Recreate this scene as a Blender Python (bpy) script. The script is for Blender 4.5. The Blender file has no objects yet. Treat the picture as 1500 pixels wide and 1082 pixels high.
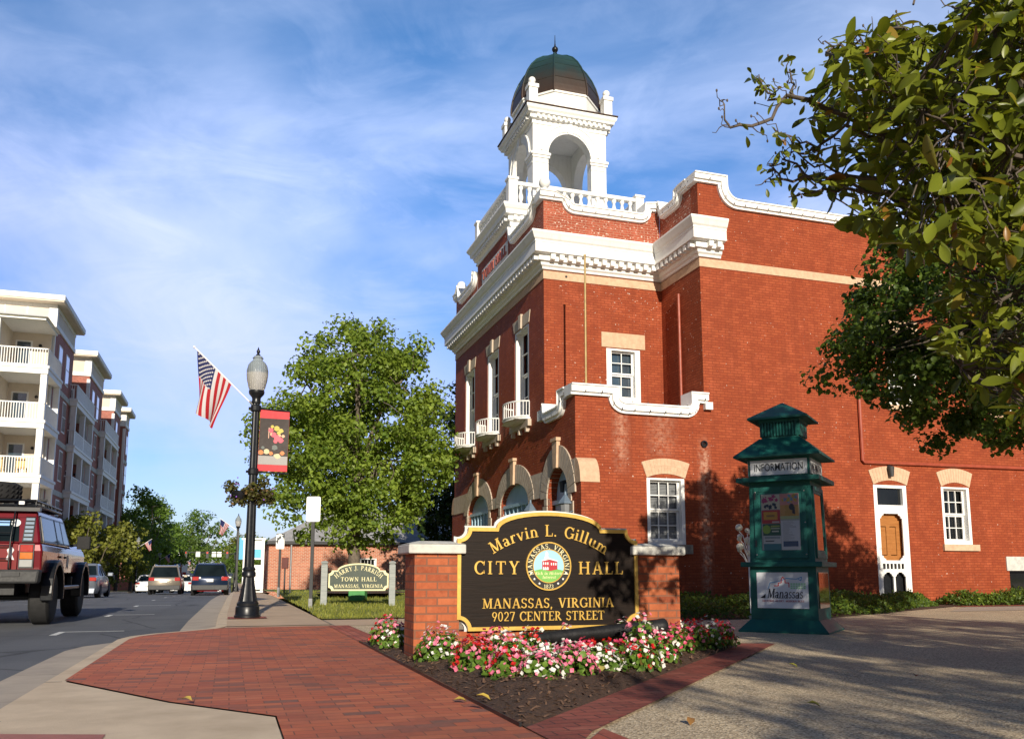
import bpy, bmesh, math, random
import numpy as np
from mathutils import Vector, Matrix
from mathutils.geometry import tessellate_polygon
R=math.radians; PI=math.pi; sin=math.sin; cos=math.cos
scene=bpy.context.scene; COL=scene.collection
# ------------------------------------------------------------ camera
cam=bpy.data.cameras.new('camera'); camo=bpy.data.objects.new('camera',cam); COL.objects.link(camo)
cam.sensor_fit='HORIZONTAL'; cam.sensor_width=36; cam.lens=1267/1500*36
cam.shift_y=117/1500; cam.clip_start=.05; cam.clip_end=6000
camo.location=(0,0,.78); camo.rotation_euler=(R(90+8.174),0,0)
scene.camera=camo
# ------------------------------------------------------------ sky
SUN_AZ=168.4; SUN_EL=18.8
w=bpy.data.worlds.new('World'); scene.world=w; w.use_nodes=True
nt=w.node_tree; N=nt.nodes; L=nt.links; N.clear()
out=N.new('ShaderNodeOutputWorld'); bg=N.new('ShaderNodeBackground'); L.new(bg.outputs[0],out.inputs[0])
sky=N.new('ShaderNodeTexSky'); sky.sky_type='NISHITA'; sky.sun_disc=False
sky.sun_elevation=R(SUN_EL); sky.sun_rotation=R(SUN_AZ); sky.air_density=1.0; sky.dust_density=.6; sky.ozone_density=2.2
bg.inputs[1].default_value=.12
tc=N.new('ShaderNodeTexCoord')
mp=N.new('ShaderNodeMapping'); mp.inputs['Scale'].default_value=(1.0,1.0,1.7); mp.inputs['Rotation'].default_value=(0,R(18),R(10)); mp.inputs['Location'].default_value=(.15,.3,.62)
L.new(tc.outputs['Generated'],mp.inputs[0])
n1=N.new('ShaderNodeTexNoise'); n1.inputs['Scale'].default_value=1.25; n1.inputs['Detail'].default_value=7; n1.inputs['Roughness'].default_value=.52; n1.inputs['Distortion'].default_value=.5
L.new(mp.outputs[0],n1.inputs[0])
r1=N.new('ShaderNodeValToRGB'); r1.color_ramp.elements[0].position=.36; r1.color_ramp.elements[1].position=.70; r1.color_ramp.interpolation='EASE'
L.new(n1.outputs[0],r1.inputs[0])
mp2=N.new('ShaderNodeMapping'); mp2.inputs['Scale'].default_value=(2.0,2.0,5.0); mp2.inputs['Rotation'].default_value=(0,R(20),0)
L.new(tc.outputs['Generated'],mp2.inputs[0])
n2=N.new('ShaderNodeTexNoise'); n2.inputs['Scale'].default_value=3.1; n2.inputs['Detail'].default_value=9; n2.inputs['Roughness'].default_value=.62; n2.inputs['Distortion'].default_value=.9
L.new(mp2.outputs[0],n2.inputs[0])
r2=N.new('ShaderNodeValToRGB'); r2.color_ramp.elements[0].position=.46; r2.color_ramp.elements[1].position=.82
L.new(n2.outputs[0],r2.inputs[0])
ad=N.new('ShaderNodeMath'); ad.operation='MULTIPLY_ADD'; ad.inputs[1].default_value=.32; L.new(r2.outputs[0],ad.inputs[0]); L.new(r1.outputs[0],ad.inputs[2])
am0=N.new('ShaderNodeMath'); am0.operation='MULTIPLY'; am0.inputs[1].default_value=.74; am0.use_clamp=True; L.new(ad.outputs[0],am0.inputs[0])
sz0=N.new('ShaderNodeSeparateXYZ'); L.new(tc.outputs['Generated'],sz0.inputs[0])
cz_=N.new('ShaderNodeValToRGB'); cz_.color_ramp.elements[0].position=.02; cz_.color_ramp.elements[0].color=(.45,.45,.45,1); cz_.color_ramp.elements[1].position=.60; cz_.color_ramp.elements[1].color=(.42,.42,.42,1)
for p_,v_ in ((.17,.78),(.42,1)): q_=cz_.color_ramp.elements.new(p_); q_.color=(v_,v_,v_,1)
L.new(sz0.outputs[2],cz_.inputs[0])
am=N.new('ShaderNodeMath'); am.operation='MULTIPLY'; L.new(am0.outputs[0],am.inputs[0]); L.new(cz_.outputs[0],am.inputs[1])
hs=N.new('ShaderNodeHueSaturation'); hs.inputs['Saturation'].default_value=1.4; hs.inputs['Value'].default_value=1.0; L.new(sky.outputs[0],hs.inputs['Color'])
mx=N.new('ShaderNodeMix'); mx.data_type='RGBA'; mx.inputs[7].default_value=(6.9,7.2,8.7,1)
L.new(am.outputs[0],mx.inputs[0]); L.new(hs.outputs[0],mx.inputs[6]); sxyz=N.new('ShaderNodeSeparateXYZ'); L.new(tc.outputs['Generated'],sxyz.inputs[0])
mr=N.new('ShaderNodeMapRange'); mr.inputs[1].default_value=.25; mr.inputs[2].default_value=.9; mr.inputs[3].default_value=.38; mr.inputs[4].default_value=1.22; L.new(sxyz.outputs[1],mr.inputs[0])  # sky shaped to cut the fill: brighter ahead, dimmed to the sides and behind
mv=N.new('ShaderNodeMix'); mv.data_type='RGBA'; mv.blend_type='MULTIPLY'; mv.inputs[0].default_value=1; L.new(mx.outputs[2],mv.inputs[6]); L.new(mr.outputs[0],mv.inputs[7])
zr=N.new('ShaderNodeValToRGB'); zr.color_ramp.elements[0].position=0; zr.color_ramp.elements[0].color=(.56,.58,.82,1); zr.color_ramp.elements[1].position=.55; zr.color_ramp.elements[1].color=(.86,.95,1.06,1); e_=zr.color_ramp.elements.new(.2); e_.color=(.72,.71,.92,1); L.new(sxyz.outputs[2],zr.inputs[0])
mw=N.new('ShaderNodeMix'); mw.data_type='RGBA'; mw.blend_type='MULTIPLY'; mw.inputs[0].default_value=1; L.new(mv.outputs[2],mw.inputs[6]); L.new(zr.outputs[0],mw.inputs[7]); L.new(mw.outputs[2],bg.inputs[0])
# ------------------------------------------------------------ sun
sl=bpy.data.lights.new('sun','SUN'); sl.energy=4.9; sl.angle=R(.5); sl.color=(1,.9,.74)
so=bpy.data.objects.new('sun',sl); COL.objects.link(so)
_az=R(SUN_AZ); _e=R(SUN_EL)
_d=Vector((sin(_az)*cos(_e),cos(_az)*cos(_e),sin(_e)))
so.rotation_euler=_d.to_track_quat('Z','Y').to_euler(); so.location=(0,-30,30)
vs=scene.view_settings; vs.view_transform='Standard'; vs.look='None'; vs.exposure=0.3; vs.gamma=1; vs.use_curve_mapping=False
# ------------------------------------------------------------ street grid
PHI=R(17.9636); B=Vector((cos(PHI),sin(PHI),0)); A=Vector((-sin(PHI),cos(PHI),0)); C0=Vector((1.4565,19.649,0))
def G(s,t,z=0): return C0+B*s+A*t+Vector((0,0,z))
def toST(x,y):
    d=Vector((x,y,0))-C0; return d.dot(B),d.dot(A)
_GP=[(-1000,0),(14,0),(22,-.08),(30,-.2),(40,-.33),(50,-.47),(60,-.66),(80,-1.3),(110,-1.9),(140,-1.5),(190,.2),(260,3.2),(330,4.2),(1500,4.4)]
def grade(t): return float(np.interp(t,[p[0] for p in _GP],[p[1] for p in _GP]))
# ------------------------------------------------------------ object helpers
def tag(o,label,cat,group=None):
    o['label']=label; o['category']=cat
    if group: o['group']=group
    return o
def thing(name,label,cat,loc=(0,0,0),rotz=0,group=None):
    o=bpy.data.objects.new(name,None); COL.objects.link(o); o.empty_display_size=.2
    o.location=loc; o.rotation_euler=(0,0,rotz); return tag(o,label,cat,group)
def gthing(name,label,cat,s,t,z=0,group=None,rot=0): return thing(name,label,cat,G(s,t,z),PHI+rot,group)
def dup(o,parent=None):
    c=o.copy(); COL.objects.link(c)
    if parent: c.parent=parent
    for ch in list(o.children): dup(ch,c)
    return c
def copy_thing(o,loc,rotz,label,group=None):
    c=dup(o); c.location=loc; c.rotation_euler=(0,0,rotz); c['label']=label
    if group: c['group']=group
    return c
class MB:
    def __init__(s): s.v=[]; s.f=[]; s.m=[]; s.mi=0
    def add(s,vs,fs):
        k=len(s.v); s.v+= [tuple(p) for p in vs]
        for f in fs: s.f.append(tuple(i+k for i in f)); s.m.append(s.mi)
    def box(s,x0,x1,y0,y1,z0,z1):
        s.add([(x0,y0,z0),(x1,y0,z0),(x1,y1,z0),(x0,y1,z0),(x0,y0,z1),(x1,y0,z1),(x1,y1,z1),(x0,y1,z1)],
              [(0,3,2,1),(4,5,6,7),(0,1,5,4),(1,2,6,5),(2,3,7,6),(3,0,4,7)]); return s
    def frus(s,x0,x1,y0,y1,z0,X0,X1,Y0,Y1,z1):
        s.add([(x0,y0,z0),(x1,y0,z0),(x1,y1,z0),(x0,y1,z0),(X0,Y0,z1),(X1,Y0,z1),(X1,Y1,z1),(X0,Y1,z1)],
              [(0,3,2,1),(4,5,6,7),(0,1,5,4),(1,2,6,5),(2,3,7,6),(3,0,4,7)]); return s
    def quad(s,*p): s.add(p,[tuple(range(len(p)))]); return s
    def tube(s,pts,rad,n=8,cap=True):
        pts=[Vector(p) for p in pts]; 
        if not hasattr(rad,'__len__'): rad=[rad]*len(pts)
        vs=[];fs=[];ref=None
        for i,p in enumerate(pts):
            d=(pts[min(i+1,len(pts)-1)]-pts[max(i-1,0)])
            d=d.normalized() if d.length>1e-9 else Vector((0,0,1))
            if ref is None: ref=Vector((1,0,0)) if abs(d.x)<.8 else Vector((0,1,0))
            u=(ref-d*ref.dot(d)).normalized(); ref=u; q=d.cross(u)
            for k in range(n):
                a=2*PI*k/n; vs.append(p+(u*cos(a)+q*sin(a))*rad[i])
        for i in range(len(pts)-1):
            for k in range(n):
                fs.append((i*n+k,i*n+(k+1)%n,(i+1)*n+(k+1)%n,(i+1)*n+k))
        if cap: fs.append(tuple(range(n-1,-1,-1))); fs.append(tuple(range((len(pts)-1)*n,len(pts)*n)))
        s.add(vs,fs); return s
    def lathe(s,prof,n=16,c=(0,0,0),a0=0,flute=0):
        vs=[];fs=[]
        for r,z in prof:
            for k in range(n):
                a=a0+2*PI*k/n; rr=r*(1-flute*(k%2)); vs.append((c[0]+rr*cos(a),c[1]+rr*sin(a),c[2]+z))
        for i in range(len(prof)-1):
            for k in range(n): fs.append((i*n+k,i*n+(k+1)%n,(i+1)*n+(k+1)%n,(i+1)*n+k))
        fs.append(tuple(range(n-1,-1,-1))); fs.append(tuple(range((len(prof)-1)*n,len(prof)*n)))
        s.add(vs,fs); return s
    def ball(s,c,r,n=12,m=8,sz=1):
        s.lathe([(max(1e-4,r*sin(PI*i/m)),-r*cos(PI*i/m)*sz) for i in range(m+1)],n,c); return s
    def plate(s,outer,holes,fn,d0,d1):
        """flat polygon with holes in (u,v), extruded between depths d0 and d1; fn(u,v,w)->xyz"""
        loops=[list(outer)]+[list(h) for h in holes]
        tr=tessellate_polygon([[Vector((p[0],p[1],0)) for p in l] for l in loops])
        flat=[p for l in loops for p in l]; n=len(flat)
        vs=[fn(p[0],p[1],d0) for p in flat]+[fn(p[0],p[1],d1) for p in flat]
        fs=[tuple(t) for t in tr]+[tuple(i+n for i in reversed(t)) for t in tr]
        k=0
        for l in loops:
            m=len(l)
            for i in range(m):
                a=k+i;b=k+(i+1)%m; fs.append((a,b,b+n,a+n))
            k+=m
        s.add(vs,fs); return s
    def sweep(s,path,prof,closed=False):
        """plan sweep: path [(x,y)], prof [(off,z)], off to the right of the path direction"""
        P=[Vector((p[0],p[1])) for p in path]; n=len(P); M=[]
        for i in range(n):
            ds=[]
            if i>0 or closed: ds.append((P[i]-P[i-1]).normalized())
            if i<n-1 or closed: ds.append((P[(i+1)%n]-P[i]).normalized())
            ns=[Vector((d.y,-d.x)) for d in ds]
            if len(ns)==1: M.append(ns[0])
            else:
                m=(ns[0]+ns[1]); m=m/max(.2,m.dot(ns[0])); M.append(m)
        k=len(prof);vs=[];fs=[]
        for i in range(n):
            for o,z in prof: vs.append((P[i].x+M[i].x*o,P[i].y+M[i].y*o,z))
        for i in range(n if closed else n-1):
            j=(i+1)%n
            for q in range(k): fs.append((i*k+q,j*k+q,j*k+(q+1)%k,i*k+(q+1)%k))
        if not closed: fs.append(tuple(range(k-1,-1,-1))); fs.append(tuple((n-1)*k+q for q in range(k)))
        s.add(vs,fs); return s
    def build(s,name,mat,parent=None,smooth=None,bevel=0,loc=None):
        me=bpy.data.meshes.new(name); me.from_pydata(s.v,[],s.f)
        mats=mat if isinstance(mat,(list,tuple)) else [mat]
        for m in mats: me.materials.append(m)
        if len(mats)>1: me.polygons.foreach_set('material_index',s.m)
        bm=bmesh.new(); bm.from_mesh(me); bmesh.ops.recalc_face_normals(bm,faces=bm.faces); bm.to_mesh(me); bm.free()
        if smooth is not None:
            me.shade_smooth(); me.set_sharp_from_angle(angle=R(smooth))
        o=bpy.data.objects.new(name,me); COL.objects.link(o)
        if parent: o.parent=parent
        if loc: o.location=loc
        if bevel:
            b=o.modifiers.new('bevel','BEVEL'); b.width=bevel; b.segments=2; b.limit_method='ANGLE'; b.angle_limit=R(40)
        return o
def one(fn,name,mat,parent=None,**k):
    m=MB(); fn(m); return m.build(name,mat,parent,**k)
def bx(name,mat,parent,x0,x1,y0,y1,z0,z1,**k): return MB().box(x0,x1,y0,y1,z0,z1).build(name,mat,parent,**k)
def struct(o): o['kind']='structure'; return o
def stuff(o,label=None,cat=None):
    o['kind']='stuff'
    if label: tag(o,label,cat)
    return o
def arc(cx,cy,rx,ry,a0,a1,n=16): return [(cx+rx*cos(R(a0+(a1-a0)*i/n)),cy+ry*sin(R(a0+(a1-a0)*i/n))) for i in range(n+1)]
def offset(path,d):
    P=[Vector(p) for p in path];o=[]
    for i,p in enumerate(P):
        ds=[]
        if i>0: ds.append((p-P[i-1]).normalized())
        if i<len(P)-1: ds.append((P[i+1]-p).normalized())
        ns=[Vector((-q.y,q.x)) for q in ds]; m=sum(ns,Vector((0,0))); m=m/max(.4,m.dot(ns[0])); o.append((p.x+m.x*d,p.y+m.y*d))
    return o
def band(path,d0,d1): return offset(path,d0)+offset(path,d1)[::-1]
# ------------------------------------------------------------ materials
def newmat(name):
    m=bpy.data.materials.new(name); m.use_nodes=True; t=m.node_tree; return m,t,t.nodes,t.links,t.nodes['Principled BSDF']
def node(t,typ,**k):
    n=t.nodes.new(typ)
    for a,b in k.items():
        if a.startswith('i_'):
            q=a[2:]; n.inputs[int(q) if q.isdigit() else q.replace('_',' ')].default_value=b
        else: setattr(n,a,b)
    return n
def ramp(t,src,stops,interp='LINEAR'):
    r=t.nodes.new('ShaderNodeValToRGB'); cr=r.color_ramp; cr.interpolation=interp
    while len(cr.elements)<len(stops): cr.elements.new(.5)
    for e,(p,c) in zip(cr.elements,stops): e.position=p; e.color=(c[0],c[1],c[2],1) if hasattr(c,'__len__') else (c,c,c,1)
    t.links.new(src,r.inputs[0]); return r.outputs[0]
def noise(t,vec,scale,detail=4,rough=.55,dist=0):
    n=node(t,'ShaderNodeTexNoise'); n.inputs['Scale'].default_value=scale; n.inputs['Detail'].default_value=detail; n.inputs['Roughness'].default_value=rough; n.inputs['Distortion'].default_value=dist
    t.links.new(vec,n.inputs['Vector']); return n.outputs[0]
def mixc(t,f,a,b,mode='MIX'):
    m=t.nodes.new('ShaderNodeMix'); m.data_type='RGBA'; m.blend_type=mode
    for i,x in ((0,f),(6,a),(7,b)):
        if hasattr(x,'is_linked') or isinstance(x,bpy.types.NodeSocket): t.links.new(x,m.inputs[i])
        else: m.inputs[i].default_value=x if i==0 else (x[0],x[1],x[2],1)
    return m.outputs[2]
def bump(t,h,s,d=.01,prev=None):
    b=t.nodes.new('ShaderNodeBump'); b.inputs['Strength'].default_value=s; b.inputs['Distance'].default_value=d
    t.links.new(h,b.inputs['Height'])
    if prev: t.links.new(prev,b.inputs['Normal'])
    return b.outputs[0]
def coord(t,which='Object'): return node(t,'ShaderNodeTexCoord').outputs[which]
def mat(name,c,rough=.6,metal=0,var=.12,scale=6,bmp=0,bscale=40,spec=.5,coat=0,c2=None,detail=5):
    """painted / plain surface with weathered colour variation"""
    m,t,n,l,p=newmat(name); v=coord(t)
    c2=c2 or tuple(x*(1-var*2.2) for x in c)
    f=noise(t,v,scale,detail,.6)
    l.new(mixc(t,ramp(t,f,[(.35,0),(.7,1)]),c,c2),p.inputs['Base Color'])
    f2=noise(t,v,scale*3,3)
    rr=node(t,'ShaderNodeMapRange'); rr.inputs[3].default_value=max(.02,rough-.1); rr.inputs[4].default_value=min(1,rough+.12); l.new(f2,rr.inputs[0]); l.new(rr.outputs[0],p.inputs['Roughness'])
    p.inputs['Metallic'].default_value=metal; p.inputs['Specular IOR Level'].default_value=spec; p.inputs['Coat Weight'].default_value=coat; p.inputs['Coat Roughness'].default_value=.06
    if bmp: l.new(bump(t,noise(t,v,bscale,4),bmp,.01),p.inputs['Normal'])
    return m
def wall_vec(t):
    sx=node(t,'ShaderNodeSeparateXYZ'); t.links.new(coord(t),sx.inputs[0])
    a=node(t,'ShaderNodeMath',operation='ADD'); t.links.new(sx.outputs[0],a.inputs[0]); t.links.new(sx.outputs[1],a.inputs[1])
    c=node(t,'ShaderNodeCombineXYZ'); t.links.new(a.outputs[0],c.inputs[0]); t.links.new(sx.outputs[2],c.inputs[1]); return c.outputs[0]
def brickmat(name,cols,mortar,bw=.203,bh=.0677,ms=.01,vec='wall',flecks=0,bmp=.5,rough=.75,offs=.5,patch=.25,streak=None):
    m,t,n,l,p=newmat(name)
    v=wall_vec(t) if vec=='wall' else coord(t)
    if vec=='rot':
        mm=node(t,'ShaderNodeMapping'); mm.inputs['Rotation'].default_value=(0,0,R(90)); l.new(v,mm.inputs[0]); v=mm.outputs[0]
    b=node(t,'ShaderNodeTexBrick'); b.offset=offs
    b.inputs['Color1'].default_value=(0,0,0,1); b.inputs['Color2'].default_value=(1,1,1,1); b.inputs['Mortar'].default_value=(.5,.5,.5,1)
    b.inputs['Scale'].default_value=1; b.inputs['Mortar Size'].default_value=ms; b.inputs['Mortar Smooth'].default_value=.25
    b.inputs['Brick Width'].default_value=bw; b.inputs['Row Height'].default_value=bh
    l.new(v,b.inputs['Vector'])
    st=[(i/(len(cols)-1),c) for i,c in enumerate(cols)]
    col=ramp(t,b.outputs['Color'],st)
    big=noise(t,coord(t),.55,5,.6); col=mixc(t,ramp(t,big,[(.35,0),(.7,patch)]),col,tuple(x*.6 for x in cols[0]))
    if vec=='wall':
        ms_=node(t,'ShaderNodeMapping'); ms_.inputs['Scale'].default_value=(2.6,2.6,.28); l.new(coord(t),ms_.inputs[0]); sk=noise(t,ms_.outputs[0],1.3,6,.65,.3)
        col=mixc(t,ramp(t,sk,[(.44,0),(.72,.62)]),col,tuple(x*.6 for x in cols[0])); md=noise(t,coord(t),2.3,5,.65); col=mixc(t,ramp(t,md,[(.50,0),(.72,.5)]),col,tuple(min(1,x*1.5+.015) for x in cols[-1]))
    if vec=='flat':
        ds=noise(t,coord(t),1.4,6,.65); col=mixc(t,ramp(t,ds,[(.48,0),(.70,.45)]),col,(.13,.06,.045)); lt=noise(t,coord(t),3.1,5,.6); col=mixc(t,ramp(t,lt,[(.56,0),(.76,.35)]),col,(.55,.24,.15))
    fine=noise(t,coord(t),22,4,.7); col=mixc(t,ramp(t,fine,[(.4,0),(.75,.3)]),col,tuple(min(1,x*1.35+.01) for x in cols[-1]))
    col=mixc(t,b.outputs['Fac'],col,mortar)
    if flecks:
        vo=node(t,'ShaderNodeTexNoise'); vo.inputs['Scale'].default_value=17; vo.inputs['Detail'].default_value=3; l.new(coord(t),vo.inputs['Vector'])
        pm=noise(t,coord(t),.8,3); th=node(t,'ShaderNodeMath',operation='MULTIPLY_ADD'); th.inputs[1].default_value=.16; l.new(pm,th.inputs[0]); l.new(vo.outputs[0],th.inputs[2])
        fl=ramp(t,th.outputs[0],[(.795-.02*flecks,0),(.83-.02*flecks,1)]); col=mixc(t,fl,col,(.62,.5,.42))
    if streak:
        for (sx,sw,z0,z1,amt) in streak:
            s3=node(t,'ShaderNodeSeparateXYZ'); l.new(coord(t),s3.inputs[0])
            d=node(t,'ShaderNodeMath',operation='SUBTRACT'); l.new(s3.outputs[0],d.inputs[0]); d.inputs[1].default_value=sx
            ab=node(t,'ShaderNodeMath',operation='ABSOLUTE'); l.new(d.outputs[0],ab.inputs[0])
            wx=node(t,'ShaderNodeMapRange'); wx.inputs[1].default_value=0; wx.inputs[2].default_value=sw; wx.inputs[3].default_value=1; wx.inputs[4].default_value=0; l.new(ab.outputs[0],wx.inputs[0])
            wz=ramp(t,(lambda q:(l.new(s3.outputs[2],q.inputs[0]),q.outputs[0])[1])(node(t,'ShaderNodeMapRange',i_1=z0-.6,i_2=z1+.3)),[(.0,0),(.35,1),(.85,1),(1,0)])
            mu=node(t,'ShaderNodeMath',operation='MULTIPLY'); l.new(wx.outputs[0],mu.inputs[0]); l.new(wz,mu.inputs[1])
            nn=noise(t,coord(t),9,5,.7); m2=node(t,'ShaderNodeMath',operation='MULTIPLY'); l.new(mu.outputs[0],m2.inputs[0]); l.new(ramp(t,nn,[(.4,0),(.62,1)]),m2.inputs[1])
            m3=node(t,'ShaderNodeMath',operation='MULTIPLY'); l.new(m2.outputs[0],m3.inputs[0]); m3.inputs[1].default_value=amt
            col=mixc(t,m3.outputs[0],col,(.6,.38,.27))
    l.new(col,p.inputs['Base Color']); p.inputs['Roughness'].default_value=rough; p.inputs['Specular IOR Level'].default_value=.3
    inv=node(t,'ShaderNodeMath',operation='SUBTRACT'); inv.inputs[0].default_value=1; l.new(b.outputs['Fac'],inv.inputs[1])
    nb=bump(t,inv.outputs[0],bmp,.006); nb=bump(t,noise(t,coord(t),60,4),.25,.004,nb); l.new(nb,p.inputs['Normal'])
    return m
def leafmat(name,c1,c2,c3=None,trans=.3,rough=.5):
    m,t,n,l,p=newmat(name)
    at=node(t,'ShaderNodeAttribute',attribute_name='rnd')
    st=[(0,c1),(.8,c2)]+([(.93,c2),(1,c3)] if c3 else [])
    col=ramp(t,at.outputs['Fac'],st)
    big=noise(t,coord(t),.9,3); col=mixc(t,ramp(t,big,[(.4,0),(.65,.35)]),col,tuple(x*.65 for x in c1))
    l.new(col,p.inputs['Base Color']); p.inputs['Roughness'].default_value=rough; p.inputs['Specular IOR Level'].default_value=.35
    tr=node(t,'ShaderNodeBsdfTranslucent'); tcx=mixc(t,.5,col,(c2[0]*1.6,c2[1]*1.5,c2[2]*.6)); l.new(tcx,tr.inputs[0])
    ms=node(t,'ShaderNodeMixShader'); ms.inputs[0].default_value=trans; l.new(p.outputs[0],ms.inputs[1]); l.new(tr.outputs[0],ms.inputs[2])
    l.new(ms.outputs[0],n['Material Output'].inputs[0]); return m
def glassmat(name,c,rough=.06,spec=.8): 
    m,t,n,l,p=newmat(name); v=coord(t)
    l.new(mixc(t,ramp(t,noise(t,v,1.3,3),[(.4,0),(.65,1)]),c,tuple(x*.5 for x in c)),p.inputs['Base Color'])
    p.inputs['Roughness'].default_value=rough; p.inputs['Specular IOR Level'].default_value=spec; p.inputs['Coat Weight'].default_value=.6
    l.new(bump(t,noise(t,v,2.2,2),.03,.02),p.inputs['Normal']); return m
M={}
M['brick']=brickmat('painted_red_brick',[(.235,.039,.011),(.275,.05,.014),(.32,.066,.02)],(.195,.034,.011),ms=.008,flecks=1,bmp=.6,streak=[(3.34,.22,0,3.85,.75),(1.15,.28,3.6,4.4,.5),(2.2,.5,3.9,4.45,.35)])
M['pbrick']=brickmat('parapet_brick_flaking',[(.25,.045,.02),(.31,.06,.027),(.36,.08,.04)],(.36,.17,.11),ms=.009,flecks=4.2,bmp=.7)
M['signbrick']=brickmat('sign_brick',[(.25,.055,.022),(.36,.088,.032),(.44,.125,.045)],(.2,.085,.05),bw=.2,bh=.071,ms=.008,bmp=.5)
M['lowbrick']=brickmat('annex_brick',[(.34,.09,.045),(.42,.125,.065),(.48,.165,.09)],(.5,.37,.28),bw=.22,bh=.08,ms=.012)
M['aptbrick']=brickmat('apartment_brick',[(.28,.06,.045),(.34,.085,.06),(.4,.11,.075)],(.42,.27,.22),bw=.22,bh=.08,ms=.01)
M['paver']=brickmat('clay_pavers',[(.2,.11,.085),(.47,.118,.055),(.53,.145,.065),(.58,.175,.08),(.43,.108,.056)],(.2,.08,.05),bw=.203,bh=.102,ms=.004,vec='flat',bmp=.4,rough=.8,patch=.35)
M['border']=brickmat('border_pavers',[(.3,.075,.05),(.38,.09,.055),(.46,.14,.09)],(.12,.05,.04),bw=.1,bh=.3,ms=.005,vec='flat',bmp=.4,offs=0)
M['white']=None
M['whitegrey']=mat('weathered_white_paint',(.74,.74,.72),.6,var=.1,scale=2.2,c2=(.55,.54,.52))
M['stone']=mat('tan_stone',(.60,.42,.28),.85,var=.15,scale=9,c2=(.48,.32,.21),bmp=.35,bscale=60)
M['stonegrey']=mat('grey_tan_stone',(.54,.46,.37),.88,var=.15,scale=7,c2=(.42,.33,.25),bmp=.35,bscale=50)
M['sillstone']=mat('dark_sill_stone',(.34,.29,.22),.9,var=.2,scale=9,c2=(.13,.13,.13),bmp=.4)
M['capstone']=mat('pale_cap_stone',(.62,.6,.54),.85,var=.1,scale=8,c2=(.4,.41,.4),bmp=.3)
M['bluedoor']=mat('pale_blue_paint',(.34,.52,.66),.45,var=.08,scale=4)
M['reddoor']=mat('dark_red_paint',(.12,.03,.025),.45)
M['bluegrey']=mat('blue_grey_metal',(.18,.24,.31),.4,metal=.3)
M['glass']=glassmat('dark_window_glass',(.012,.014,.015),.05,.5)
M['glassblue']=glassmat('sky_window_glass',(.05,.08,.11),.04,1)
M['blind']=mat('pale_blind',(.2,.21,.22),.7,var=.08)
M['cream']=mat('cream_siding',(.70,.61,.50),.7,var=.06,scale=1.5)
M['copper']=None
M['black']=mat('black_metal',(.012,.014,.018),.35,metal=.2,var=.2)
M['rubber']=mat('tyre_rubber',(.018,.018,.019),.8,var=.2,scale=12,bmp=.3)
M['darkgrey']=mat('dark_grey_plastic',(.04,.042,.045),.6)
M['steel']=mat('grey_steel',(.4,.41,.42),.35,metal=.8)
M['conc']=mat('pale_concrete',(.66,.53,.38),.9,var=.1,scale=2.5,c2=(.5,.39,.27),bmp=.25,bscale=90)
M['gutter']=mat('grey_concrete',(.46,.39,.31),.9,var=.14,scale=2,c2=(.34,.29,.24),bmp=.25,bscale=80)
M['walkc']=mat('tan_concrete',(.56,.41,.28),.9,var=.1,scale=1.4,c2=(.45,.33,.23),bmp=.2,bscale=90)
M['asphalt']=None
M['mark']=mat('road_paint',(.75,.75,.72),.7,var=.1,scale=8)
M['gold']=mat('gold_leaf',(.80,.52,.12),.32,metal=.35,var=.12,scale=7,c2=(.62,.38,.08))
M['cream_p']=mat('cream_sign_paint',(.78,.72,.42),.6,var=.05)
M['bark']=mat('bark',(.16,.13,.1),.95,var=.25,scale=9,bmp=.6,bscale=25)
M['twig']=mat('twig_bark',(.12,.095,.075),.95,var=.2,scale=14,bmp=.4)
M['signwhite']=mat('white_sign',(.88,.88,.87),.5,var=.03)
M['copperpipe']=mat('red_pipe_paint',(.36,.07,.035),.5)
M['brass']=mat('brassy_pole',(.38,.27,.11),.5,metal=.3)
def agg():
    m,t,n,l,p=newmat('exposed_aggregate'); v=coord(t)
    vo=node(t,'ShaderNodeTexVoronoi'); vo.inputs['Scale'].default_value=85; l.new(v,vo.inputs['Vector'])
    sp=node(t,'ShaderNodeSeparateColor'); l.new(vo.outputs['Color'],sp.inputs[0])
    col=ramp(t,sp.outputs[0],[(0,(.22,.165,.1)),(.35,(.48,.375,.24)),(.7,(.68,.54,.35)),(1,(.84,.72,.52))])
    big=noise(t,v,.7,5,.6); col=mixc(t,ramp(t,big,[(.38,0),(.68,.35)]),col,(.3,.24,.17))
    l.new(col,p.inputs['Base Color']); p.inputs['Roughness'].default_value=.85
    l.new(bump(t,vo.outputs['Distance'],.6,.008),p.inputs['Normal']); return m
M['agg']=agg()
def whitem():
    m,t,n,l,p=newmat('white_paint'); v=coord(t)
    mm=node(t,'ShaderNodeMapping'); mm.inputs['Scale'].default_value=(5,5,.9); l.new(v,mm.inputs[0])
    s=noise(t,mm.outputs[0],1.6,6,.65,.4); g=noise(t,v,1.1,4,.6); pe=noise(t,v,26,4,.7)
    col=mixc(t,ramp(t,s,[(.5,0),(.74,.5)]),(.83,.83,.81),(.60,.585,.55)); col=mixc(t,ramp(t,g,[(.42,0),(.72,.3)]),col,(.70,.70,.69)); col=mixc(t,ramp(t,pe,[(.70,0),(.76,.55)]),col,(.5,.46,.41))
    l.new(col,p.inputs['Base Color']); p.inputs['Roughness'].default_value=.55; l.new(bump(t,pe,.12,.01),p.inputs['Normal']); return m
M['white']=whitem()
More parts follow.
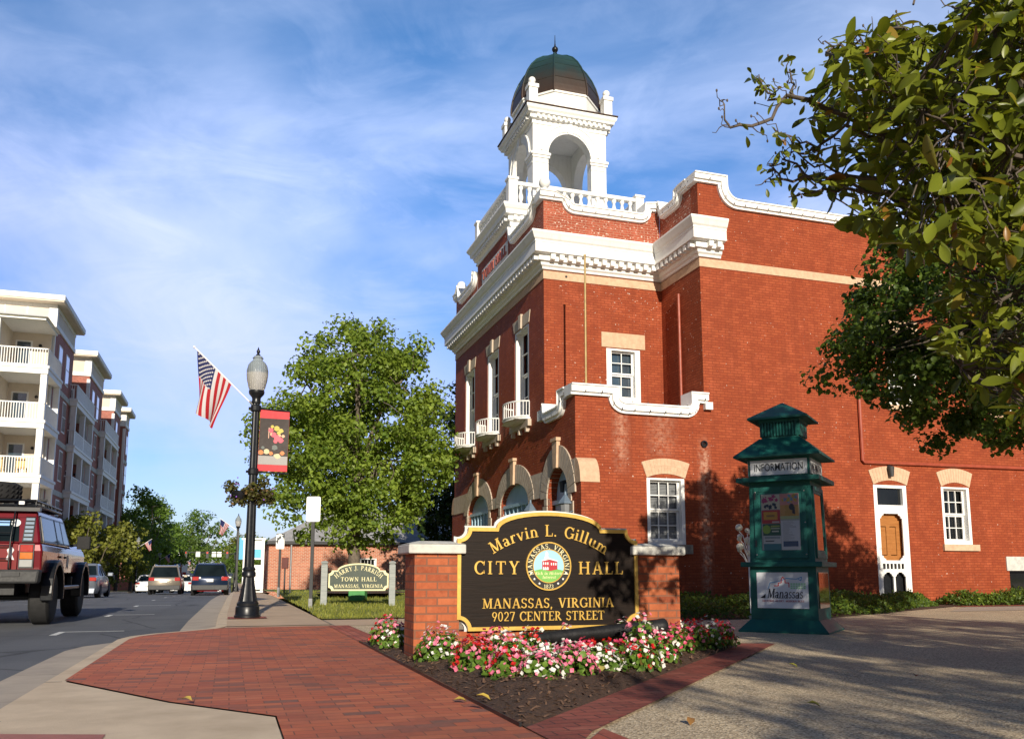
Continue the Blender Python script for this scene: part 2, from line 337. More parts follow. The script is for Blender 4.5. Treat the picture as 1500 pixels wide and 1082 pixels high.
def asphaltm():
    m,t,n,l,p=newmat('asphalt'); v=coord(t)
    f=noise(t,v,160,3,.7); col=ramp(t,f,[(.3,(.075,.08,.09)),(.5,(.11,.117,.13)),(.72,(.17,.175,.18))])
    pt=noise(t,v,.35,4,.6); col=mixc(t,ramp(t,pt,[(.45,0),(.55,.45)]),col,(.075,.08,.09))
    mm=node(t,'ShaderNodeMapping'); mm.inputs['Scale'].default_value=(1.1,.12,1); l.new(v,mm.inputs[0]); tr=noise(t,mm.outputs[0],1.3,4,.6); col=mixc(t,ramp(t,tr,[(.45,0),(.7,.5)]),col,(.06,.063,.07))
    vo=node(t,'ShaderNodeTexVoronoi',feature='DISTANCE_TO_EDGE'); vo.inputs['Scale'].default_value=.33
    wv=node(t,'ShaderNodeMapping'); l.new(v,wv.inputs[0]); ns=node(t,'ShaderNodeTexNoise'); ns.inputs['Scale'].default_value=1.6; ns.inputs['Detail'].default_value=6; l.new(v,ns.inputs['Vector'])
    ad=mixc(t,.12,v,ns.outputs['Color'],'ADD'); l.new(ad,vo.inputs['Vector'])
    col=mixc(t,ramp(t,vo.outputs['Distance'],[(.004,.75),(.012,0)]),col,(.03,.032,.035))
    st=noise(t,v,1.9,3,.5); col=mixc(t,ramp(t,st,[(.68,0),(.74,.6)]),col,(.04,.042,.045))
    l.new(col,p.inputs['Base Color']); p.inputs['Roughness'].default_value=.85; l.new(bump(t,f,.4,.01),p.inputs['Normal']); return m
M['asphalt']=asphaltm()
def mulchm():
    m,t,n,l,p=newmat('bark_mulch'); v=coord(t)
    f=noise(t,v,45,6,.7,1.2); col=ramp(t,f,[(.3,(.03,.016,.010)),(.5,(.085,.043,.025)),(.7,(.18,.092,.05))])
    l.new(col,p.inputs['Base Color']); p.inputs['Roughness'].default_value=.95; l.new(bump(t,f,1,.03),p.inputs['Normal']); return m
M['mulch']=mulchm()
def grassm():
    m,t,n,l,p=newmat('lawn_grass'); v=coord(t)
    f=noise(t,v,3,6,.7); g=noise(t,v,60,3)
    col=ramp(t,f,[(.3,(.13,.17,.025)),(.55,(.26,.28,.045)),(.75,(.38,.34,.08))]); col=mixc(t,ramp(t,g,[(.4,0),(.7,.5)]),col,(.05,.085,.015))
    l.new(col,p.inputs['Base Color']); p.inputs['Roughness'].default_value=.9; l.new(bump(t,g,.8,.03),p.inputs['Normal']); return m
M['grass']=grassm()
def copperm():
    m,t,n,l,p=newmat('patinated_copper'); v=coord(t)
    sx=node(t,'ShaderNodeSeparateXYZ'); l.new(v,sx.inputs[0])
    a=node(t,'ShaderNodeMath',operation='MULTIPLY_ADD'); a.inputs[1].default_value=.9; l.new(noise(t,v,1.6,5,.65),a.inputs[0]); l.new(sx.outputs[2],a.inputs[2])
    mr=node(t,'ShaderNodeMapRange',i_1=15.95,i_2=18.25); l.new(a.outputs[0],mr.inputs[0])
    col=ramp(t,mr.outputs[0],[(.05,(.055,.028,.018)),(.34,(.045,.036,.03)),(.55,(.022,.045,.047)),(.85,(.03,.085,.085))])
    l.new(col,p.inputs['Base Color']); p.inputs['Metallic'].default_value=.35; p.inputs['Roughness'].default_value=.5
    l.new(bump(t,noise(t,v,9,4),.15,.02),p.inputs['Normal']); return m
M['copper']=copperm()
def stainedwood(name,c,c2):
    m,t,n,l,p=newmat(name); v=coord(t); mm=node(t,'ShaderNodeMapping'); mm.inputs['Scale'].default_value=(1.5,1.5,22); l.new(v,mm.inputs[0])
    f=noise(t,mm.outputs[0],2.2,6,.65,.8); l.new(ramp(t,f,[(.3,c),(.7,c2)]),p.inputs['Base Color']); p.inputs['Roughness'].default_value=.55; p.inputs['Specular IOR Level'].default_value=.2
    l.new(bump(t,f,.35,.006),p.inputs['Normal']); return m
M['signboard']=stainedwood('dark_brown_board',(.006,.003,.0018),(.014,.007,.004))
M['wood']=stainedwood('varnished_oak',(.27,.1,.025),(.4,.17,.05))
M['oldpost']=stainedwood('weathered_post',(.2,.22,.22),(.36,.38,.36))
def paintmat(name,c,metal=.0,rough=.3):
    m,t,n,l,p=newmat(name); v=coord(t)
    l.new(mixc(t,ramp(t,noise(t,v,2.5,4),[(.4,0),(.75,.4)]),c,tuple(x*.7 for x in c)),p.inputs['Base Color'])
    p.inputs['Roughness'].default_value=rough; p.inputs['Metallic'].default_value=metal; p.inputs['Coat Weight'].default_value=.45; p.inputs['Coat Roughness'].default_value=.08; return m
def flat(name,c,rough=.6,**k): return mat(name,c,rough,var=.03,**k)
# ------------------------------------------------------------ lettering: a small stroke alphabet with serifs (cap height 1)
def _ln(x0,y0,x1,y1,w):
    d=Vector((x1-x0,y1-y0)).normalized(); n=Vector((-d.y,d.x))*w/2
    return [(x0+n.x,y0+n.y),(x0-n.x,y0-n.y),(x1-n.x,y1-n.y),(x1+n.x,y1+n.y)]
def _ar(cx,cy,rx,ry,a0,a1,w0=.08,w1=.17,n=14):
    o=[];i_=[]
    for k in range(n+1):
        a=R(a0+(a1-a0)*k/n); w=w0+(w1-w0)*abs(cos(a)); o.append((cx+rx*cos(a),cy+ry*sin(a))); i_.append((cx+(rx-w)*cos(a),cy+(ry-w)*sin(a)))
    return o+i_[::-1]
T_=.16; H_=.075
def _st(x,y0=0,y1=1,b=1,t=1):
    o=[_ln(x,y0,x,y1,T_)]
    if b: o.append(_ln(x-.17,y0+.03,x+.17,y0+.03,.06))
    if t: o.append(_ln(x-.17,y1-.03,x+.17,y1-.03,.06))
    return o
def _h(x0,x1,y): return [_ln(x0,y,x1,y,H_)]
GL={
'A':(.9,[_ln(.14,0,.42,1,.08),_ln(.46,1,.78,0,.17)]+_h(.22,.66,.34)+[_ln(0,.03,.28,.03,.06),_ln(.6,.03,.94,.03,.06)]),
'B':(.76,_st(.17)+[_ar(.3,.75,.34,.25,-90,90,.075,.14),_ar(.3,.26,.4,.28,-90,90,.075,.15)]),
'C':(.82,[_ar(.46,.5,.46,.53,48,312),_ln(.76,.68,.8,1.0,.06),_ln(.76,.3,.8,.05,.05)]),
'D':(.86,_st(.17)+[_ar(.3,.5,.54,.5,-90,90)]),
'E':(.72,_st(.17)+_h(.17,.64,.965)+_h(.17,.52,.52)+_h(.17,.66,.035)+[_ln(.64,1,.66,.78,.06),_ln(.66,0,.7,.24,.06)]),
'F':(.7,_st(.17)+_h(.17,.64,.965)+_h(.17,.52,.52)+[_ln(.64,1,.66,.78,.06)]),
'G':(.9,[_ar(.46,.5,.46,.53,48,330),_ln(.78,0.05,.78,.44,T_),_ln(.58,.44,.94,.44,.06),_ln(.76,.68,.8,1.0,.06)]),
'H':(.98,_st(.17)+_st(.79)+_h(.17,.79,.52)),
'I':(.4,_st(.18)),
'J':(.5,_st(.28,.1,1,0,1)+[_ar(.1,.12,.26,.3,180,360,.06,.12)]),
'L':(.7,_st(.17)+_h(.17,.64,.035)+[_ln(.64,0,.68,.28,.06)]),
'M':(1.08,[_ln(.16,0,.18,1,.08),_ln(.18,1,.53,.05,.16),_ln(.53,.05,.86,1,.08)]+_st(.9)+[_ln(0,.03,.32,.03,.06),_ln(.02,.97,.2,.97,.06)]),
'N':(.94,[_ln(.15,0,.15,1,.08),_ln(.15,1,.78,0,.17),_ln(.79,0,.79,1,.08),_ln(0,.03,.3,.03,.06),_ln(.64,.97,.94,.97,.06)]),
'O':(.96,[_ar(.47,.5,.47,.53,0,180),_ar(.47,.5,.47,.53,180,360)]),
'P':(.74,_st(.17)+[_ar(.3,.73,.38,.27,-90,90,.075,.15)]),
'R':(.86,_st(.17)+[_ar(.3,.73,.37,.27,-90,90,.075,.15),_ln(.36,.48,.76,0,.17),_ln(.68,.03,.88,.03,.06)]),
'S':(.66,[_ar(.32,.74,.28,.28,20,270,.08,.13),_ar(.32,.26,.3,.28,-160,90,.08,.13),_ln(.58,.76,.58,.97,.05),_ln(.05,.24,.05,.04,.05)]),
'T':(.82,_st(.4,0,1,1,0)+_h(.03,.77,.965)+[_ln(.04,1,.02,.74,.06),_ln(.76,1,.78,.74,.06)]),
'U':(.9,[_ln(.16,.3,.16,1,T_),_ln(.76,.3,.76,1,.08),_ar(.46,.32,.38,.34,180,360,.08,.16),_ln(0,.97,.32,.97,.06),_ln(.62,.97,.9,.97,.06)]),
'V':(.88,[_ln(.14,1,.44,0,.17),_ln(.44,0,.76,1,.08),_ln(0,.97,.3,.97,.06),_ln(.62,.97,.9,.97,.06)]),
'W':(1.2,[_ln(.12,1,.36,0,.16),_ln(.36,0,.6,.95,.08),_ln(.6,.95,.84,0,.16),_ln(.84,0,1.08,1,.08),_ln(0,.97,.28,.97,.06),_ln(.94,.97,1.2,.97,.06)]),
'Y':(.84,_st(.42,0,.46,1,0)+[_ln(.12,1,.42,.45,.17),_ln(.42,.45,.72,1,.08),_ln(0,.97,.28,.97,.06),_ln(.58,.97,.84,.97,.06)]),
'0':(.66,[_ar(.3,.5,.3,.52,0,180,.07,.13),_ar(.3,.5,.3,.52,180,360,.07,.13)]),
'1':(.46,_st(.22,0,1,1,0)+[_ln(.05,.82,.22,.97,.07)]),
'2':(.64,[_ar(.28,.72,.28,.29,-30,170,.07,.13),_ln(.5,.56,.06,.06,.1)]+_h(.02,.58,.05)),
'3':(.6,[_ar(.25,.76,.26,.25,-90,160,.07,.13),_ar(.25,.28,.28,.29,-160,90,.07,.14)]),
'7':(.62,_h(.02,.58,.96)+[_ln(.55,.96,.22,0,.13),_ln(.03,1,.03,.78,.05)]),
'8':(.64,[_ar(.3,.76,.25,.25,0,180,.07,.11),_ar(.3,.76,.25,.25,180,360,.07,.11),_ar(.3,.27,.3,.28,0,180,.07,.12),_ar(.3,.27,.3,.28,180,360,.07,.12)]),
'9':(.64,[_ar(.3,.68,.3,.32,0,180,.07,.13),_ar(.3,.68,.3,.32,180,360,.07,.13),_ln(.53,.68,.25,0,.11)]),
',':(.3,[_ln(.13,.1,.06,-.17,.12)]),'.':(.32,[_ln(.05,.07,.19,.07,.14)]),' ':(.42,[]),"'":(.2,[_ln(.1,1,.08,.75,.09)]),
'a':(.62,_st(.44,0,.5,0,0)+[_ar(.26,.44,.24,.24,10,160,.06,.12),_ar(.24,.17,.22,.19,0,180,.06,.12),_ar(.24,.17,.22,.19,180,360,.06,.12),_ln(.44,.03,.6,.03,.06)]),
'c':(.54,[_ar(.28,.34,.28,.36,50,310,.06,.14)]),
'd':(.66,_st(.5,0,1.02,0,0)+[_ar(.28,.33,.26,.34,0,180,.06,.13),_ar(.28,.33,.26,.34,180,360,.06,.13)]),
'e':(.58,[_ar(.28,.34,.28,.36,0,310,.06,.14)]+_h(.08,.54,.36)),
'h':(.72,_st(.14,0,1.02)+[_ar(.34,.4,.25,.28,0,180,.06,.14)]+_st(.54,0,.42,1,0)),
'i':(.34,_st(.15,0,.66,1,0)+[_ln(.02,.64,.16,.64,.06),_ln(.07,.88,.23,.88,.16)]),
'l':(.34,_st(.15,0,1.04,1,0)+[_ln(.02,1.01,.16,1.01,.06)]),
'm':(1.06,_st(.14,0,.66,1,0)+[_ar(.32,.4,.24,.28,0,180,.06,.14),_ar(.7,.4,.24,.28,0,180,.06,.14)]+_st(.5,0,.42,1,0)+_st(.88,0,.42,1,0)),
'n':(.72,_st(.14,0,.66,1,0)+[_ar(.34,.4,.25,.28,0,180,.06,.14)]+_st(.54,0,.42,1,0)),
'o':(.64,[_ar(.3,.34,.3,.36,0,180,.06,.14),_ar(.3,.34,.3,.36,180,360,.06,.14)]),
'r':(.5,_st(.14,0,.66,1,0)+[_ar(.34,.38,.2,.3,50,170,.06,.12),_ln(.38,.6,.5,.6,.12)]),
's':(.48,[_ar(.22,.5,.19,.19,20,270,.06,.1),_ar(.22,.19,.21,.2,-160,90,.06,.1)]),
't':(.44,_st(.18,0.05,.88,0,0)+_h(.02,.4,.65)+[_ln(.16,.04,.38,.06,.08)]),
'u':(.72,_st(.14,.2,.66,0,0)+_st(.54,0,.66,1,0)+[_ar(.34,.25,.25,.28,180,360,.06,.14)]),
'v':(.66,[_ln(.1,.66,.32,0,.15),_ln(.32,0,.56,.66,.07),_ln(0,.64,.22,.64,.06),_ln(.46,.64,.66,.64,.06)]),
}
def text_w(s,sp=.1): return sum(GL[c][0]+sp for c in s)-sp
def text(m,s,size,fn,sp=.1,center=True,slant=0,depth=.004,arcr=None,up=True,bold=1,narrow=1):
    """fn(u,v,w)->xyz; arcr: letters stand on a circle of that radius centred on u=v=0 (up) or hang inside its lower half"""
    W=text_w(s,sp)*size*narrow; x=-W/2 if center else 0; k=0
    for c in s:
        adv,polys=GL[c]; half=adv*size*narrow/2
        for p in polys:
            k+=1; d=depth+.00012*(k%7)
            q=[((a+slant*b)*size*narrow,b*size) for a,b in p]
            if arcr:
                if up:
                    th=-(x+half)/arcr; f=lambda a,b:((-(arcr+b)*sin(th)+(a-half)*cos(th)),((arcr+b)*cos(th)+(a-half)*sin(th)))
                else:
                    th=(x+half)/arcr; f=lambda a,b:(((arcr-b)*sin(th)+(a-half)*cos(th)),(-(arcr-b)*cos(th)+(a-half)*sin(th)))
                q=[f(a,b) for a,b in q]
            else: q=[(a+x,b) for a,b in q]
            if len(q)>2: m.plate(q,[],fn,-.002,d)
        x+=(adv+sp)*size*narrow
    return m
def sans(m,s_,width,fn,height,d=.004):
    """bold condensed sans lettering from Blender's built-in font, as thin solid letters"""
    cu=bpy.data.curves.new('lettering','FONT'); cu.body=s_; cu.offset=.006; cu.resolution_u=3; o=bpy.data.objects.new('lettering',cu); COL.objects.link(o)
    bpy.context.view_layer.update(); me=bpy.data.meshes.new_from_object(o.evaluated_get(bpy.context.evaluated_depsgraph_get())); bpy.data.objects.remove(o)
    xs=[v.co.x for v in me.vertices]; ys=[v.co.y for v in me.vertices]; x0,x1=min(xs),max(xs); y0,y1=min(ys),max(ys)
    m.add([fn(((v.co.x-x0)/(x1-x0)-.5)*width,(v.co.y-y0)/(y1-y0)*height,d) for v in me.vertices],[tuple(p.vertices) for p in me.polygons]); return m
# ------------------------------------------------------------ foliage helpers
def leaf_mesh(name,pos,nrm,ln,wd,rnd,mats,parent=None,seed=0,fold=.25,kind='leaf',droop=0):
    rs=np.random.RandomState(seed); n=len(pos); pos=np.asarray(pos,float); nrm=np.asarray(nrm,float)
    nrm/=np.linalg.norm(nrm,axis=1)[:,None]+1e-9
    t=rs.normal(size=(n,3)); t[:,2]-=droop; t-=nrm*(t*nrm).sum(1)[:,None]; t/=np.linalg.norm(t,axis=1)[:,None]+1e-9
    b=np.cross(nrm,t); ln=np.asarray(ln).reshape(-1,1)*np.ones((n,1)); wd=np.asarray(wd).reshape(-1,1)*np.ones((n,1))
    if kind=='leaf':
        o=[(0,0,0),(.42,.44,fold),(.78,.46,fold*.4),(1,0,-.28),(.78,-.46,fold*.4),(.42,-.44,fold),(.6,0,.06)]
        V=np.stack([pos+t*ln*a+b*wd*c+nrm*wd*h for a,c,h in o],1).reshape(-1,3); k=7
        F=np.array([(0,6,1),(6,2,1),(6,3,2),(0,5,6),(5,4,6),(4,3,6)])
    elif kind=='long':
        W_=[(.0,.03),(.18,.24),(.38,.42),(.58,.5),(.76,.43),(.9,.26),(.98,.08)]; cv=lambda a:-.32*a*a
        o=[(a,c,fold*min(1,c*2)+cv(a)) for a,c in W_]+[(a,-c,fold*min(1,c*2)+cv(a)) for a,c in W_]+[(a,0,cv(a)-.02) for a,c in W_]
        V=np.stack([pos+t*ln*a+b*wd*c+nrm*wd*h for a,c,h in o],1).reshape(-1,3); k=21; F=[]
        for i in range(6): F+=[(i,14+i,15+i),(i,15+i,i+1),(7+i,15+i,14+i),(7+i,8+i,15+i)]
        F=np.array(F)
    else:
        o=[(0,0,0),(.5,.5,fold),(1,0,0),(.5,-.5,fold)]
        V=np.stack([pos+t*ln*a+b*wd*c+nrm*wd*h for a,c,h in o],1).reshape(-1,3); k=4
        F=np.array([(0,2,1),(0,3,2)])
    nf=len(F); Fa=(np.arange(n)[:,None,None]*k+F[None]).reshape(-1)
    me=bpy.data.meshes.new(name); me.vertices.add(len(V)); me.vertices.foreach_set('co',V.reshape(-1))
    me.loops.add(len(Fa)); me.loops.foreach_set('vertex_index',Fa)
    me.polygons.add(n*nf); me.polygons.foreach_set('loop_start',np.arange(n*nf)*3); me.polygons.foreach_set('loop_total',np.full(n*nf,3))
    a=me.attributes.new('rnd','FLOAT','FACE'); a.data.foreach_set('value',np.repeat(np.asarray(rnd,float),nf))
    me.update(); me.validate()
    me.materials.append(mats)
    if kind!='quad': me.shade_smooth()
    o=bpy.data.objects.new(name,me); COL.objects.link(o)
    if parent: o.parent=parent
    return o
def clump_points(centers,radii,n,rs,flat=.75,up=.35):
    P=[];Nn=[]
    for c,r in zip(centers,radii):
        d=rs.normal(size=(n,3)); d/=np.linalg.norm(d,axis=1)[:,None]; q=rs.rand(n)**.45
        p=d*q[:,None]*r; p[:,2]*=flat; P.append(np.array(c)+p)
        nn=d*.8+rs.normal(size=(n,3))*.55; nn[:,2]+=up; Nn.append(nn)
    return np.concatenate(P),np.concatenate(Nn)
def limb(m,p0,p1,r0,r1,rs,bend=.12,n=5,seg=6):
    p0=np.array(p0,float);p1=np.array(p1,float);L_=np.linalg.norm(p1-p0);pts=[];rad=[]
    off=rs.normal(size=3)*bend*L_
    for i in range(n+1):
        u=i/n; pts.append(p0+(p1-p0)*u+off*sin(PI*u)); rad.append(r0+(r1-r0)*u)
    m.tube(pts,rad,seg,cap=False); return pts
def tree(name,label,loc,h,crown_c,crown_r,nclump,nleaf,leaf,leafm,seed,trunk_r=.16,cr=.7,group=None,barkm=None,trunk_top=None,shape=1.0,kind='quad',lean=0):
    rs=np.random.RandomState(seed); T=thing(name,label,'tree',loc,0,group)
    cc=np.array(crown_c,float); rr=np.array(crown_r,float); C=[];Rr=[]
    while len(C)<nclump:
        d=rs.normal(size=3); d/=np.linalg.norm(d); q=rs.rand()**.36; p=d*q
        if p[2]>0: p[:2]*=(1-shape*.35*p[2])
        if rs.rand()<.18: p*=1.1
        C.append(cc+p*rr); Rr.append(cr*(.6+.7*rs.rand())*(1-.25*q))
    m=MB(); tt=trunk_top or cc[2]-rr[2]*.25
    base=np.array((0,0,-.1)); top=np.array((cc[0]*.5+lean,cc[1]*.5,tt))
    m.tube([base,(0,0,.15),tuple(top*.5+np.array((rs.normal()*.05,0,0))),tuple(top)],[trunk_r*1.5,trunk_r*1.1,trunk_r*.9,trunk_r*.7],10,cap=False)
    main=[]
    for k in range(7):
        a=2*PI*k/7+rs.rand(); e=np.array((cos(a)*rr[0]*.55,sin(a)*rr[1]*.55,rr[2]*(-.1+.7*rs.rand())))+cc
        st=top*(.75+.25*rs.rand()); main.append(limb(m,st,e,trunk_r*.5,trunk_r*.14,rs))
    main.append(limb(m,top,cc+np.array((0,0,rr[2]*.7)),trunk_r*.65,trunk_r*.15,rs))
    allp=np.array([q for l in main for q in l[2:]])
    for c in C:
        j=np.argmin(((allp-c)**2).sum(1)+rs.rand(len(allp))*.5); limb(m,allp[j],c,trunk_r*.13,trunk_r*.04,rs,.1,3,4)
    m.build('trunk',barkm or M['bark'],T,smooth=60)
    P,Nn=clump_points(C,Rr,nleaf,rs); n=len(P); sz=leaf*(.6+.7*rs.rand(n))
    leaf_mesh('crown',P,Nn,sz,sz*.75,np.clip(rs.rand(n)*.75+np.repeat(rs.rand(len(C))*.3,nleaf),0,1),leafm,T,seed,.22,kind)
    return T
LM={}
LM['maple']=leafmat('maple_leaves',(.08,.15,.018),(.27,.36,.05),(.38,.44,.08),.4)
LM['dark']=leafmat('dark_leaves',(.015,.035,.009),(.04,.075,.016),(.07,.11,.02),.22)
LM['mag']=leafmat('magnolia_leaves',(.035,.055,.007),(.24,.28,.028),(.34,.11,.03),.38,.34)
LM['right']=leafmat('dogwood_leaves',(.03,.065,.010),(.13,.20,.026),(.32,.4,.06),.36)
LM['street']=leafmat('street_tree_leaves',(.045,.10,.014),(.14,.23,.03),(.26,.33,.06),.38)
LM['olive']=leafmat('olive_leaves',(.10,.12,.02),(.24,.25,.04),(.34,.34,.07),.35)
LM['far']=leafmat('far_leaves',(.06,.11,.022),(.15,.22,.04),(.24,.29,.07),.35)
LM['ivy']=leafmat('hedge_leaves',(.03,.065,.01),(.13,.2,.022),(.32,.38,.04),.35)
LM['flowerleaf']=leafmat('begonia_leaves',(.06,.13,.018),(.2,.33,.045),(.24,.1,.04),.35)
# ============================================================ THE TOWN HALL (local x along the side wall, y along the street front)
TH=gthing('city_hall','two storey red brick city hall with white cornice and domed belfry','building',0,0)
FX=lambda o=0:(lambda u,v,w:(-w-o,u,v))       # front plane: u=y
SY=lambda o=0,y=0:(lambda u,v,w:(u,y-w-o,v))  # side planes: u=x
RX=lambda x:(lambda u,v,w:(x-w,u,v))
def rect(u0,u1,v0,v1): return [(u0,v0),(u1,v0),(u1,v1),(u0,v1)]
def scroll(u0,z0,u1,z1,n=9,vert=.35):
    """quarter curve from a high shoulder (u0,z0) down to a low run (u1,z1)"""
    return [(u0+(u1-u0)*(1-cos(PI/2*i/n)),z0+(z1-z0)*sin(PI/2*i/n)) for i in range(n+1)]
# parapet lines (brick top edge), written along each wall
infill_side=[(3.44,4.87),(3.2,4.87)]+[(3.2-.42*(1-cos(PI/2*i/7)) if 0 else 3.2-.42*sin(PI/2*i/7),4.5+.37*cos(PI/2*i/7)*1.0) for i in range(1,8)]
infill_side=[(3.45,4.87),(3.22,4.87)]+arc(2.86,4.86,.36,.36,0,-90,8)+arc(1.25,4.86,.42,.36,-90,-180,8)+[(.83,4.88),(0,4.88)]
infill_front=[(0,4.88),(.55,4.88)]+arc(.9,4.86,.35,.36,180,270,7)+arc(1.75,4.86,.3,.36,270,360,7)+[(2.07,4.9)]
rec_par=[(0,10.52),(.5,10.52)]+arc(.86,10.58,.36,.36,180,270,7)+arc(2.76,10.58,.36,.36,270,360,7)+[(3.39,10.62)]
ret_par=[(2.05,10.6),(1.98,10.6)]+arc(1.72,10.56,.24,.26,0,-90,6)+arc(1.02,10.56,.26,.26,-90,-180,6)+[(.7,10.57),(0,10.57)]
main_par=[(3.39,10.57),(3.95,10.57)]+arc(4.5,10.55,.55,.57,180,270,9)+[(17.6,9.96)]
front_par_r=[(2.05,10.52),(2.62,10.52)]+arc(2.98,10.58,.36,.36,180,270,7)+arc(4.45,10.58,.4,.36,270,360,7)+[(4.9,10.7)]
front_par_l=[(8.4,10.7)]+arc(8.85,10.58,.4,.36,180,270,7)+arc(10.4,10.58,.36,.36,270,360,7)+[(10.8,10.52),(11.28,10.52)]
side_holes=[rect(1.79,2.79,1.46,3.02),rect(8.25,9.3,0,3.06),rect(10.43,11.38,1.55,3.07),rect(12.55,13.55,.1,.86),rect(8.92,9.88,5.2,7.12),rect(12.3,13.26,5.2,7.12)]
m=MB(); m.plate([(0,-.3),(17.6,-.3)]+main_par[::-1]+[(3.39,4.87)]+infill_side[1:],side_holes,SY(),-.35,0)
# upper flaking brick of the parapets is a separate course of wall
m.build('wall',M['brick'],TH)
def archpts(c,r,z,ry,n=16): return arc(c,z,r,ry,0,180,n)
def archhole(c,r,z,ry): return [(c-r,0),(c+r,0)]+archpts(c,r,z,ry)
ARCH=[(1.14,.71,2.62,.71),(4.5,1.24,2.68,.57),(8.2,1.2,2.68,.57)]
fholes=[rect(c-.62,c+.62,4.9,7.52) for c in (3.86,6.62,9.3)]
m=MB(); m.plate([(.35,-.3),(11.28,-.3),(11.28,9.5),(2.4,9.5),(2.4,4.3),(2.05,4.3)]+[(2.05,4.9)]+infill_front[::-1][1:-2]+[(.35,4.88)],
   fholes+[archhole(*a)[0:] for a in ARCH],FX(),-.35,0); m.build('wall',M['brick'],TH)
m=MB(); m.plate(rect(0,3.39,4.3,9.5),[rect(1.74,2.72,5.2,6.66)],SY(0,2.05),-.35,0); m.build('wall',M['brick'],TH)
m=MB(); m.plate(rect(.35,2.05,4.3,9.5),[],RX(3.39),-.35,0); m.build('wall',M['brick'],TH)
# parapets
for pts,fn in (([(2.05,9.5)]+[(4.9,9.5)]+front_par_r[::-1],FX()),([(8.4,9.5),(11.28,9.5)]+front_par_l[::-1],FX()),([(.3,9.5),(3.39,9.5)]+rec_par[::-1][:-1]+[(.3,10.52)],SY(0,2.05)),([(0.35,9.5),(2.05,9.5)]+ret_par[:-1]+[(.35,10.57)],RX(3.39))):
    m=MB(); m.plate(pts,[],fn,-.3,-.002); m.build('parapet',M['pbrick'],TH)
m=MB(); m.box(.3,17.3,2.35,11.0,9.3,9.45); m.box(3.7,17.3,.3,2.4,9.3,9.45); m.box(.3,3.5,.3,2.1,4.3,4.42); m.build('roof',M['gutter'],TH)
m=MB(); m.box(3,17.6,11.28,11.6,-.3,9.9); m.box(17.6,17.9,0,11.6,-.3,9.96); m.build('wall',M['brick'],TH)
# copings
def coping(path,fn,name='coping',d0=-.36,d1=.13,th=.2,flip=False):
    s=-1 if flip else 1
    m=MB(); m.plate(band(path,.0,s*.07),[],fn,d0+.03,d1-.055); m.plate(band(path,s*.07,s*th),[],fn,d0,d1); m.plate(band(path,s*th,s*(th+.035)),[],fn,d0-.02,d1+.03)
    return m.build(name,M['white'],TH,smooth=35)
coping(infill_side[:-1]+[(-.13,4.88)],SY(),flip=True,th=.22); coping([(.362,4.88)]+infill_front[1:],FX(),th=.22)
coping([(-.13,10.52)]+rec_par[1:],SY(0,2.05)); coping(ret_par[:-1]+[(.362,10.57)],RX(3.39),flip=True); coping([(3.26,10.57)]+main_par[1:],SY()); coping([(2.412,10.52)]+front_par_r[1:],FX()); coping(front_par_l,FX())
for q in ((-.12,.16,2.06,2.27,4.62,4.88),(3.36,3.56,-.12,.0,4.72,4.9)): bx('coping_bracket',M['white'],TH,*q)
# string of small clear bulbs stapled along the copings
m=MB()
for path,fn in ((infill_side,SY()),(infill_front,FX()),(rec_par,SY(0,2.05)),(ret_par,RX(3.39)),(main_par[:40],SY()),(front_par_r,FX()),(front_par_l,FX())):
    for k in range(len(path)-1):
        a,b_=Vector(path[k]),Vector(path[k+1]); n_=max(1,int((b_-a).length/.34)) if (b_-a).length>.2 else (1 if k%3==0 else 0)
        for q in range(n_):
            p=a.lerp(b_,(q+.5)/n_); c=Vector(fn(p.x,p.y+.1,.17)); m.tube([c,c+Vector((0,0,-.05))],[.014,.006],5)
            c2=Vector(fn(p.x,p.y+.26,.05)); m.tube([c2,c2+Vector((0,0,.05))],[.008,.012],5)
m.build('string_lights',M['darkgrey'],TH)['kind']='stuff'
# main cornice
pathc=[(5,11.28),(0,11.28),(0,2.05),(3.39,2.05),(3.39,0),(3.97,0)]
pathc=[(5,11.28)]+pathc[1:]
prof=[(.0,9.62),(.30,9.54),(.47,9.49),(.475,9.44),(.44,9.38),(.40,9.30),(.36,9.26),(.36,9.22),(.345,9.20),(.345,8.96),(.20,8.94),(.20,8.79),(.13,8.78),(.11,8.70),(.06,8.66),(.05,8.61),(.0,8.6)]
# plan normals: path runs so that outward is to the right
m=MB(); m.sweep(pathc,[(o,z) for o,z in prof]); m.build('cornice',M['white'],TH)
m=MB()
def dent(p,q,off,z0,z1,w=.125,gap=.24,dep=.115,ins=.05,mb=None):
    p=Vector(p);q=Vector(q);d=(q-p);L_=d.length;d.normalize();n_=Vector((d.y,-d.x)); k=int((L_-2*ins)/gap); st=(L_-k*gap)/2
    for i in range(k+1):
        c=p+d*(st+i*gap); a=c-d*w/2+n_*(off-.02); b=c+d*w/2+n_*(off+dep)
        x0,x1=sorted((a.x,b.x));y0,y1=sorted((a.y,b.y)); mb.box(x0,x1,y0,y1,z0,z1)
dent((0,11.5),(0,1.8),.2,8.80,8.935,mb=m); dent((0,2.05),(3.2,2.05),.2,8.80,8.935,mb=m); dent((3.39,1.95),(3.39,-.12),.2,8.80,8.935,mb=m); dent((3.39,0),(3.97,0),.2,8.8,8.935,mb=m,ins=.1)
m.build('dentils',M['white'],TH)
# stone band
m=MB(); m.sweep([(5,11.28),(0,11.28),(0,2.05),(3.39,2.05),(3.39,0),(17.6,0)],[(.018,8.36),(.018,8.575),(0,8.575),(0,8.36)]); m.build('stone_band',M['stone'],TH)
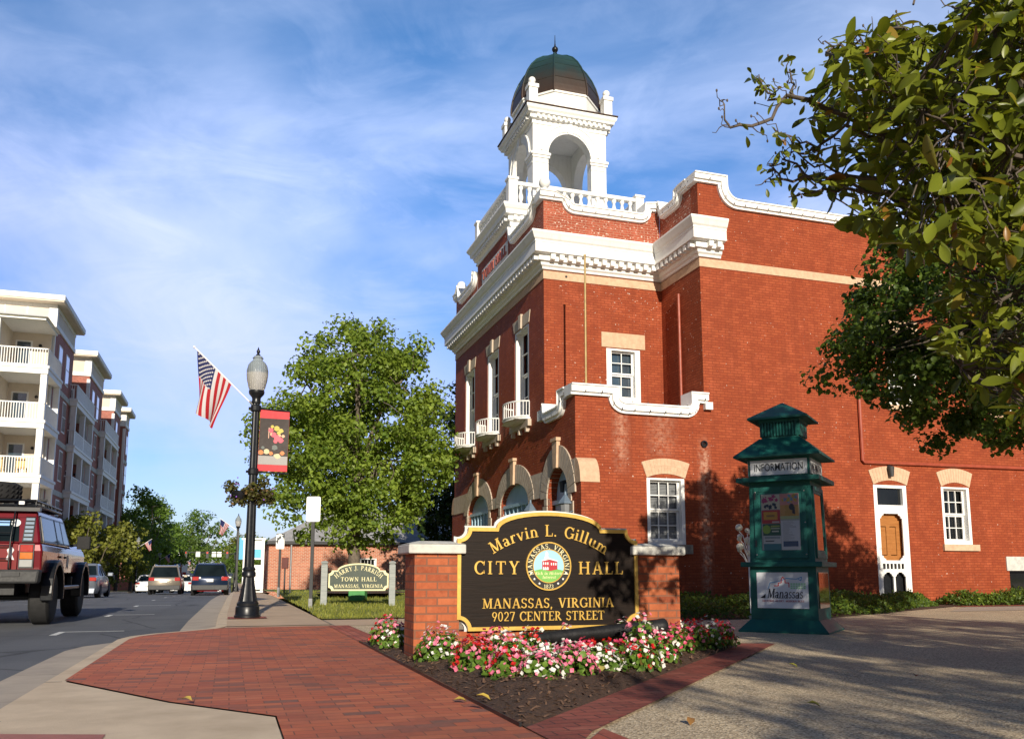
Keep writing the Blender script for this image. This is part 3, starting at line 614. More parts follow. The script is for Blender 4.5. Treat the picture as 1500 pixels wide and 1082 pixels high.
# ---------- sash windows on the side walls
def sash(par,fn,u0,u1,z0,z1,dep=.1,rows=4,cols=3,rise=.12,glass='glass',jamb=.09,blind=False,name='window',fm='white',meet=True):
    """window > frame, pane, (blind); fn as for plates, dep is the recess behind the wall face"""
    m=MB(); W_=u1-u0; zh=z1
    top=[(u0,z1)]+[(u0+W_*k/12,z1+rise*(1-(2*k/12-1)**2)) for k in range(1,12)]+[(u1,z1)] if rise else [(u0,z1),(u1,z1)]
    m.plate([(u0,z0),(u0,z0)][:1]+[(u1,z0)]+top[::-1],[rect(u0+jamb,u1-jamb,z0+jamb*1.1,z1-.05)],fn,-dep-.06,-.012)
    fr=m.build(name,M[fm],par)
    m=MB(); a,b,c,d=u0+jamb,u1-jamb,z0+jamb*1.1,z1-.05; s=.055; zm=(c+d)/2
    hl=[]
    for (lo,hi) in ((c,zm),(zm,d)) if meet else ((c,d),):
        rr=rows//2 if meet else rows; gw=(b-a-2*s-(cols-1)*.022)/cols; gh=(hi-lo-2*s*.8-(rr-1)*.022)/rr
        for i in range(cols):
            for j in range(rr):
                hl.append(rect(a+s+i*(gw+.022),a+s+i*(gw+.022)+gw,lo+s*.8+j*(gh+.022),lo+s*.8+j*(gh+.022)+gh))
    lower=[h for h in hl if h[0][1]<zm] if meet else hl; upper=[h for h in hl if h[0][1]>=zm] if meet else []
    m.plate(rect(a,b,c,zm if meet else d),lower,fn,-dep-.10,-dep-.065)
    if meet: m.plate(rect(a,b,zm,d),upper,fn,-dep-.06,-dep-.025)
    m.build('sash',M[fm],fr)
    one(lambda q:q.plate(rect(a,b,c,d),[],fn,-dep-.14,-dep-.13),'pane',M[glass],fr)
    if blind:
        mb_=MB()
        for k in range(int((d-c)/.035)): mb_.plate(rect(a+.02,b-.02,c+k*.035,c+k*.035+.026),[],fn,-dep-.125,-dep-.118)
        mb_.build('blind',M['blind'],fr)
    return fr
def jackarch(par,fn,u0,u1,z0,z1,rise,splay=.13,h=.38,n=13,matn='stone',proud=.02,name='lintel',rows=1):
    """segmental stone lintel cut into voussoirs"""
    m=MB(); W_=u1-u0
    def pt(k,r,top):
        f=k/n; u=u0+W_*f; z=z0+rise*(1-(2*f-1)**2)
        U=u0-splay+(W_+2*splay)*f; Z=z1+rise*1.05*(1-(2*f-1)**2); return (u+(U-u)*r,z+(Z-z)*r)
    for k in range(n):
        g=.06
        for j in range(rows):
            r0=j/rows+(.02 if j else 0); r1=(j+1)/rows; m.plate([pt(k+g,r0,0),pt(k+1-g,r0,0),pt(k+1-g,r1,1),pt(k+g,r1,1)],[],fn,-.05,proud)
    o=m.build(name,M[matn],par)
    mm=MB(); mm.plate([pt(k,0,0) for k in range(n+1)]+[pt(k,1,1) for k in range(n,-1,-1)],[],fn,-.05,proud-.006); mm.build('lintel_mortar',M['stone'],o)
    return o
sash(TH,SY(),1.79,2.79,1.46,3.02,blind=True); jackarch(TH,SY(),1.79,2.80,3.02,3.38,.1,rows=2)
bx('sill',M['sillstone'],TH,1.70,2.92,-.09,.1,1.24,1.455)
sash(TH,SY(),10.43,11.38,1.55,3.07); jackarch(TH,SY(),10.43,11.38,3.07,3.44,.12)
bx('sill',M['stone'],TH,10.36,11.54,-.07,.1,1.38,1.545)
for u in (8.92,12.3):
    sash(TH,SY(),u,u+.96,5.2,7.12,rise=0); one(lambda q:q.plate(rect(u-.12,u+1.08,7.14,7.55),[],SY(),-.04,.02),'lintel',M['stone'],TH); bx('sill',M['stone'],TH,u-.06,u+1.02,-.06,.1,5.04,5.19)
# recess window on the upper floor
sash(TH,SY(0,2.05),1.74,2.72,5.2,6.66,rise=0,rows=4,cols=2,jamb=.15,glass='glassblue')
one(lambda q:q.plate(rect(1.6,2.86,6.68,7.08),[],SY(0,2.05),-.04,.02),'lintel',M['stone'],TH)
# basement window
bx('lintel',M['capstone'],TH,12.45,13.75,-.03,.1,.865,1.24); one(lambda q:q.plate(rect(12.55,13.55,.1,.86),[],SY(),-.2,-.19),'pane',M['glass'],TH)
# ---------- side door with fretwork screen
D=MB(); D.plate([(8.25,0),(9.3,0),(9.3,3.06)]+[(8.25+1.05*(12-k)/12,3.06+.12*(1-(2*(12-k)/12-1)**2)) for k in range(1,12)]+[(8.25,3.06)],[rect(8.34,9.21,.02,2.42),rect(8.37,9.18,2.54,2.98)],SY(),-.12,-.012)
dr=D.build('door_frame',M['white'],TH)
one(lambda q:q.plate(rect(8.3,9.25,2.5,3.0),[],SY(),-.11,-.1),'transom_pane',M['glass'],dr)
def fret(u0,u1,z0,z1,s=.1):
    o=[]
    for cx,cz,sx,sz in ((u1,z0,-1,1),(u1,z1,-1,-1),(u0,z1,1,-1),(u0,z0,1,1)):
        c=[(cx+sx*s*1.5,cz),(cx+sx*s*1.35,cz+sz*s*.55),(cx+sx*s*.95,cz+sz*s*.5),(cx+sx*s*.8,cz+sz*s*.8),(cx+sx*s*.5,cz+sz*s*.95),(cx+sx*s*.55,cz+sz*s*1.35),(cx,cz+sz*s*1.5)]
        if (sx*sz)<0: o+=c
        else: o+=c[::-1]
    return o
D=MB(); hl=[fret(8.42,9.13,1.12,2.32,.085),fret(8.42,8.745,.12,.82,.07),fret(8.80,9.13,.12,.82,.07)]+[rect(8.435+k*.116,8.435+k*.116+.082,.9,1.04) for k in range(6)]
D.plate(rect(8.34,9.21,.02,2.42),hl,SY(),-.06,-.025); D.build('screen_door',M['white'],dr)
D=MB(); D.plate(rect(8.34,9.21,.02,2.42),[rect(8.52,8.72,1.25,2.0),rect(8.83,9.03,1.25,2.0)],SY(),-.21,-.17); D.plate(rect(8.53,8.71,1.27,1.98),[],SY(),-.205,-.18); D.plate(rect(8.84,9.02,1.27,1.98),[],SY(),-.205,-.18)
D.build('inner_door',M['wood'],dr); one(lambda q:q.plate(rect(8.36,9.19,.03,1.08),[],SY(),-.165,-.155),'dark_panel',M['black'],dr)  # black panel behind the lower fretwork so its openings come out dark
one(lambda q:q.ball((9.08,.13,1.05),.03),'door_handle',M['brass'],dr)
jackarch(TH,SY(),8.25,9.31,3.06,3.42,.12)
m=MB(); m.tube([(8.76,-.02,3.52),(8.76,-.1,3.5),(8.76,-.11,3.27)],[.06,.085,.05],10); m.build('wall_lamp',M['darkgrey'],TH,smooth=40)
# pipes, vent hole, poles
m=MB(); m.tube([(7.93,-.05,6.4),(7.93,-.05,3.66),(7.97,-.05,3.62),(17,-.05,3.68)],.045,8); m.build('downpipe',M['copperpipe'],TH,smooth=40)
m=MB(); m.lathe([(.08,-.01),(.09,.0),(.085,.05),(.055,.05),(.05,.0)],14); o=m.build('vent_hole',M['black'],TH); o.location=(3.34,-.0,3.88); o.rotation_euler=(R(90),0,0)
m=MB(); m.tube([(.35,.16,4.95),(.36,.16,8.32)],.027,8); m.tube([(.36,.16,8.32),(.36,.16,8.36)],.034,8); m.build('flag_pole',M['brass'],TH,smooth=40)
m=MB(); m.tube([(3.33,1.0,4.7),(3.33,1.0,7.95)],.035,8); m.build('downpipe',M['copperpipe'],TH,smooth=40)
# iron anchor plates on the recess wall
m=MB()
for x,z in ((.62,8.47),): m.ball((x,2.04,z),.035)
m.build('wall_anchor',M['darkgrey'],TH)
# ---------- front windows with bowed balconies
for c in (3.86,6.62,9.3):
    fr=sash(TH,FX(),c-.62,c+.62,4.9,7.52,dep=.16,rise=0,rows=4,cols=2,jamb=.12,glass='glassblue')
    m=MB()
    for k in range(-3,4):
        if k==0: continue
        u0=c+(k-.5)*.18; tz=.0
        m.plate([(c+(k-.5)*.185,7.53),(c+(k+.42)*.185,7.53),(c+(k+.46)*.215,7.85),(c+(k-.5)*.215,7.85)],[],FX(),-.04,.02)
    m.plate([(c-.085,7.5),(c+.085,7.5),(c+.11,7.9),(c-.11,7.9)],[],FX(),-.04,.07); m.build('lintel',M['stonegrey'],TH)
    m=MB(); m.box(-.1,.1,c-.8,c+.8,4.66,4.84)
    for k in (-.6,0,.6): m.box(-.1,0.02,c+k-.05,c+k+.05,4.52,4.66)
    m.build('sill',M['stonegrey'],TH)
    bal=thing_part=bpy.data.objects.new('balcony',None); COL.objects.link(bal); bal.parent=TH
    pts=[(-.02-.47*sin(PI*k/16),c-.7*cos(PI*k/16)) for k in range(17)]
    m=MB(); m.tube([(x,y,5.34) for x,y in pts],.022,6); m.tube([(x,y,4.93) for x,y in pts],.028,6); m.build('rail',M['white'],bal)
    m=MB()
    for k in range(37):
        f=k/36*16; i=min(15,int(f)); g=f-i; x=pts[i][0]*(1-g)+pts[i+1][0]*g; y=pts[i][1]*(1-g)+pts[i+1][1]*g
        if k%2==0: m.tube([(x,y,4.93),(x,y,5.34)],.011,5)
    m.build('balusters',M['white'],bal)
    m=MB(); m.plate([(0.0,c-.72),(0.0,c+.72)]+[(x,y) for x,y in pts[::-1]][1:-1],[],lambda u,v,w:(u,v,4.86+w),0,.05)
    m.frus(-.28,0,c-.45,c+.45,4.80,-.40,0,c-.62,c+.62,4.86); m.build('balcony_floor',M['whitegrey'],bal)
# ---------- ground floor arches
def arch_ring(c,r,z,ry,r2,ry2,n):
    m=MB()
    P=lambda k,f:(c+(r+(r2-r)*f)*cos(PI*k/n),z+(ry+(ry2-ry)*f)*sin(PI*k/n))
    for k in range(n): m.plate([P(k+.05,0),P(k+.5,0),P(k+.95,0),P(k+.95,1),P(k+.5,1),P(k+.05,1)],[],FX(),-.36,.035)
    o=m.build('arch',M['stonegrey'],TH)
    m=MB(); m.plate([(c-.11,z+ry-.03),(c+.11,z+ry-.03),(c+.16,z+ry2+.1),(c-.16,z+ry2+.1)],[],FX(),-.1,.09); m.plate(rect(c-.2,c+.2,z+ry2+.1,z+ry2+.18),[],FX(),-.1,.12); m.build('keystone',M['stone'],o)
for c,r,z,ry in ARCH: arch_ring(c,r,z,ry,r+.45,ry+.52,17 if r<1 else 23)
def block(u0,u1,z0,z1,proud=.028,name='quoin',mt='stonegrey'): return one(lambda q:q.plate(rect(u0,u1,z0,z1),[],FX(),-.06,proud),name,M[mt],TH)
# impost blocks between the arches
def impost(pts): return one(lambda q:q.plate(pts,[],FX(),-.06,.022),'impost_stone',M['stonegrey'],TH)
def ringpt(a,th): c,r,z,ry=a; return (c+(r+.46)*cos(R(th)),z+(ry+.53)*sin(R(th)))
def ou(a,z,sg):
    c,r,zs,ry=a; q=max(0,min(1,(z-zs)/(ry+.525))); return c+sg*((r+.455)*math.sqrt(1-q*q))
def gapstone(a,b_,z0,z1,n=8):
    zz=[z0+(z1-z0)*k/n for k in range(n+1)]
    L1=[((ou(a,z,1) if a else 0.0),z) for z in zz]; R1=[((ou(b_,z,-1) if b_ else 11.28),z) for z in zz]
    ok=[(l,r) for l,r in zip(L1,R1) if r[0]-l[0]>.02]
    if len(ok)>1: impost([l for l,_ in ok]+[r for _,r in ok][::-1])
gapstone(ARCH[0],ARCH[1],2.68,3.32); gapstone(ARCH[1],ARCH[2],2.68,3.0); gapstone(None,ARCH[0],2.84,3.4); gapstone(ARCH[2],None,2.82,3.42)
for k in range(9):
    z=.05+k*.3
    for u,s in ((1.85,1),(3.26,-1),(5.74,1),(7.0,-1),(9.4,1),(.43,-1)):
        wdt=.3 if k%2 else .19; 
        if u==.43 and z>2.5: continue
        a,b=(u,u+wdt) if s>0 else (u-wdt,u); block(max(.03,a),b,z,z+.285)
# corner buttresses with rounded stone shoulders
for y0,sg in ((0,-1),(11.28,1)):
    f=lambda u,v,w:(w,y0+sg*u,v)
    bt=MB(); bt.plate(rect(0,.3,-.3,2.83),[],f,.003,.43); b_=bt.build('buttress',M['brick'],TH)
    bt=MB(); bt.plate([(0,2.835),(.315,2.835)]+arc(0,2.86,.315,.56,0,90,9),[],f,-.02,.46); bt.build('buttress_cap',M['stone'],b_,smooth=30)
# infills
for c,r,z,ry in ARCH[1:]:
    m=MB(); m.plate([(c-r,0),(c+r,0)]+arc(c,z,r,ry,0,180,14),[rect(c-r+.12+k*(2*r-.24)/6+.06,c-r+.12+(k+1)*(2*r-.24)/6-.06,1.1,2.6) for k in range(6)],FX(),-.2,-.14)
    for k in range(7): u=c-r+.12+k*(2*r-.24)/6; m.plate(rect(u-.04,u+.04,.6,2.62),[],FX(),-.138,-.08)
    m.plate(rect(c-r,c+r,2.625,2.72),[],FX(),-.138,-.06); m.plate(rect(c-r,c+r,.92,1.04),[],FX(),-.138,-.07)
    g=m.build('garage_door',M['bluedoor'],TH); one(lambda q:q.plate(rect(c-r+.1,c+r-.1,1.0,2.62),[],FX(),-.19,-.18),'pane',M['glass'],g)
c,r,z,ry=ARCH[0]
m=MB(); m.plate([(c-r,2.5),(c+r,2.5)]+arc(c,z,r,ry,0,180,14),[],FX(),-.3,-.24); m.plate(rect(c-r,c+r,2.46,2.56),[],FX(),-.235,-.12); m.plate(rect(c-r,c+r,2.14,2.455),[],FX(),-.3,-.2)
m.plate(rect(c+r-.22,c+r,0,2.135),[],FX(),-.3,-.18); m.plate(rect(c-r,c-r+.16,0,2.135),[],FX(),-.3,-.18)
g=m.build('entrance_surround',M['bluedoor'],TH)
m=MB(); m.plate(rect(c-r+.165,c+r-.225,0,2.13),[rect(c-.3,c-.02,1.2,1.9),rect(c+.04,c+.32,1.2,1.9)],FX(),-.3,-.26); m.build('entrance_door',M['reddoor'],TH)
m=MB(); text(m,'9027',.17,lambda u,v,w:(.2-w,c-.02-u,2.2+v)); m.build('house_number',M['bluegrey'],g)
m=MB(); m.tube([(.2,c-.02,2.98),(.1,c-.02,2.95),(.1,c-.02,2.72)],[.05,.075,.05],8); m.build('wall_lamp',M['darkgrey'],TH,smooth=40)
for u in (.10,2.52):
    ln=MB(); ln.tube([(-.03,u,2.2),(-.16,u,2.16),(-.2,u,2.12)],.014,6); ln.lathe([(.02,2.64),(.03,2.56),(.05,2.54),(.17,2.38),(.17,2.36),(.09,2.36)],6,(-.22,u,0)); ln.lathe([(.08,2.04),(.1,2.06),(.11,2.08)],6,(-.22,u,0)); lo=ln.build('lantern',M['bluegrey'],TH)
    one(lambda q:q.lathe([(.09,2.08),(.115,2.36)],6,(-.22,u,0)),'lantern_glass',M['blind'],lo)
# name panel on the attic
m=MB(); m.plate(rect(5.1,7.85,10.08,10.56),[],FX(),-.2,.015); npn=m.build('name_panel',M['whitegrey'],TH)
m=MB(); text(m,'TOWN HALL',.3,lambda u,v,w:(-w-.015,6.47-u,10.17+v),depth=.03); m.build('name_letters',M['copperpipe'],npn)
# attic block, its cornice and balustrade
m=MB(); m.plate(rect(4.9,8.4,9.5,10.98),[],FX(),-.5,0); m.build('wall',M['brick'],TH)
m=MB(); m.box(.5,4.2,4.9,8.4,9.45,11.4); m.box(.01,.5,4.86,4.9,9.5,11.0); m.box(.0,.5,8.4,8.44,9.5,11.0); m.build('attic_block',M['white'],TH)
ap=[(4.25,8.44),(0,8.44),(0,4.86),(4.25,4.86)]
m=MB(); m.sweep(ap,[(0,11.52),(.3,11.52),(.31,11.46),(.26,11.38),(.22,11.34),(.2,11.22),(.1,11.2),(.1,11.06),(.03,11.02),(.03,10.9),(0,10.9)]); m.box(0,4.25,4.86,8.44,11.0,11.5); m.build('attic_cornice',M['white'],TH)
m=MB(); dent((0,8.5),(0,4.8),.1,11.07,11.19,w=.1,gap=.2,dep=.08,mb=m); dent((0,4.86),(4.2,4.86),.1,11.07,11.19,w=.1,gap=.2,dep=.08,mb=m); m.build('dentils',M['white'],TH)
bl=bpy.data.objects.new('balustrade',None); COL.objects.link(bl); bl.parent=TH
corners=[(.06,4.92),(.06,8.38),(4.2,4.92),(4.2,8.38)]
for x,y in corners:
    m=MB(); m.box(x-.14,x+.14,y-.14,y+.14,11.52,12.34); m.box(x-.17,x+.17,y-.17,y+.17,12.34,12.42); m.box(x-.17,x+.17,y-.17,y+.17,11.52,11.62); m.build('post',M['white'],bl,bevel=.012)
m=MB()
for a,b_ in (((.06,5.06),(.06,8.24)),((.2,4.92),(4.06,4.92)),((.2,8.38),(4.06,8.38)),((4.2,5.06),(4.2,8.24))):
    for z0,z1,hw in ((11.52,11.62,.1),(12.2,12.32,.1)):
        m.box(min(a[0],b_[0])-(hw if a[0]==b_[0] else 0),max(a[0],b_[0])+(hw if a[0]==b_[0] else 0),min(a[1],b_[1])-(hw if a[1]==b_[1] else 0),max(a[1],b_[1])+(hw if a[1]==b_[1] else 0),z0,z1)
m.build('rail',M['white'],bl,bevel=.015)
bp=MB().lathe([(.075,0),(.075,.05),(.045,.07),(.04,.1),(.075,.2),(.08,.26),(.05,.36),(.04,.46),(.065,.49),(.075,.53),(.075,.58)],8).build('baluster',M['white'],bl,smooth=45)
first=True
for k in range(14):
    for (x,y) in ((.2+3.86*(k+.5)/14,4.92),):
        o=bp if first else bp.copy()
        if not first: COL.objects.link(o); o.parent=bl
        o.location=(x,y,11.62); first=False
for k in range(12):
    for x in (.06,):
        o=bp.copy(); COL.objects.link(o); o.parent=bl; o.location=(x,5.06+3.18*(k+.5)/12,11.62)
for x,y,z in ((.06,2.12,10.76),(.06,10.8,10.76)):
    m=MB(); m.lathe([(.1,0),(.1,.06),(.06,.08),(.06,.12)],14,(x,y,z)); m.ball((x,y,z+.26),.155,18,12); m.build('ball_finial',M['white'],TH,smooth=40)
# ---------- belfry
BF=bpy.data.objects.new('belfry',None); COL.objects.link(BF); BF.parent=TH
bx0,bx1,by0,by1=.92,3.38,5.47,7.93; cxm=(bx0+bx1)/2; cym=(by0+by1)/2
def bell(c): return [(c-.72,11.7),(c+.72,11.7)]+arc(c,13.66,.72,.78,0,180,18)
m=MB(); m.plate(rect(bx0,bx1,11.4,14.85),[bell(cxm)],SY(0,by0),-.32,0); m.plate(rect(bx0,bx1,11.4,14.85),[bell(cxm)],SY(0,by1),0,.32)
m.plate(rect(by0+.32,by1-.32,11.4,14.85),[bell(cym)],FX(-bx0),-.32,0); m.plate(rect(by0+.32,by1-.32,11.4,14.85),[bell(cym)],FX(-bx1),0,.32)
m.box(bx0,bx1,by0,by1,14.86,14.95); m.build('belfry_wall',M['white'],BF)
m=MB()
def archiv(fn,c):
    m.plate(band(arc(c,13.7,.74,.8,4,176,18),0,-.2)[::-1],[],fn,-.01,.025); m.plate(band(arc(c,13.7,.94,1.0,4,176,18),0,-.05)[::-1],[],fn,-.01,.05)
    m.plate([(c-.07,14.4),(c+.07,14.4),(c+.1,14.82),(c-.1,14.82)],[],fn,-.01,.075)
    for s in (-1,1):
        e=c+s*1.235; i=c+s*.66; a,b=min(e,i),max(e,i); a2,b2=(a-.05 if s<0 else a,b+.05 if s>0 else b)
        m.plate(rect(a2,b2,13.6,13.68),[],fn,-.0,.07); m.plate(rect(a2+.02,b2-.02,13.52,13.6),[],fn,0,.035); m.plate(rect(a+.05,b-.06,13.36,13.38),[],fn,0,.02)
archiv(SY(0,by0),cxm); archiv(FX(-bx0),cym)
for x0,x1 in ((bx0-.0,cxm-.66),(cxm+.66,bx1)): pass
m.build('archivolt',M['white'],BF)
ep=[(bx0,by0),(bx1,by0),(bx1,by1),(bx0,by1)]
m=MB(); m.sweep(ep,[(0,15.15),(.27,15.125),(.29,15.08),(.27,15.02),(.22,14.96),(.21,14.90),(.12,14.88),(.12,14.76),(.03,14.74),(.03,14.62),(0,14.6)],closed=True); m.build('belfry_cornice',M['white'],BF)
m=MB(); m.sweep(ep,[(0,15.20),(.31,15.16),(.31,15.13),(0,15.15)],closed=True); m.box(bx0,bx1,by0,by1,15.0,15.18); m.build('eave_flashing',M['copper'],BF)
m=MB()
for a,b_ in (((bx0,by0),(bx1,by0)),((bx0,by1),(bx0,by0)),((bx1,by0),(bx1,by1))): dent(a,b_,.12,14.77,14.87,w=.085,gap=.17,dep=.075,mb=m)
m.build('dentils',M['white'],BF)
m=MB(); a8=R(22.5); ap8=1.31/cos(a8)
m.lathe([(ap8,15.18),(ap8*1.0,15.72),(ap8*1.03,15.74),(ap8*1.03,15.8)],8,(cxm,cym,0),a8); m.build('drum',M['white'],BF)
pr=[(1.345,15.78),(1.35,15.9),(1.34,16.05),(1.30,16.3),(1.225,16.58),(1.11,16.87),(.95,17.15),(.75,17.4),(.5,17.6),(.24,17.73),(.08,17.77)]
m=MB(); m.lathe([(r/cos(a8),z) for r,z in pr],8,(cxm,cym,0),a8); dm=m.build('dome',M['copper'],BF)
m=MB()
for k in range(8):
    a=a8+k*PI/4; m.tube([(cxm+(r/cos(a8)+.005)*cos(a),cym+(r/cos(a8)+.005)*sin(a),z) for r,z in pr],.032,6)
for i in (3,5,6):
    r,z=pr[i]; m.tube([(cxm+(r/cos(a8)+.002)*cos(a8+k*PI/4),cym+(r/cos(a8)+.002)*sin(a8+k*PI/4),z) for k in range(9)],.012,5)
m.build('dome_rib',M['copper'],BF,smooth=50)
m=MB(); m.lathe([(.17,17.72),(.17,17.79),(.1,17.83),(.07,17.94),(.05,18.0)],12,(cxm,cym,0)); m.ball((cxm,cym,18.08),.105,14,10); m.tube([(cxm,cym,18.17),(cxm,cym,18.22),(cxm,cym,18.3),(cxm,cym,18.6)],[.03,.03,.018,.008],8); m.build('finial',M['black'],BF,smooth=40)
for x in (bx0-.03,bx1+.03):
    for y in (by0-.03,by1+.03):
        m=MB(); m.box(x-.14,x+.14,y-.14,y+.14,15.16,15.72); m.box(x-.17,x+.17,y-.17,y+.17,15.72,15.84); m.frus(x-.12,x+.12,y-.12,y+.12,15.84,x-.06,x+.06,y-.06,y+.06,15.92); m.ball((x,y,16.01),.115,14,10); m.build('corner_pinnacle',M['white'],BF,smooth=35)
m=MB(); 0 and m.lathe([(.42,12.75),(.38,12.85),(.3,13.1),(.25,13.4),(.12,13.5)],16,(cxm,cym,0)); m=None
m=MB(); m.box(6.9,8.3,2.6,4.0,9.4,11.15); 
for k in range(9): m.box(6.85,8.35,2.55,4.05,10.25+k*.1,10.28+k*.1)
rv=m.build('roof_ventilator',M['capstone'],None); rv.parent=TH
# ============================================================ GROUND
def sheet(name,mat_,s0,s1,t0,t1,dz,ds=2.0,dt=2.0,sub=None):
    ss=np.linspace(s0,s1,max(2,int((s1-s0)/ds)+1)); ts=np.linspace(t0,t1,max(2,int((t1-t0)/dt)+1))
    m=MB(); vs=[(s,t,grade(t)+dz) for t in ts for s in ss]; n=len(ss)
    m.add(vs,[(j*n+i,j*n+i+1,(j+1)*n+i+1,(j+1)*n+i) for j in range(len(ts)-1) for i in range(n-1)])
    o=m.build(name,mat_); o.location=G(0,0); o.rotation_euler=(0,0,PHI); return o
def poly(name,mat_,pts,z):
    m=MB(); tr=tessellate_polygon([[Vector((p[0],p[1],0)) for p in pts]]); m.add([(p[0],p[1],z) for p in pts],[tuple(x) for x in tr])
    o=m.build(name,mat_); o.location=G(0,0); o.rotation_euler=(0,0,PHI); 
    if o.data.polygons and o.data.polygons[0].normal.z<0: o.data.flip_normals()
    return o
struct(sheet('ground',M['grass'],-700,900,-120,1400,-.34,400,4))
struct(sheet('road',M['asphalt'],-14.6,-7.0,-60,420,-.13,4,2))
struct(sheet('pavement',M['walkc'],-18.6,-14.6,-40,420,-.004,4,2))
KS=[(-8.7,-60),(-8.7,-6.7),(-8.62,-6.2),(-8.4,-5.75),(-8.05,-5.3),(-7.75,-4.9),(-7.6,-4.3)]+[(-7.6+.011*max(0,t),t) for t in range(-2,160,2)]
def kerbmesh(name,o0,o1,z0,z1,mt,zl=None,cham=0):
    P=offset(KS,-o0); Q=offset(KS,-o1); m=MB(); vs=[];fs=[]
    for (a,b),(c,d),k in zip(P,Q,KS):
        g=grade(k[1]); vs+=[(a,b,z0+g),(a,b,z1-cham+g),(a*.85+c*.15,b*.85+d*.15,z1+g),(c,d,z1+g),(c,d,z0+g)]
    n=5
    for i in range(len(P)-1):
        for q in range(n): fs.append((i*n+q,(i+1)*n+q,(i+1)*n+(q+1)%n,i*n+(q+1)%n))
    m.add(vs,fs); o=m.build(name,mt); o.location=G(0,0); o.rotation_euler=(0,0,PHI); return o
struct(kerbmesh('gutter',-.55,0,-.5,-.122,M['gutter']))
struct(kerbmesh('kerb',0,.16,-.5,.003,M['conc'],cham=.02))
m=MB(); P_=[(-14.6,t) for t in range(-40,180,4)]
for (a,t),(a2,t2) in zip(P_,P_[1:]): m.add([(a-.15,t,grade(t)-.4),(a,t,grade(t)-.4),(a,t,grade(t)+.004),(a-.15,t,grade(t)+.004),(a-.15,t2,grade(t2)-.4),(a,t2,grade(t2)-.4),(a,t2,grade(t2)+.004),(a-.15,t2,grade(t2)+.004)],[(1,2,6,5),(2,3,7,6)])
o=struct(m.build('kerb',M['conc'])); o.location=G(0,0); o.rotation_euler=(0,0,PHI)
# pavement areas on our side
kin=[(a,b) for a,b in offset(KS,-.15)]
walk=[p for p in kin if -5.0<p[1]<60]
_k=[p for p in kin if p[1]>-4.6]; m=MB(); m.add([q for p in _k for q in ((p[0]-.004,p[1],grade(p[1])),(-5.9 if p[1]<30 else -5.0,p[1],grade(p[1])))],[(2*i,2*i+1,2*i+3,2*i+2) for i in range(len(_k)-1)])
sw=m.build('sidewalk',M['walkc']); sw.location=G(0,0); sw.rotation_euler=(0,0,PHI); struct(sw)
struct(poly('footpath',M['walkc'],[(-7.46,-4.75),(0,-4.75),(0,-2.95),(-5.9,-2.95),(-5.9,-4.5),(-7.46,-4.5)],.002))
pav=[(-5.98,-22),(-5.98,-4.75),(-7.45,-4.75)]+[p for p in kin if -12<p[1]<-4.6][::-1]+[(-8.56,-11.0),(-7.75,-12.4),(-7.16,-13.15),(-7.16,-22)]
struct(poly('brick_paving',M['paver'],pav,.006))
struct(poly('concrete_ramp',M['conc'],[(-8.56,-22),(-7.17,-22),(-7.17,-13.2),(-7.76,-12.45),(-8.56,-11.08)],.007))
struct(poly('tactile_paving',mat('tactile_red',(.42,.16,.13),.8,bmp=.5,bscale=30),[(-8.5,-22),(-7.98,-22),(-7.98,-13.5),(-8.5,-13.32)],.011))
struct(poly('plaza',M['agg'],[(-6,-40),(60,-40),(60,-1.0),(-.3,-.9),(-.3,-2.95),(-.0,-4.75),(-6,-4.75)],-.002))
struct(poly('brick_border',M['border'],[(-5.98,-8.2),(-5.68,-8.0),(-5.68,-4.75),(-5.98,-4.75)],.01))
m=MB()
def strip(p,q,w,z,m):
    p=Vector(p);q=Vector(q);d=(q-p).normalized();n_=Vector((d.y,-d.x))*w; m.add([(p.x,p.y,z),(q.x,q.y,z),(q.x+n_.x,q.y+n_.y,z),(p.x+n_.x,p.y+n_.y,z)],[(0,3,2,1)])
BEDP=[(-5.98,-13.95),(-2.05,-9.75),(-5.98,-8.1)]
bm_=brickmat('border_pavers_diagonal',[(.2,.05,.035),(.27,.06,.04),(.34,.1,.07)],(.06,.03,.025),bw=.2,bh=.1,ms=.005,vec='flat',bmp=.4)
struct(poly('brick_border',bm_,[(-5.98,-14.6),(-5.7,-14.15),(-1.6,-9.76),(-1.95,-9.6),(-2.05,-9.75),(-5.98,-13.95)],.012))
struct(poly('brick_border',M['border'],[(-5.98,-22),(-5.62,-22),(-5.62,-14.1),(-5.98,-14.6)],.0125))
# mulch bed: gently mounded sheet
rs=np.random.RandomState(4); m=MB(); N_=46; vs=[];fs=[]
p0,p1,p2=[Vector(p) for p in BEDP]; idx={}
for i in range(N_+1):
    for j in range(N_+1-i):
        a=i/N_;b=j/N_; p=p0+(p1-p0)*a+(p2-p0)*b; e=min(a,b,1-a-b); idx[i,j]=len(vs)
        vs.append((p.x,p.y,.012+.10*min(1,e*7)+(rs.rand()*.022 if e>0 else 0)))
for i in range(N_):
    for j in range(N_-i):
        fs.append((idx[i,j],idx[i+1,j],idx[i,j+1]))
        if j<N_-i-1: fs.append((idx[i+1,j],idx[i+1,j+1],idx[i,j+1]))
m.add(vs,fs); o=struct(m.build('mulch_bed',M['mulch'])); o.location=G(0,0); o.rotation_euler=(0,0,PHI)
def inbed(s,t):
    d=(p1-p0).x*(p2-p0).y-(p2-p0).x*(p1-p0).y; q=Vector((s,t))-p0
    a=(q.x*(p2-p0).y-(p2-p0).x*q.y)/d; b=((p1-p0).x*q.y-q.x*(p1-p0).y)/d; return min(a,b,1-a-b)
m=MB()
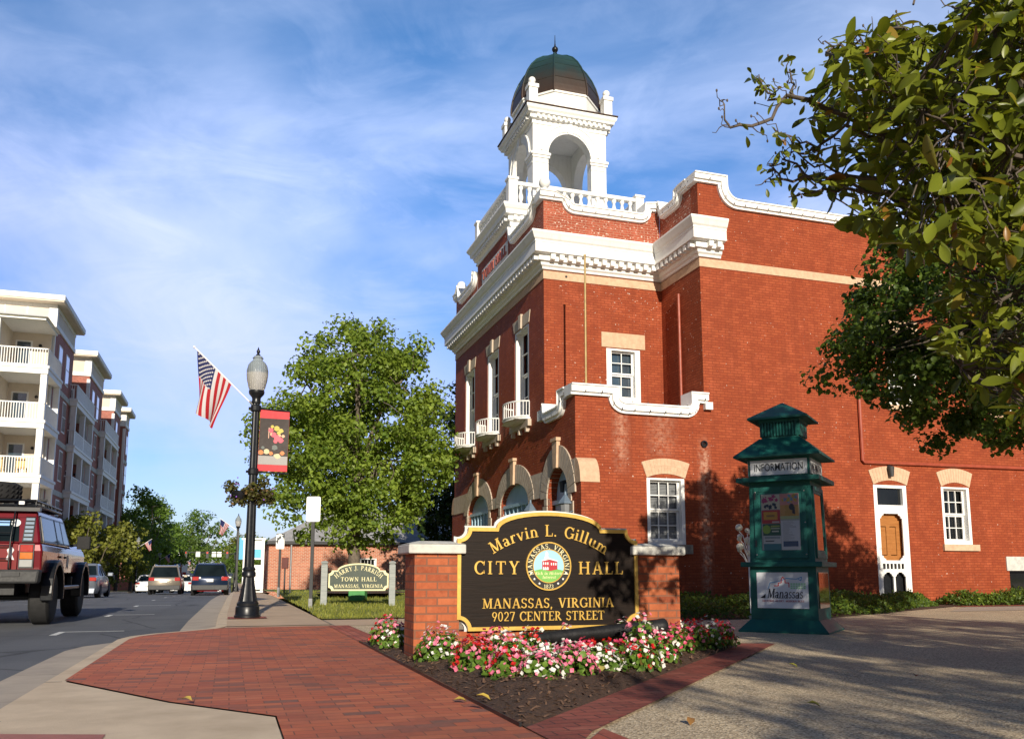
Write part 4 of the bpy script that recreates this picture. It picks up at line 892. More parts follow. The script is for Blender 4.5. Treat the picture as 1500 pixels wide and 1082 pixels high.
for k in range(3600):
    while True:
        a,b=rs.rand(2)
        if a+b<1: break
    p=p0+(p1-p0)*a+(p2-p0)*b; e=min(a,b,1-a-b); z=.03+.1*min(1,e*7); L_=.008+.02*rs.rand(); W_=.003+.006*rs.rand(); th=rs.rand()*PI; ti=rs.normal()*.35
    dx,dy=cos(th)*L_,sin(th)*L_; ex,ey=-sin(th)*W_,cos(th)*W_; m.add([(p.x-dx-ex,p.y-dy-ey,z-ti*L_),(p.x+dx-ex,p.y+dy-ey,z+ti*L_),(p.x+dx+ex,p.y+dy+ey,z+ti*L_+.004),(p.x-dx+ex,p.y-dy+ey,z-ti*L_+.004)],[(0,1,2,3)])
o=stuff(m.build('bark_chips',mat('bark_chip',(.2,.11,.065),.95,var=.3,scale=16,c2=(.03,.017,.011))),'dark bark chips spread over the flower bed','mulch'); o.location=G(0,0); o.rotation_euler=(0,0,PHI)
o=bx('bed_edging',M['black'],None,-5.998,-5.986,-13.9,-8.1,0,.028); tag(o,'thin black edging strip between mulch bed and brick paving','edging'); o.location=G(0,0); o.rotation_euler=(0,0,PHI)
# lawn
def lawnz(s,t): return .02+.12*max(0,min(1,(t-1)/9))+.03*sin(s*.9+t*.5)*max(0,min(1,(t+2.9)/2))
ss=np.linspace(-5.88,-.4,12); ts=np.linspace(-2.95,30,40); m=MB()
m.add([(s,t,grade(t)+lawnz(s,t)) for t in ts for s in ss],[(j*12+i,j*12+i+1,(j+1)*12+i+1,(j+1)*12+i) for j in range(39) for i in range(11)])
o=struct(m.build('lawn',M['grass'])); o.location=G(0,0); o.rotation_euler=(0,0,PHI)
n=16000; s_=rs.uniform(-5.93,-.45,n); t_=-2.98+17*rs.rand(n)**1.4; z_=np.array([grade(b)+lawnz(a,b) for a,b in zip(s_,t_)])
pos=np.stack([s_,t_,z_-.01],1); nn=rs.normal(size=(n,3)); nn[:,2]*=.15
me_=leaf_mesh('grass_blades',pos,nn,.05+.05*rs.rand(n),.012,rs.rand(n),leafmat('grass_blade',(.16,.2,.03),(.34,.34,.06),(.46,.4,.14),.4),None,9,.1,'quad',droop=-3)
stuff(me_,'short mown yellow green grass on the lawn','grass'); me_.location=G(0,0); me_.rotation_euler=(0,0,PHI)
# mulch ring behind the small sign
o=struct(poly('mulch_patch',M['mulch'],[(-3.6+1.35*cos(a),8.6+2.2*sin(a)) for a in np.linspace(0,2*PI,20,endpoint=False)],.235)); 
# hedges and ground cover against the wall
def hedge(name,label,path,hgt,n,seed,leaf=.07):
    """path: [(s,t_front,t_back)]"""
    rs=np.random.RandomState(seed); P=[];Nn=[]
    S=[p[0] for p in path]
    for k in range(n):
        s=rs.uniform(S[0],S[-1]); f=np.interp(s,S,[p[1] for p in path]); b=np.interp(s,S,[p[2] for p in path]); v=rs.rand()**1.25
        t=f+(b-f)*v; e=min(v,1-v)*(abs(b-f)); ends=min(s-S[0],S[-1]-s)
        h=hgt*min(1,.30+e*2.6)*min(1,.35+ends*1.1)*(.72+.3*sin(s*3.1+seed)*sin(t*2.7)+.2*rs.rand())
        P.append((s,t,h*rs.rand()**.35)); q=rs.normal(size=3)*.6; q[1]-=.5; q[2]+=.6; Nn.append(q)
    sz=leaf*(.6+.8*rs.rand(n)); o=leaf_mesh(name,np.array(P),np.array(Nn),sz,sz*.6,rs.rand(n),LM['ivy'],None,seed,.2,'quad')
    o.location=G(0,0); o.rotation_euler=(0,0,PHI); return stuff(o,label,'ground cover')
hedge('groundcover','low green ground cover planted along the side wall',[(-.6,-4.9,-.3),(1.2,-4.9,-.1),(3.2,-4.7,-.1),(5.2,-3.8,-.1),(6.8,-2.6,-.1),(8.1,-1.6,-.6),(9.0,-1.1,-.6)],.34,22000,3)
hedge('groundcover','bright green ground cover strip right of the screen door',[(9.7,-1.2,-.15),(11,-1.35,-.1),(14.5,-1.4,-.1)],.36,7000,5)
struct(poly('soil',M['mulch'],[(-.7,-5.0),(3.2,-4.85),(6.8,-2.8),(9.4,-1.35),(15,-1.5),(15,0),(-.7,0)],.008))
struct(poly('brick_border',M['border'],[(9.2,-1.75),(20,-1.9),(20,-1.5),(9.2,-1.35)],.013))
struct(poly('grey_strip',M['gutter'],[(6.9,-3.6),(22,-3.2),(22,-1.9),(9.2,-1.75)],.004))  # darker grey strip over the plaza beside the brick border
# parking bay marks
def mark(segs):
    m=MB()
    for (s0,s1,t0,t1) in segs:
        m.add([(s0,t0,grade(t0)-.125),(s1,t0,grade(t0)-.125),(s1,t1,grade(t1)-.125),(s0,t1,grade(t1)-.125)],[(0,1,2,3)])
    o=m.build('parking_mark',M['mark']); o.location=G(0,0); o.rotation_euler=(0,0,PHI); return struct(o)
for t in (-2.9,3.1,9.1,15.1,21.1,27.1): mark([(-9.95,-9.0,t,t+.1),(-9.95,-9.85,t-.75,t)])
for t in (11,18,25): mark([(-13.2,-12.4,t,t+.1)])
# slab joints of the concrete pavement as narrow grooves
m=MB()
for t in (-1.4,1.6,4.6,7.6,10.6,14): m.add([(-7.4,t,grade(t)+.004),(-5.9,t,grade(t)+.004),(-5.9,t+.025,grade(t)+.004),(-7.4,t+.025,grade(t)+.004)],[(0,1,2,3)])
for t in (-3.0,): m.add([(-5.9,t-1.75,.0055),(-5.875,t-1.75,.0055),(-5.875,t,.0055),(-5.9,t,.0055)],[(0,1,2,3)])
o=struct(m.build('pavement_joints',M['sillstone'])); o.location=G(0,0); o.rotation_euler=(0,0,PHI)
# scattered fallen leaves
lv=0
for (x,y,z,lab,c) in ((-.35,5.35,.02,'curled yellow leaf lying on the brick paving beside the bed',(.42,.3,.05)),(-1.02,7.0,.02,'pale yellow leaf lying in the middle of the concrete ramp',(.5,.36,.07)),(.95,4.75,.01,'brown leaf on the aggregate paving near the bed border',(.25,.12,.03)),(1.75,5.3,.01,'yellow green leaf on the shaded aggregate paving',(.26,.24,.03)),(2.35,7.55,.01,'green yellow leaf on the shaded paving below the kiosk',(.3,.28,.04)),(3.0,6.6,.01,'red brown curled leaf on the sunlit paving patch',(.3,.1,.03)),(.62,6.2,.13,'big pale yellow leaf on the mulch under the flowers',(.5,.42,.1)),(-.2,4.95,.1,'yellow leaf near the pointed end of the mulch bed',(.5,.36,.06)),(1.25,8.2,.12,'yellow green leaf by the bed edge below the cannon',(.4,.36,.07))):
    o=leaf_mesh('fallen_leaf',[(0,0,0)],[(.15,-.2,1)],.085,.045,[.5],flat('fallen_leaf_%d'%lv,c,.8),None,20+lv,.3,'leaf'); lv+=1
    if lv==2: x,y=-1.9,5.3
    o.location=(x,y,z+.015); tag(o,lab,'leaf','fallen leaves')

# joints across the kerb and gutter
m=MB()
for i in range(-22,30,2):
    t=i*.9-.3; 
    s_=float(np.interp(t,[p[1] for p in KS],[p[0] for p in KS])) 
    m.add([(s_-.54,t,grade(t)-.1215),(s_-.01,t,grade(t)-.1215),(s_-.01,t+.018,grade(t)-.1215),(s_-.54,t+.018,grade(t)-.1215)],[(0,1,2,3)]); m.add([(s_+.02,t,grade(t)+.0065),(s_+.15,t,grade(t)+.0065),(s_+.15,t+.016,grade(t)+.0065),(s_+.02,t+.016,grade(t)+.0065)],[(0,1,2,3)])
m.add([(-8.56,-15.4,.0105),(-7.17,-15.4,.0105),(-7.17,-15.385,.0105),(-8.56,-15.385,.0105)],[(0,1,2,3)])
o=struct(m.build('pavement_joints',M['sillstone'])); o.location=G(0,0); o.rotation_euler=(0,0,PHI)
# ============================================================ ENTRANCE SIGN (local x along the sign, y away from the viewer)
FLp=Vector((-.8602,7.8117,0))
SG=thing('entrance_sign','carved dark brown sign with gold lettering between two brick piers','sign',FLp,PHI)
SF=lambda o=0:(lambda u,v,w:(u,-w-o,v))
for x0,x1 in ((-.012,.402),(2.18,2.638)):
    p=bx('brick_pier',M['signbrick'],SG,x0,x1,0,.43,-.02,.958)
    bx('pier_cap',M['capstone'],p,x0-.065,x1+.05,-.055,.485,.96,1.045,bevel=.012); MB().frus(x0-.065,x1+.05,-.055,.485,1.046,x0+.05,x1-.07,.06,.37,1.075).build('cap_top',M['capstone'],p,bevel=.005)
bx('brick_base',M['signbrick'],SG,.404,2.178,.05,.35,-.02,.262)
def signoutline(e=0):
    """board outline grown by e: scooped corners and an arched crown"""
    x0,x1=.392,2.172; r=.105-e; dl=math.degrees(math.asin(-e/r))
    cx=1.28; pts=[]
    pts+=[(p[0],p[1]) for p in arc(x0,.28,r,r,90-dl,dl,7)]         # lower left scoop
    pts+=[(p[0],p[1]) for p in arc(x1,.28,r,r,180-dl,90+dl,7)]
    pts+=[(p[0],p[1]) for p in arc(x1,1.19,r,r,270-dl,180+dl,7)]
    n=18
    pts+=[(cx+(.52+e*.5)*cos(PI*k/n) if 0<k<n else (cx+.52+e*.5 if k==0 else cx-.52-e*.5),1.19+e+.155*sin(PI*k/n)**.9 if 0<k<n else 1.19+e) for k in range(n+1)]
    pts+=[(p[0],p[1]) for p in arc(x0,1.19,r,r,0-dl,-90+dl,7)]
    return pts
sb=MB().plate(signoutline(0),[],SF(),-.05,-.004).build('sign_board',M['signboard'],SG)
MB().plate(signoutline(.012),[signoutline(-.022)],SF(),-.02,.014).build('gold_border',M['gold'],SG)
MB().plate(signoutline(.03),[],SF(),-.075,-.052).build('sign_back',M['whitegrey'],SG)
m=MB()
sf=lambda cx,cy:(lambda u,v,w:(cx+u,-w+.004,cy+v))
text(m,'CITY',.118,sf(.757,.777),sp=.26,depth=.014); text(m,'HALL',.118,sf(1.797,.777),sp=.2,depth=.014)
text(m,'MANASSAS, VIRGINIA',.088,sf(1.27,.468),sp=.1,depth=.014); text(m,'9027 CENTER STREET',.083,sf(1.268,.352),sp=.1,depth=.014,narrow=.92)
text(m,'Marvin L. Gillum',.108,sf(1.28,.13),sp=.1,depth=.014,arcr=1.0)
m.build('gold_lettering',M['gold'],SG)
# round seal
cx,cz=1.262,.852
disc=lambda r0,r1,d0,d1,n=40:(lambda m:m.plate([(cx+r0*cos(2*PI*k/n),cz+r0*sin(2*PI*k/n)) for k in range(n)],[[(cx+r1*cos(2*PI*k/n),cz+r1*sin(2*PI*k/n)) for k in range(n)]] if r1 else [],SF(),d0,d1))
se=one(disc(.222,0,-.003,.012),'seal',flat('seal_black',(.012,.011,.01)),SG)
one(disc(.226,.214,-.003,.019),'seal_rim',M['gold'],se); one(disc(.158,.15,0,.018),'seal_ring',M['gold'],se)
one(disc(.15,0,0,.0145),'seal_sky',flat('seal_sky_blue',(.33,.62,.8)),se)
hill=[(cx+.1495*cos(a),cz+.1495*sin(a)) for a in np.linspace(R(196),R(344),20)]+[(cx+.09,cz-.028),(cx,cz-.02),(cx-.09,cz-.03)]
one(lambda q:q.plate(hill,[],SF(),.0,.0165),'seal_field',flat('seal_green',(.16,.42,.08)),se)
m=MB(); sf2=sf(cx,cz)
m.plate([(-.065,-.03),(.005,-.045),(.005,.06),(-.065,.045)],[],sf2,.0,.0225); m.plate([(.007,-.045),(.085,-.03),(.085,.04),(.007,.06)],[],sf2,0,.0225); m.build('seal_building',flat('seal_red',(.42,.02,.03)),se)
m=MB()
m.plate([(-.07,.045),(.007,.062),(.09,.042),(.09,.05),(.007,.073),(-.07,.055)],[],sf2,0,.0245); m.plate(rect(-.045,.0,.062,.085),[],sf2,0,.0245); m.plate(rect(-.035,-.008,.085,.11),[],sf2,0,.0242); m.plate(arc(-.0215,.108,.015,.024,0,180,8),[],sf2,0,.0245); m.plate(rect(-.0235,-.0195,.128,.142),[],sf2,0,.0243)
for k in range(3): m.plate(rect(-.058+k*.021,-.048+k*.021,.012,.036),[],sf2,0,.0246)
for k in range(3): m.plate(rect(.02+k*.022,.03+k*.022,.008,.03),[],sf2,0,.0246)
for k in range(3): m.plate(arc(-.052+k*.02,-.035,.008,.03,0,180,6),[],sf2,0,.0246)
m.build('seal_white_details',M['signwhite'],se)
m=MB(); text(m,'MANASSAS, VIRGINIA',.044,sf2,sp=.13,depth=.0185,arcr=.164); text(m,'1873',.036,lambda u,v,w:(cx+u,-w+.004,cz-.206+v),depth=.0185)
m.build('seal_lettering',M['cream_p'],se)
m=MB()
for a in (200,220,240,300,320,340):
    c_=(cx+.186*cos(R(a)),cz+.186*sin(R(a))); m.plate([(c_[0]+(.013 if k%2==0 else .0055)*cos(PI/2+k*PI/5),c_[1]+(.013 if k%2==0 else .0055)*sin(PI/2+k*PI/5)) for k in range(10)],[],SF(),0,.0155)
m.build('seal_stars',M['signwhite'],se)
m=MB(); text(m,'Rich in Historic',.027,lambda u,v,w:(cx+u,-w+.004,cz-.08+v),sp=.1,depth=.0225,slant=.2,narrow=1.0); text(m,'Interest',.027,lambda u,v,w:(cx+u,-w+.004,cz-.116+v),depth=.0225,slant=.2)
m.build('seal_motto',M['cream_p'],se)
# cannon barrel lying in front of the sign
m=MB(); m.lathe([(.045,0),(.05,.0),(.058,.01),(.062,.06),(.056,.08),(.057,.5),(.06,.9),(.066,1.36),(.07,1.38),(.07,1.42),(.063,1.43),(.045,1.43)],18)
o=m.build('cannon_barrel',mat('cannon_iron',(.035,.035,.038),.42,metal=.5,var=.25,scale=9,bmp=.3,bscale=30),None,smooth=35); tag(o,'old black iron barrel lying across flowers below the entrance sign','cannon barrel')
q0=G(0,0); a_=FLp+B*.86-A*.45+Vector((0,0,.215)); b__=FLp+B*2.14-A*.36+Vector((0,0,.295)); o.location=a_; o.rotation_euler=(b__-a_).to_track_quat('Z','Y').to_euler()
# ============================================================ FLOWERS
FM={'pink':mat('pink_petals',(.62,.10,.20),.55,var=.2,scale=30,c2=(.7,.24,.32)),'white':mat('white_petals',(.74,.71,.66),.55,var=.05),'red':mat('red_petals',(.52,.012,.010),.5,var=.15,scale=30),'rose':mat('rose_petals',(.62,.05,.13),.5,var=.2,scale=30)}
STM=flat('flower_centre',(.7,.55,.08))
def begonia(name,label,x,y,z,r,h,kinds,seed,nf=62):
    rs=np.random.RandomState(seed); T=thing(name,label,'flower',(x,y,z),0,'bedding flowers in front of the sign')
    n=int(260*r/.17); d=rs.normal(size=(n,3)); d/=np.linalg.norm(d,axis=1)[:,None]; d[:,2]=np.abs(d[:,2]); q=rs.rand(n)[:,None]**.4
    P=d*q*np.array((r,r,h*.85)); Nn=d*.8+rs.normal(size=(n,3))*.5; Nn[:,2]+=.4; sz=.045*(.6+.8*rs.rand(n))
    leaf_mesh('leaves',P,Nn,sz,sz*.85,rs.rand(n),LM['flowerleaf'],T,seed,.2,'leaf')
    for kd in kinds:
        m=MB(); 
        for k in range(int(nf*1.75/len(kinds)*r/.17)):
            dd=rs.normal(size=3); dd[2]=abs(dd[2])*.9+.1; dd/=np.linalg.norm(dd); c=Vector(dd*np.array((r,r,h))*(.88+.25*rs.rand())); nrm=Vector(dd)+Vector(rs.normal(size=3)*.4); nrm.normalize()
            u=nrm.orthogonal().normalized(); v=nrm.cross(u); a0=rs.rand()*6; s=.0115+.008*rs.rand()
            for p in range(4):
                a=a0+p*PI/2; e=u*cos(a)+v*sin(a); f=nrm.cross(e); w=s*(.75 if p%2 else .55)
                m.add([c,c+e*s*.6+f*w+nrm*s*.2,c+e*s*1.25+nrm*s*.3,c+e*s*.6-f*w+nrm*s*.2],[(0,1,2,3)])
        m.build('blossoms',FM[kd],T)
    return T
# positions are read off the bed's plan: along the bed, colour mixes in drifts
FL_=[(-1.33,9.45,.16,.3,('pink','red'),'pink and red begonia left of the left brick pier'),(-1.17,8.95,.12,.24,('white','pink'),'white begonia tucked behind the left brick pier'),
(-.62,7.55,.18,.34,('pink','white'),'pink and white begonia right in front of the left pier'),(-.30,7.4,.14,.24,('red',),'small red begonia just right of the left pier'),
(-.16,7.72,.14,.31,('pink','rose'),'tall pink begonia under the left end of the board'),(-.28,6.75,.17,.27,('pink','red'),'pink begonia low at the left of the front drift'),
(-.02,7.0,.17,.33,('pink','white'),'pink and white begonia behind the leftmost front flowers'),(.16,7.35,.16,.33,('white','red'),'white begonia with red sprigs by the breech of the barrel'),
(-.02,6.2,.15,.25,('pink','red'),'pink begonia nearest to the pointed end of the bed'),(.25,6.6,.17,.33,('white','pink'),'large white begonia at the middle of the front drift'),
(.20,6.05,.14,.23,('white','pink'),'white edged begonia at the very front of the bed'),(.45,6.95,.17,.36,('pink','white'),'pink and white begonia under the middle of the barrel'),
(.44,6.35,.15,.27,('pink',),'all pink begonia at the front right of the drift'),(.66,6.7,.17,.31,('white',),'all white begonia right of the middle'),
(.62,7.25,.15,.36,('rose','red'),'deep pink begonia below the word street'),(.86,7.25,.16,.33,('red','rose'),'all red begonia in the shade below the barrel'),
(1.0,6.95,.15,.28,('red','white'),'red and white begonia by the shaded mulch'),(1.10,7.5,.13,.44,('pink','white'),'tall pink and white begonia crossing the barrel'),
(1.26,7.5,.14,.3,('rose','white'),'rose begonia with white tips near the muzzle end'),(1.3,8.15,.15,.28,('rose',),'rose begonia below the muzzle of the barrel'),
(1.56,8.35,.15,.27,('pink','rose'),'pink begonia in front of the right brick pier'),(1.77,8.75,.16,.3,('red','pink'),'red and pink begonia beside the right brick pier'),
(2.0,9.0,.15,.3,('red','white'),'red begonia with white sprigs near the right corner'),(2.2,9.25,.13,.27,('pink','red'),'last pink begonia at the right corner of the bed'),
(.50,8.22,.1,.27,('pink','white'),'pink and white begonia close under the board middle'),(1.05,8.4,.11,.36,('pink','white'),'pink begonia showing above the barrel under the board'),(1.6,8.75,.11,.36,('white',),'white begonia peeping up between barrel and right pier')]
for k,(x,y,r,h,kd,lab) in enumerate(FL_): begonia('begonia',lab,x,y,.06,r*1.14,(min(h*.8,.19) if (.2<x<1.1 and 6.5<y<7.5) else h*(.82 if y<8 and h<.38 else .9)),kd,40+k)
# ============================================================ INFORMATION KIOSK
KC=Vector((3.894,12.244,0)); KT=mat('teal_paint',(.010,.115,.098),.5,var=.18,scale=4,coat=.0,spec=.35,c2=(.012,.085,.072))
KI=thing('information_kiosk','tall dark teal information kiosk with louvred two tier roof','kiosk',KC,R(-30))
def sq(m,h0,z0,h1,z1): m.frus(-h0,h0,-h0,h0,z0,-h1,h1,-h1,h1,z1)
m=MB(); sq(m,.59,-.02,.59,.02); sq(m,.59,.021,.455,.165); m.build('plinth',KT,KI)
m=MB(); sq(m,.445,.165,.44,.875); m.build('base',KT,KI)
m=MB(); sq(m,.54,.875,.54,.94); m.build('ledge',KT,KI,bevel=.006)
m=MB(); sq(m,.435,.94,.41,2.035)
m.build('cabinet',KT,KI)
m=MB(); sq(m,.56,2.035,.56,2.10); m.build('ledge',KT,KI,bevel=.006); m=MB(); sq(m,.415,2.10,.415,2.38); m.build('fascia',KT,KI)
m=MB(); sq(m,.58,2.38,.58,2.405); sq(m,.58,2.406,.28,2.67); m.build('lower_roof',KT,KI)
m=MB(); sq(m,.25,2.67,.25,2.93)
for k in range(12):
    u=-.25+.5*(k+.5)/12
    for f in ((lambda a,b,c,d:m.box(a,b,-.277,-.251,2.7,2.9)),(lambda a,b,c,d:m.box(a,b,.251,.277,2.7,2.9)),(lambda a,b,c,d:m.box(-.277,-.251,a,b,2.7,2.9)),(lambda a,b,c,d:m.box(.251,.277,a,b,2.7,2.9))): f(u-.012,u+.012,0,0)
m.box(-.285,.285,-.285,.285,2.895,2.93); m.build('louvres',KT,KI)
m=MB(); sq(m,.41,2.931,.41,2.957); sq(m,.41,2.958,.015,3.21); m.build('upper_roof',KT,KI)
# faces: 0 front(-y), 1 right(+x), 2 back, 3 left
def kf(a,h0,z0,h1,z1):
    ca,sa=cos(a),sin(a)
    def fn(u,v,w):
        y=-(h0+(h1-h0)*(v-z0)/(z1-z0))-w; return (u*ca-y*sa,u*sa+y*ca,v)
    return fn
PAP=lambda i,c:flat('paper_%s'%i,c,.6)
for i in range(4):
    a=i*PI/2
    f=kf(a,.435,.94,.41,2.035)
    fr=one(lambda q:(q.plate(rect(-.35,.35,.99,1.97),[rect(-.3,.3,1.05,1.91)],f,-.01,.022),q.plate(rect(-.305,.305,1.045,1.915),[rect(-.26,.26,1.1,1.87)],f,-.01,.012)),'display_frame',KT,KI)
    if i==1: one(lambda q:q.plate(rect(-.29,.29,1.06,1.9),[],f,-.01,.004),'display_glass',glassmat('brick_reflection_glass',(.10,.035,.02),.05,1),fr)  # reddish reflection of the brick wall is put into the glass colour
    else: one(lambda q:q.plate(rect(-.27,.27,1.09,1.88),[],f,-.01,.003),'display_board',flat('display_board_%d'%i,(.5,.52,.52)),fr)
    fp=one(lambda q:q.plate(rect(-.385,.385,2.135,2.345),[],kf(a,.415,2.10,.415,2.38),-.01,.014),'title_panel',flat('title_panel_%d'%i,(.74,.77,.8) if i!=1 else (.6,.6,.6)),KI)
    if i!=2:
        m=MB(); sans(m,'INFORMATION',.66,lambda u,v,w:kf(a,.415,2.10,.415,2.38)(u,v+2.19,w+.012),.105); m.build('title_lettering',flat('title_black_%d'%i,(.02,.02,.025)),fp)
    if i!=2: one(lambda q:q.plate(rect(-.35,.33,.32,.80),[],kf(a,.445,.165,.44,.875),-.01,.012),'logo_panel',flat('logo_panel_%d'%i,(.72,.75,.8)) if i==0 else glassmat('logo_side_reflection_%d'%i,(.12,.07,.04),.08),KI)  # side panels: reflected brick painted in as brown
f=kf(0,.435,.94,.41,2.035)
def paper(u0,u1,v0,v1,c,kids=()):
    P_=one(lambda q:q.plate(rect(u0,u1,v0,v1),[],f,.001,.006),'poster',flat('poster_paper',c),KI)
    for j,(a,b,c_,d,col) in enumerate(kids): one(lambda q:q.plate(rect(u0+(u1-u0)*a,u0+(u1-u0)*b,v0+(v1-v0)*c_,v0+(v1-v0)*d),[],f,.003,.0075+.0004*j),'poster_print',flat('poster_ink',col),P_)
    return P_
def splat(P_,pts,col,seed,s=.02,d=.0095,n=14):
    rs=np.random.RandomState(seed); m=MB()
    for k in range(n):
        c=(pts[0]+(pts[1]-pts[0])*rs.rand(),pts[2]+(pts[3]-pts[2])*rs.rand()); r=s*(.5+rs.rand()); m.plate([(c[0]+r*(1 if q%2 else .55)*cos(q*PI/5+k),c[1]+r*(1 if q%2 else .55)*sin(q*PI/5+k)) for q in range(10)],[],f,.003,d+.0002*k)
    m.build('poster_print',flat('poster_ink',col),P_)
p=paper(-.25,-.005,1.66,1.86,(.75,.7,.55)); splat(p,(-.23,-.04,1.76,1.84),(.55,.05,.2),1,.026); splat(p,(-.22,-.03,1.68,1.73),(.02,.03,.06),2,.026); 
p=paper(.0,.25,1.52,1.87,(.7,.4,.1),((0,1,.55,1,(.75,.35,.3)),(0,1,0,.12,(.55,.6,.3)))); splat(p,(.03,.22,1.75,1.85),(.2,.4,.6),3,.02); splat(p,(.03,.22,1.75,1.85),(.7,.5,.05),8,.018,.013)
m=MB(); m.plate([(.06,1.57),(.2,1.56),(.21,1.62),(.16,1.66),(.12,1.66),(.07,1.63)],[],f,.003,.011); m.plate([(.09+.03*cos(k),1.68+.034*sin(k)) for k in np.linspace(0,6,12)],[],f,.003,.0112); m.build('poster_print',flat('poster_ink',(.6,.35,.05)),p)
m=MB(); m.plate([(.155+.035*cos(k),1.685+.045*sin(k)) for k in np.linspace(0,6,12)],[],f,.003,.0115); m.plate([(.16,1.6),(.2,1.58),(.195,1.69),(.17,1.69)],[],f,.003,.0118); m.build('poster_print',flat('poster_ink',(.05,.02,.015)),p)
paper(-.25,-.003,1.465,1.65,(.6,.03,.02),((.1,.85,.28,.86,(.75,.42,.02)),(.55,.95,.04,.16,(.7,.6,.6)),(.25,.7,.5,.64,(.4,.2,.02))))
p=paper(-.24,-.003,1.3,1.46,(.03,.12,.06),((.45,.95,.55,.65,(.6,.65,.5)),(.5,.9,.3,.42,(.7,.7,.6)),(.45,.95,.72,.86,(.4,.5,.1))))
m=MB(); m.plate([(-.19+.055*cos(k),1.385+.06*sin(k)) for k in np.linspace(0,6.1,20)],[],f,.003,.011); m.build('poster_print',flat('poster_ink',(.35,.55,.05)),p)
p=paper(-.235,.0,1.1,1.295,(.7,.72,.74),((0,1,0,.45,(.05,.25,.32)),(.05,.95,.8,.95,(.35,.4,.45)),(.1,.6,.6,.68,(.1,.1,.12))))
p=paper(.005,.25,1.1,1.5,(.74,.76,.82),((.1,.9,.12,.3,(.08,.12,.25)),))
m=MB()
rsx=np.random.RandomState(3)
for k in range(17): m.plate(rect(.03,.03+.07+.12*rsx.rand(),1.48-k*.0155,1.486-k*.0155),[],f,.003,.0075)
m.build('poster_print',flat('poster_ink',(.45,.46,.5)),p)
fl=kf(0,.445,.165,.44,.875); lp=[o for o in KI.children if o.name.startswith('logo_panel')][0]
gm,gt,gn,gl,gp=newmat('clear_cover_glass'); tb_=node(gt,'ShaderNodeBsdfTransparent'); gb=node(gt,'ShaderNodeBsdfGlossy'); gb.inputs['Roughness'].default_value=.03; fz=node(gt,'ShaderNodeFresnel'); fz.inputs[0].default_value=1.5
mg=node(gt,'ShaderNodeMixShader'); gl.new(fz.outputs[0],mg.inputs[0]); gl.new(tb_.outputs[0],mg.inputs[1]); gl.new(gb.outputs[0],mg.inputs[2]); gl.new(mg.outputs[0],gn['Material Output'].inputs[0])
MB().quad(*[f(u,v,.016) for u,v in rect(-.26,.26,1.1,1.87)]).build('cover_glass',gm,KI)
for u,v in ((-.33,1.9),(.33,1.9),(-.33,1.04),(.33,1.04),(.33,1.47)): one(lambda q:q.ball(f(u,v,.022),.011,8,5),'screw',M['steel'],KI)
m=MB()
for v in (1.15,1.8): m.plate(rect(-.345,-.325,v,v+.09),[],f,.02,.03)
m.build('hinges',M['darkgrey'],KI)
m=MB(); text(m,'Manassas',.125,lambda u,v,w:fl(u+.02,v+.455,w+.012),sp=.02,slant=.2,narrow=.72,depth=.004); m.plate([(-.31,.455),(-.24,.455),(-.235,.51)],[],fl,0,.016); m.build('logo_lettering',flat('logo_black',(.02,.02,.025)),lp)
m=MB(); text(m,'HISTORIC HEART. MODERN BEAT.',.024,lambda u,v,w:fl(u+.0,v+.405,w+.012),sp=.1,depth=.004); m.build('logo_caption',flat('logo_red',(.4,.05,.08)),lp)
def stroke(pts,w,col,nm):
    m=MB(); k=0
    for a,b in zip(pts,pts[1:]): k+=1; m.plate(_ln(a[0],a[1],b[0],b[1],w),[],fl,0,.0145+.0001*(k%5))
    return m.build(nm,flat(nm+'_ink',col),lp)
stroke([(-.12,.62),(-.06,.62),(-.06,.66),(-.02,.66),(-.02,.7),(.0,.74),(.03,.7),(.03,.66),(.08,.66),(.08,.6)],.012,(.6,.05,.05),'logo_tower')
stroke([(-.2,.58),(-.17,.66),(-.05,.68),(.05,.72),(.18,.71),(.25,.74),(.24,.69),(.2,.71)],.009,(.05,.3,.6),'logo_ribbon')
m=MB()
for j in range(3):
    for k in range(6): m.plate(rect(.1+k*.034,.126+k*.034,.58+j*.028,.6+j*.028),[],fl,0,.0148)
m.build('logo_windows',flat('logo_green_ink',(.3,.6,.35)),lp)
# white cluster of globes on a post behind the kiosk
def _dummy(): pass
WG=thing('globe_ornament','white iron post topped by a cluster of white globes','garden ornament',(4.22,15.5,0))
m=MB(); m.tube([(0,0,-.02),(0,0,.1)],[.09,.05],10); m.tube([(0,0,.1),(0,0,1.1)],.022,8)
rs=np.random.RandomState(8); bl_=[]
for k in range(13):
    a=2*PI*k/13*2.6; r=.06+.17*((k%5)/4); z=1.1+.5*k/13; e=(r*cos(a)-.03,r*sin(a)*.8,z); m.tube([(0,0,.85+.25*k/13),(e[0]*.6,e[1]*.6,z-.1),(e[0],e[1],z-.03)],.009,6); bl_.append((e,.045 if k%3 else .065))
m.build('post',M['white'],WG,smooth=50)
m=MB()
for e,r in bl_: m.ball((e[0],e[1],e[2]+r*.6),r,12,8)
m.build('globes',flat('globe_white',(.8,.77,.62),.3),WG,smooth=60)
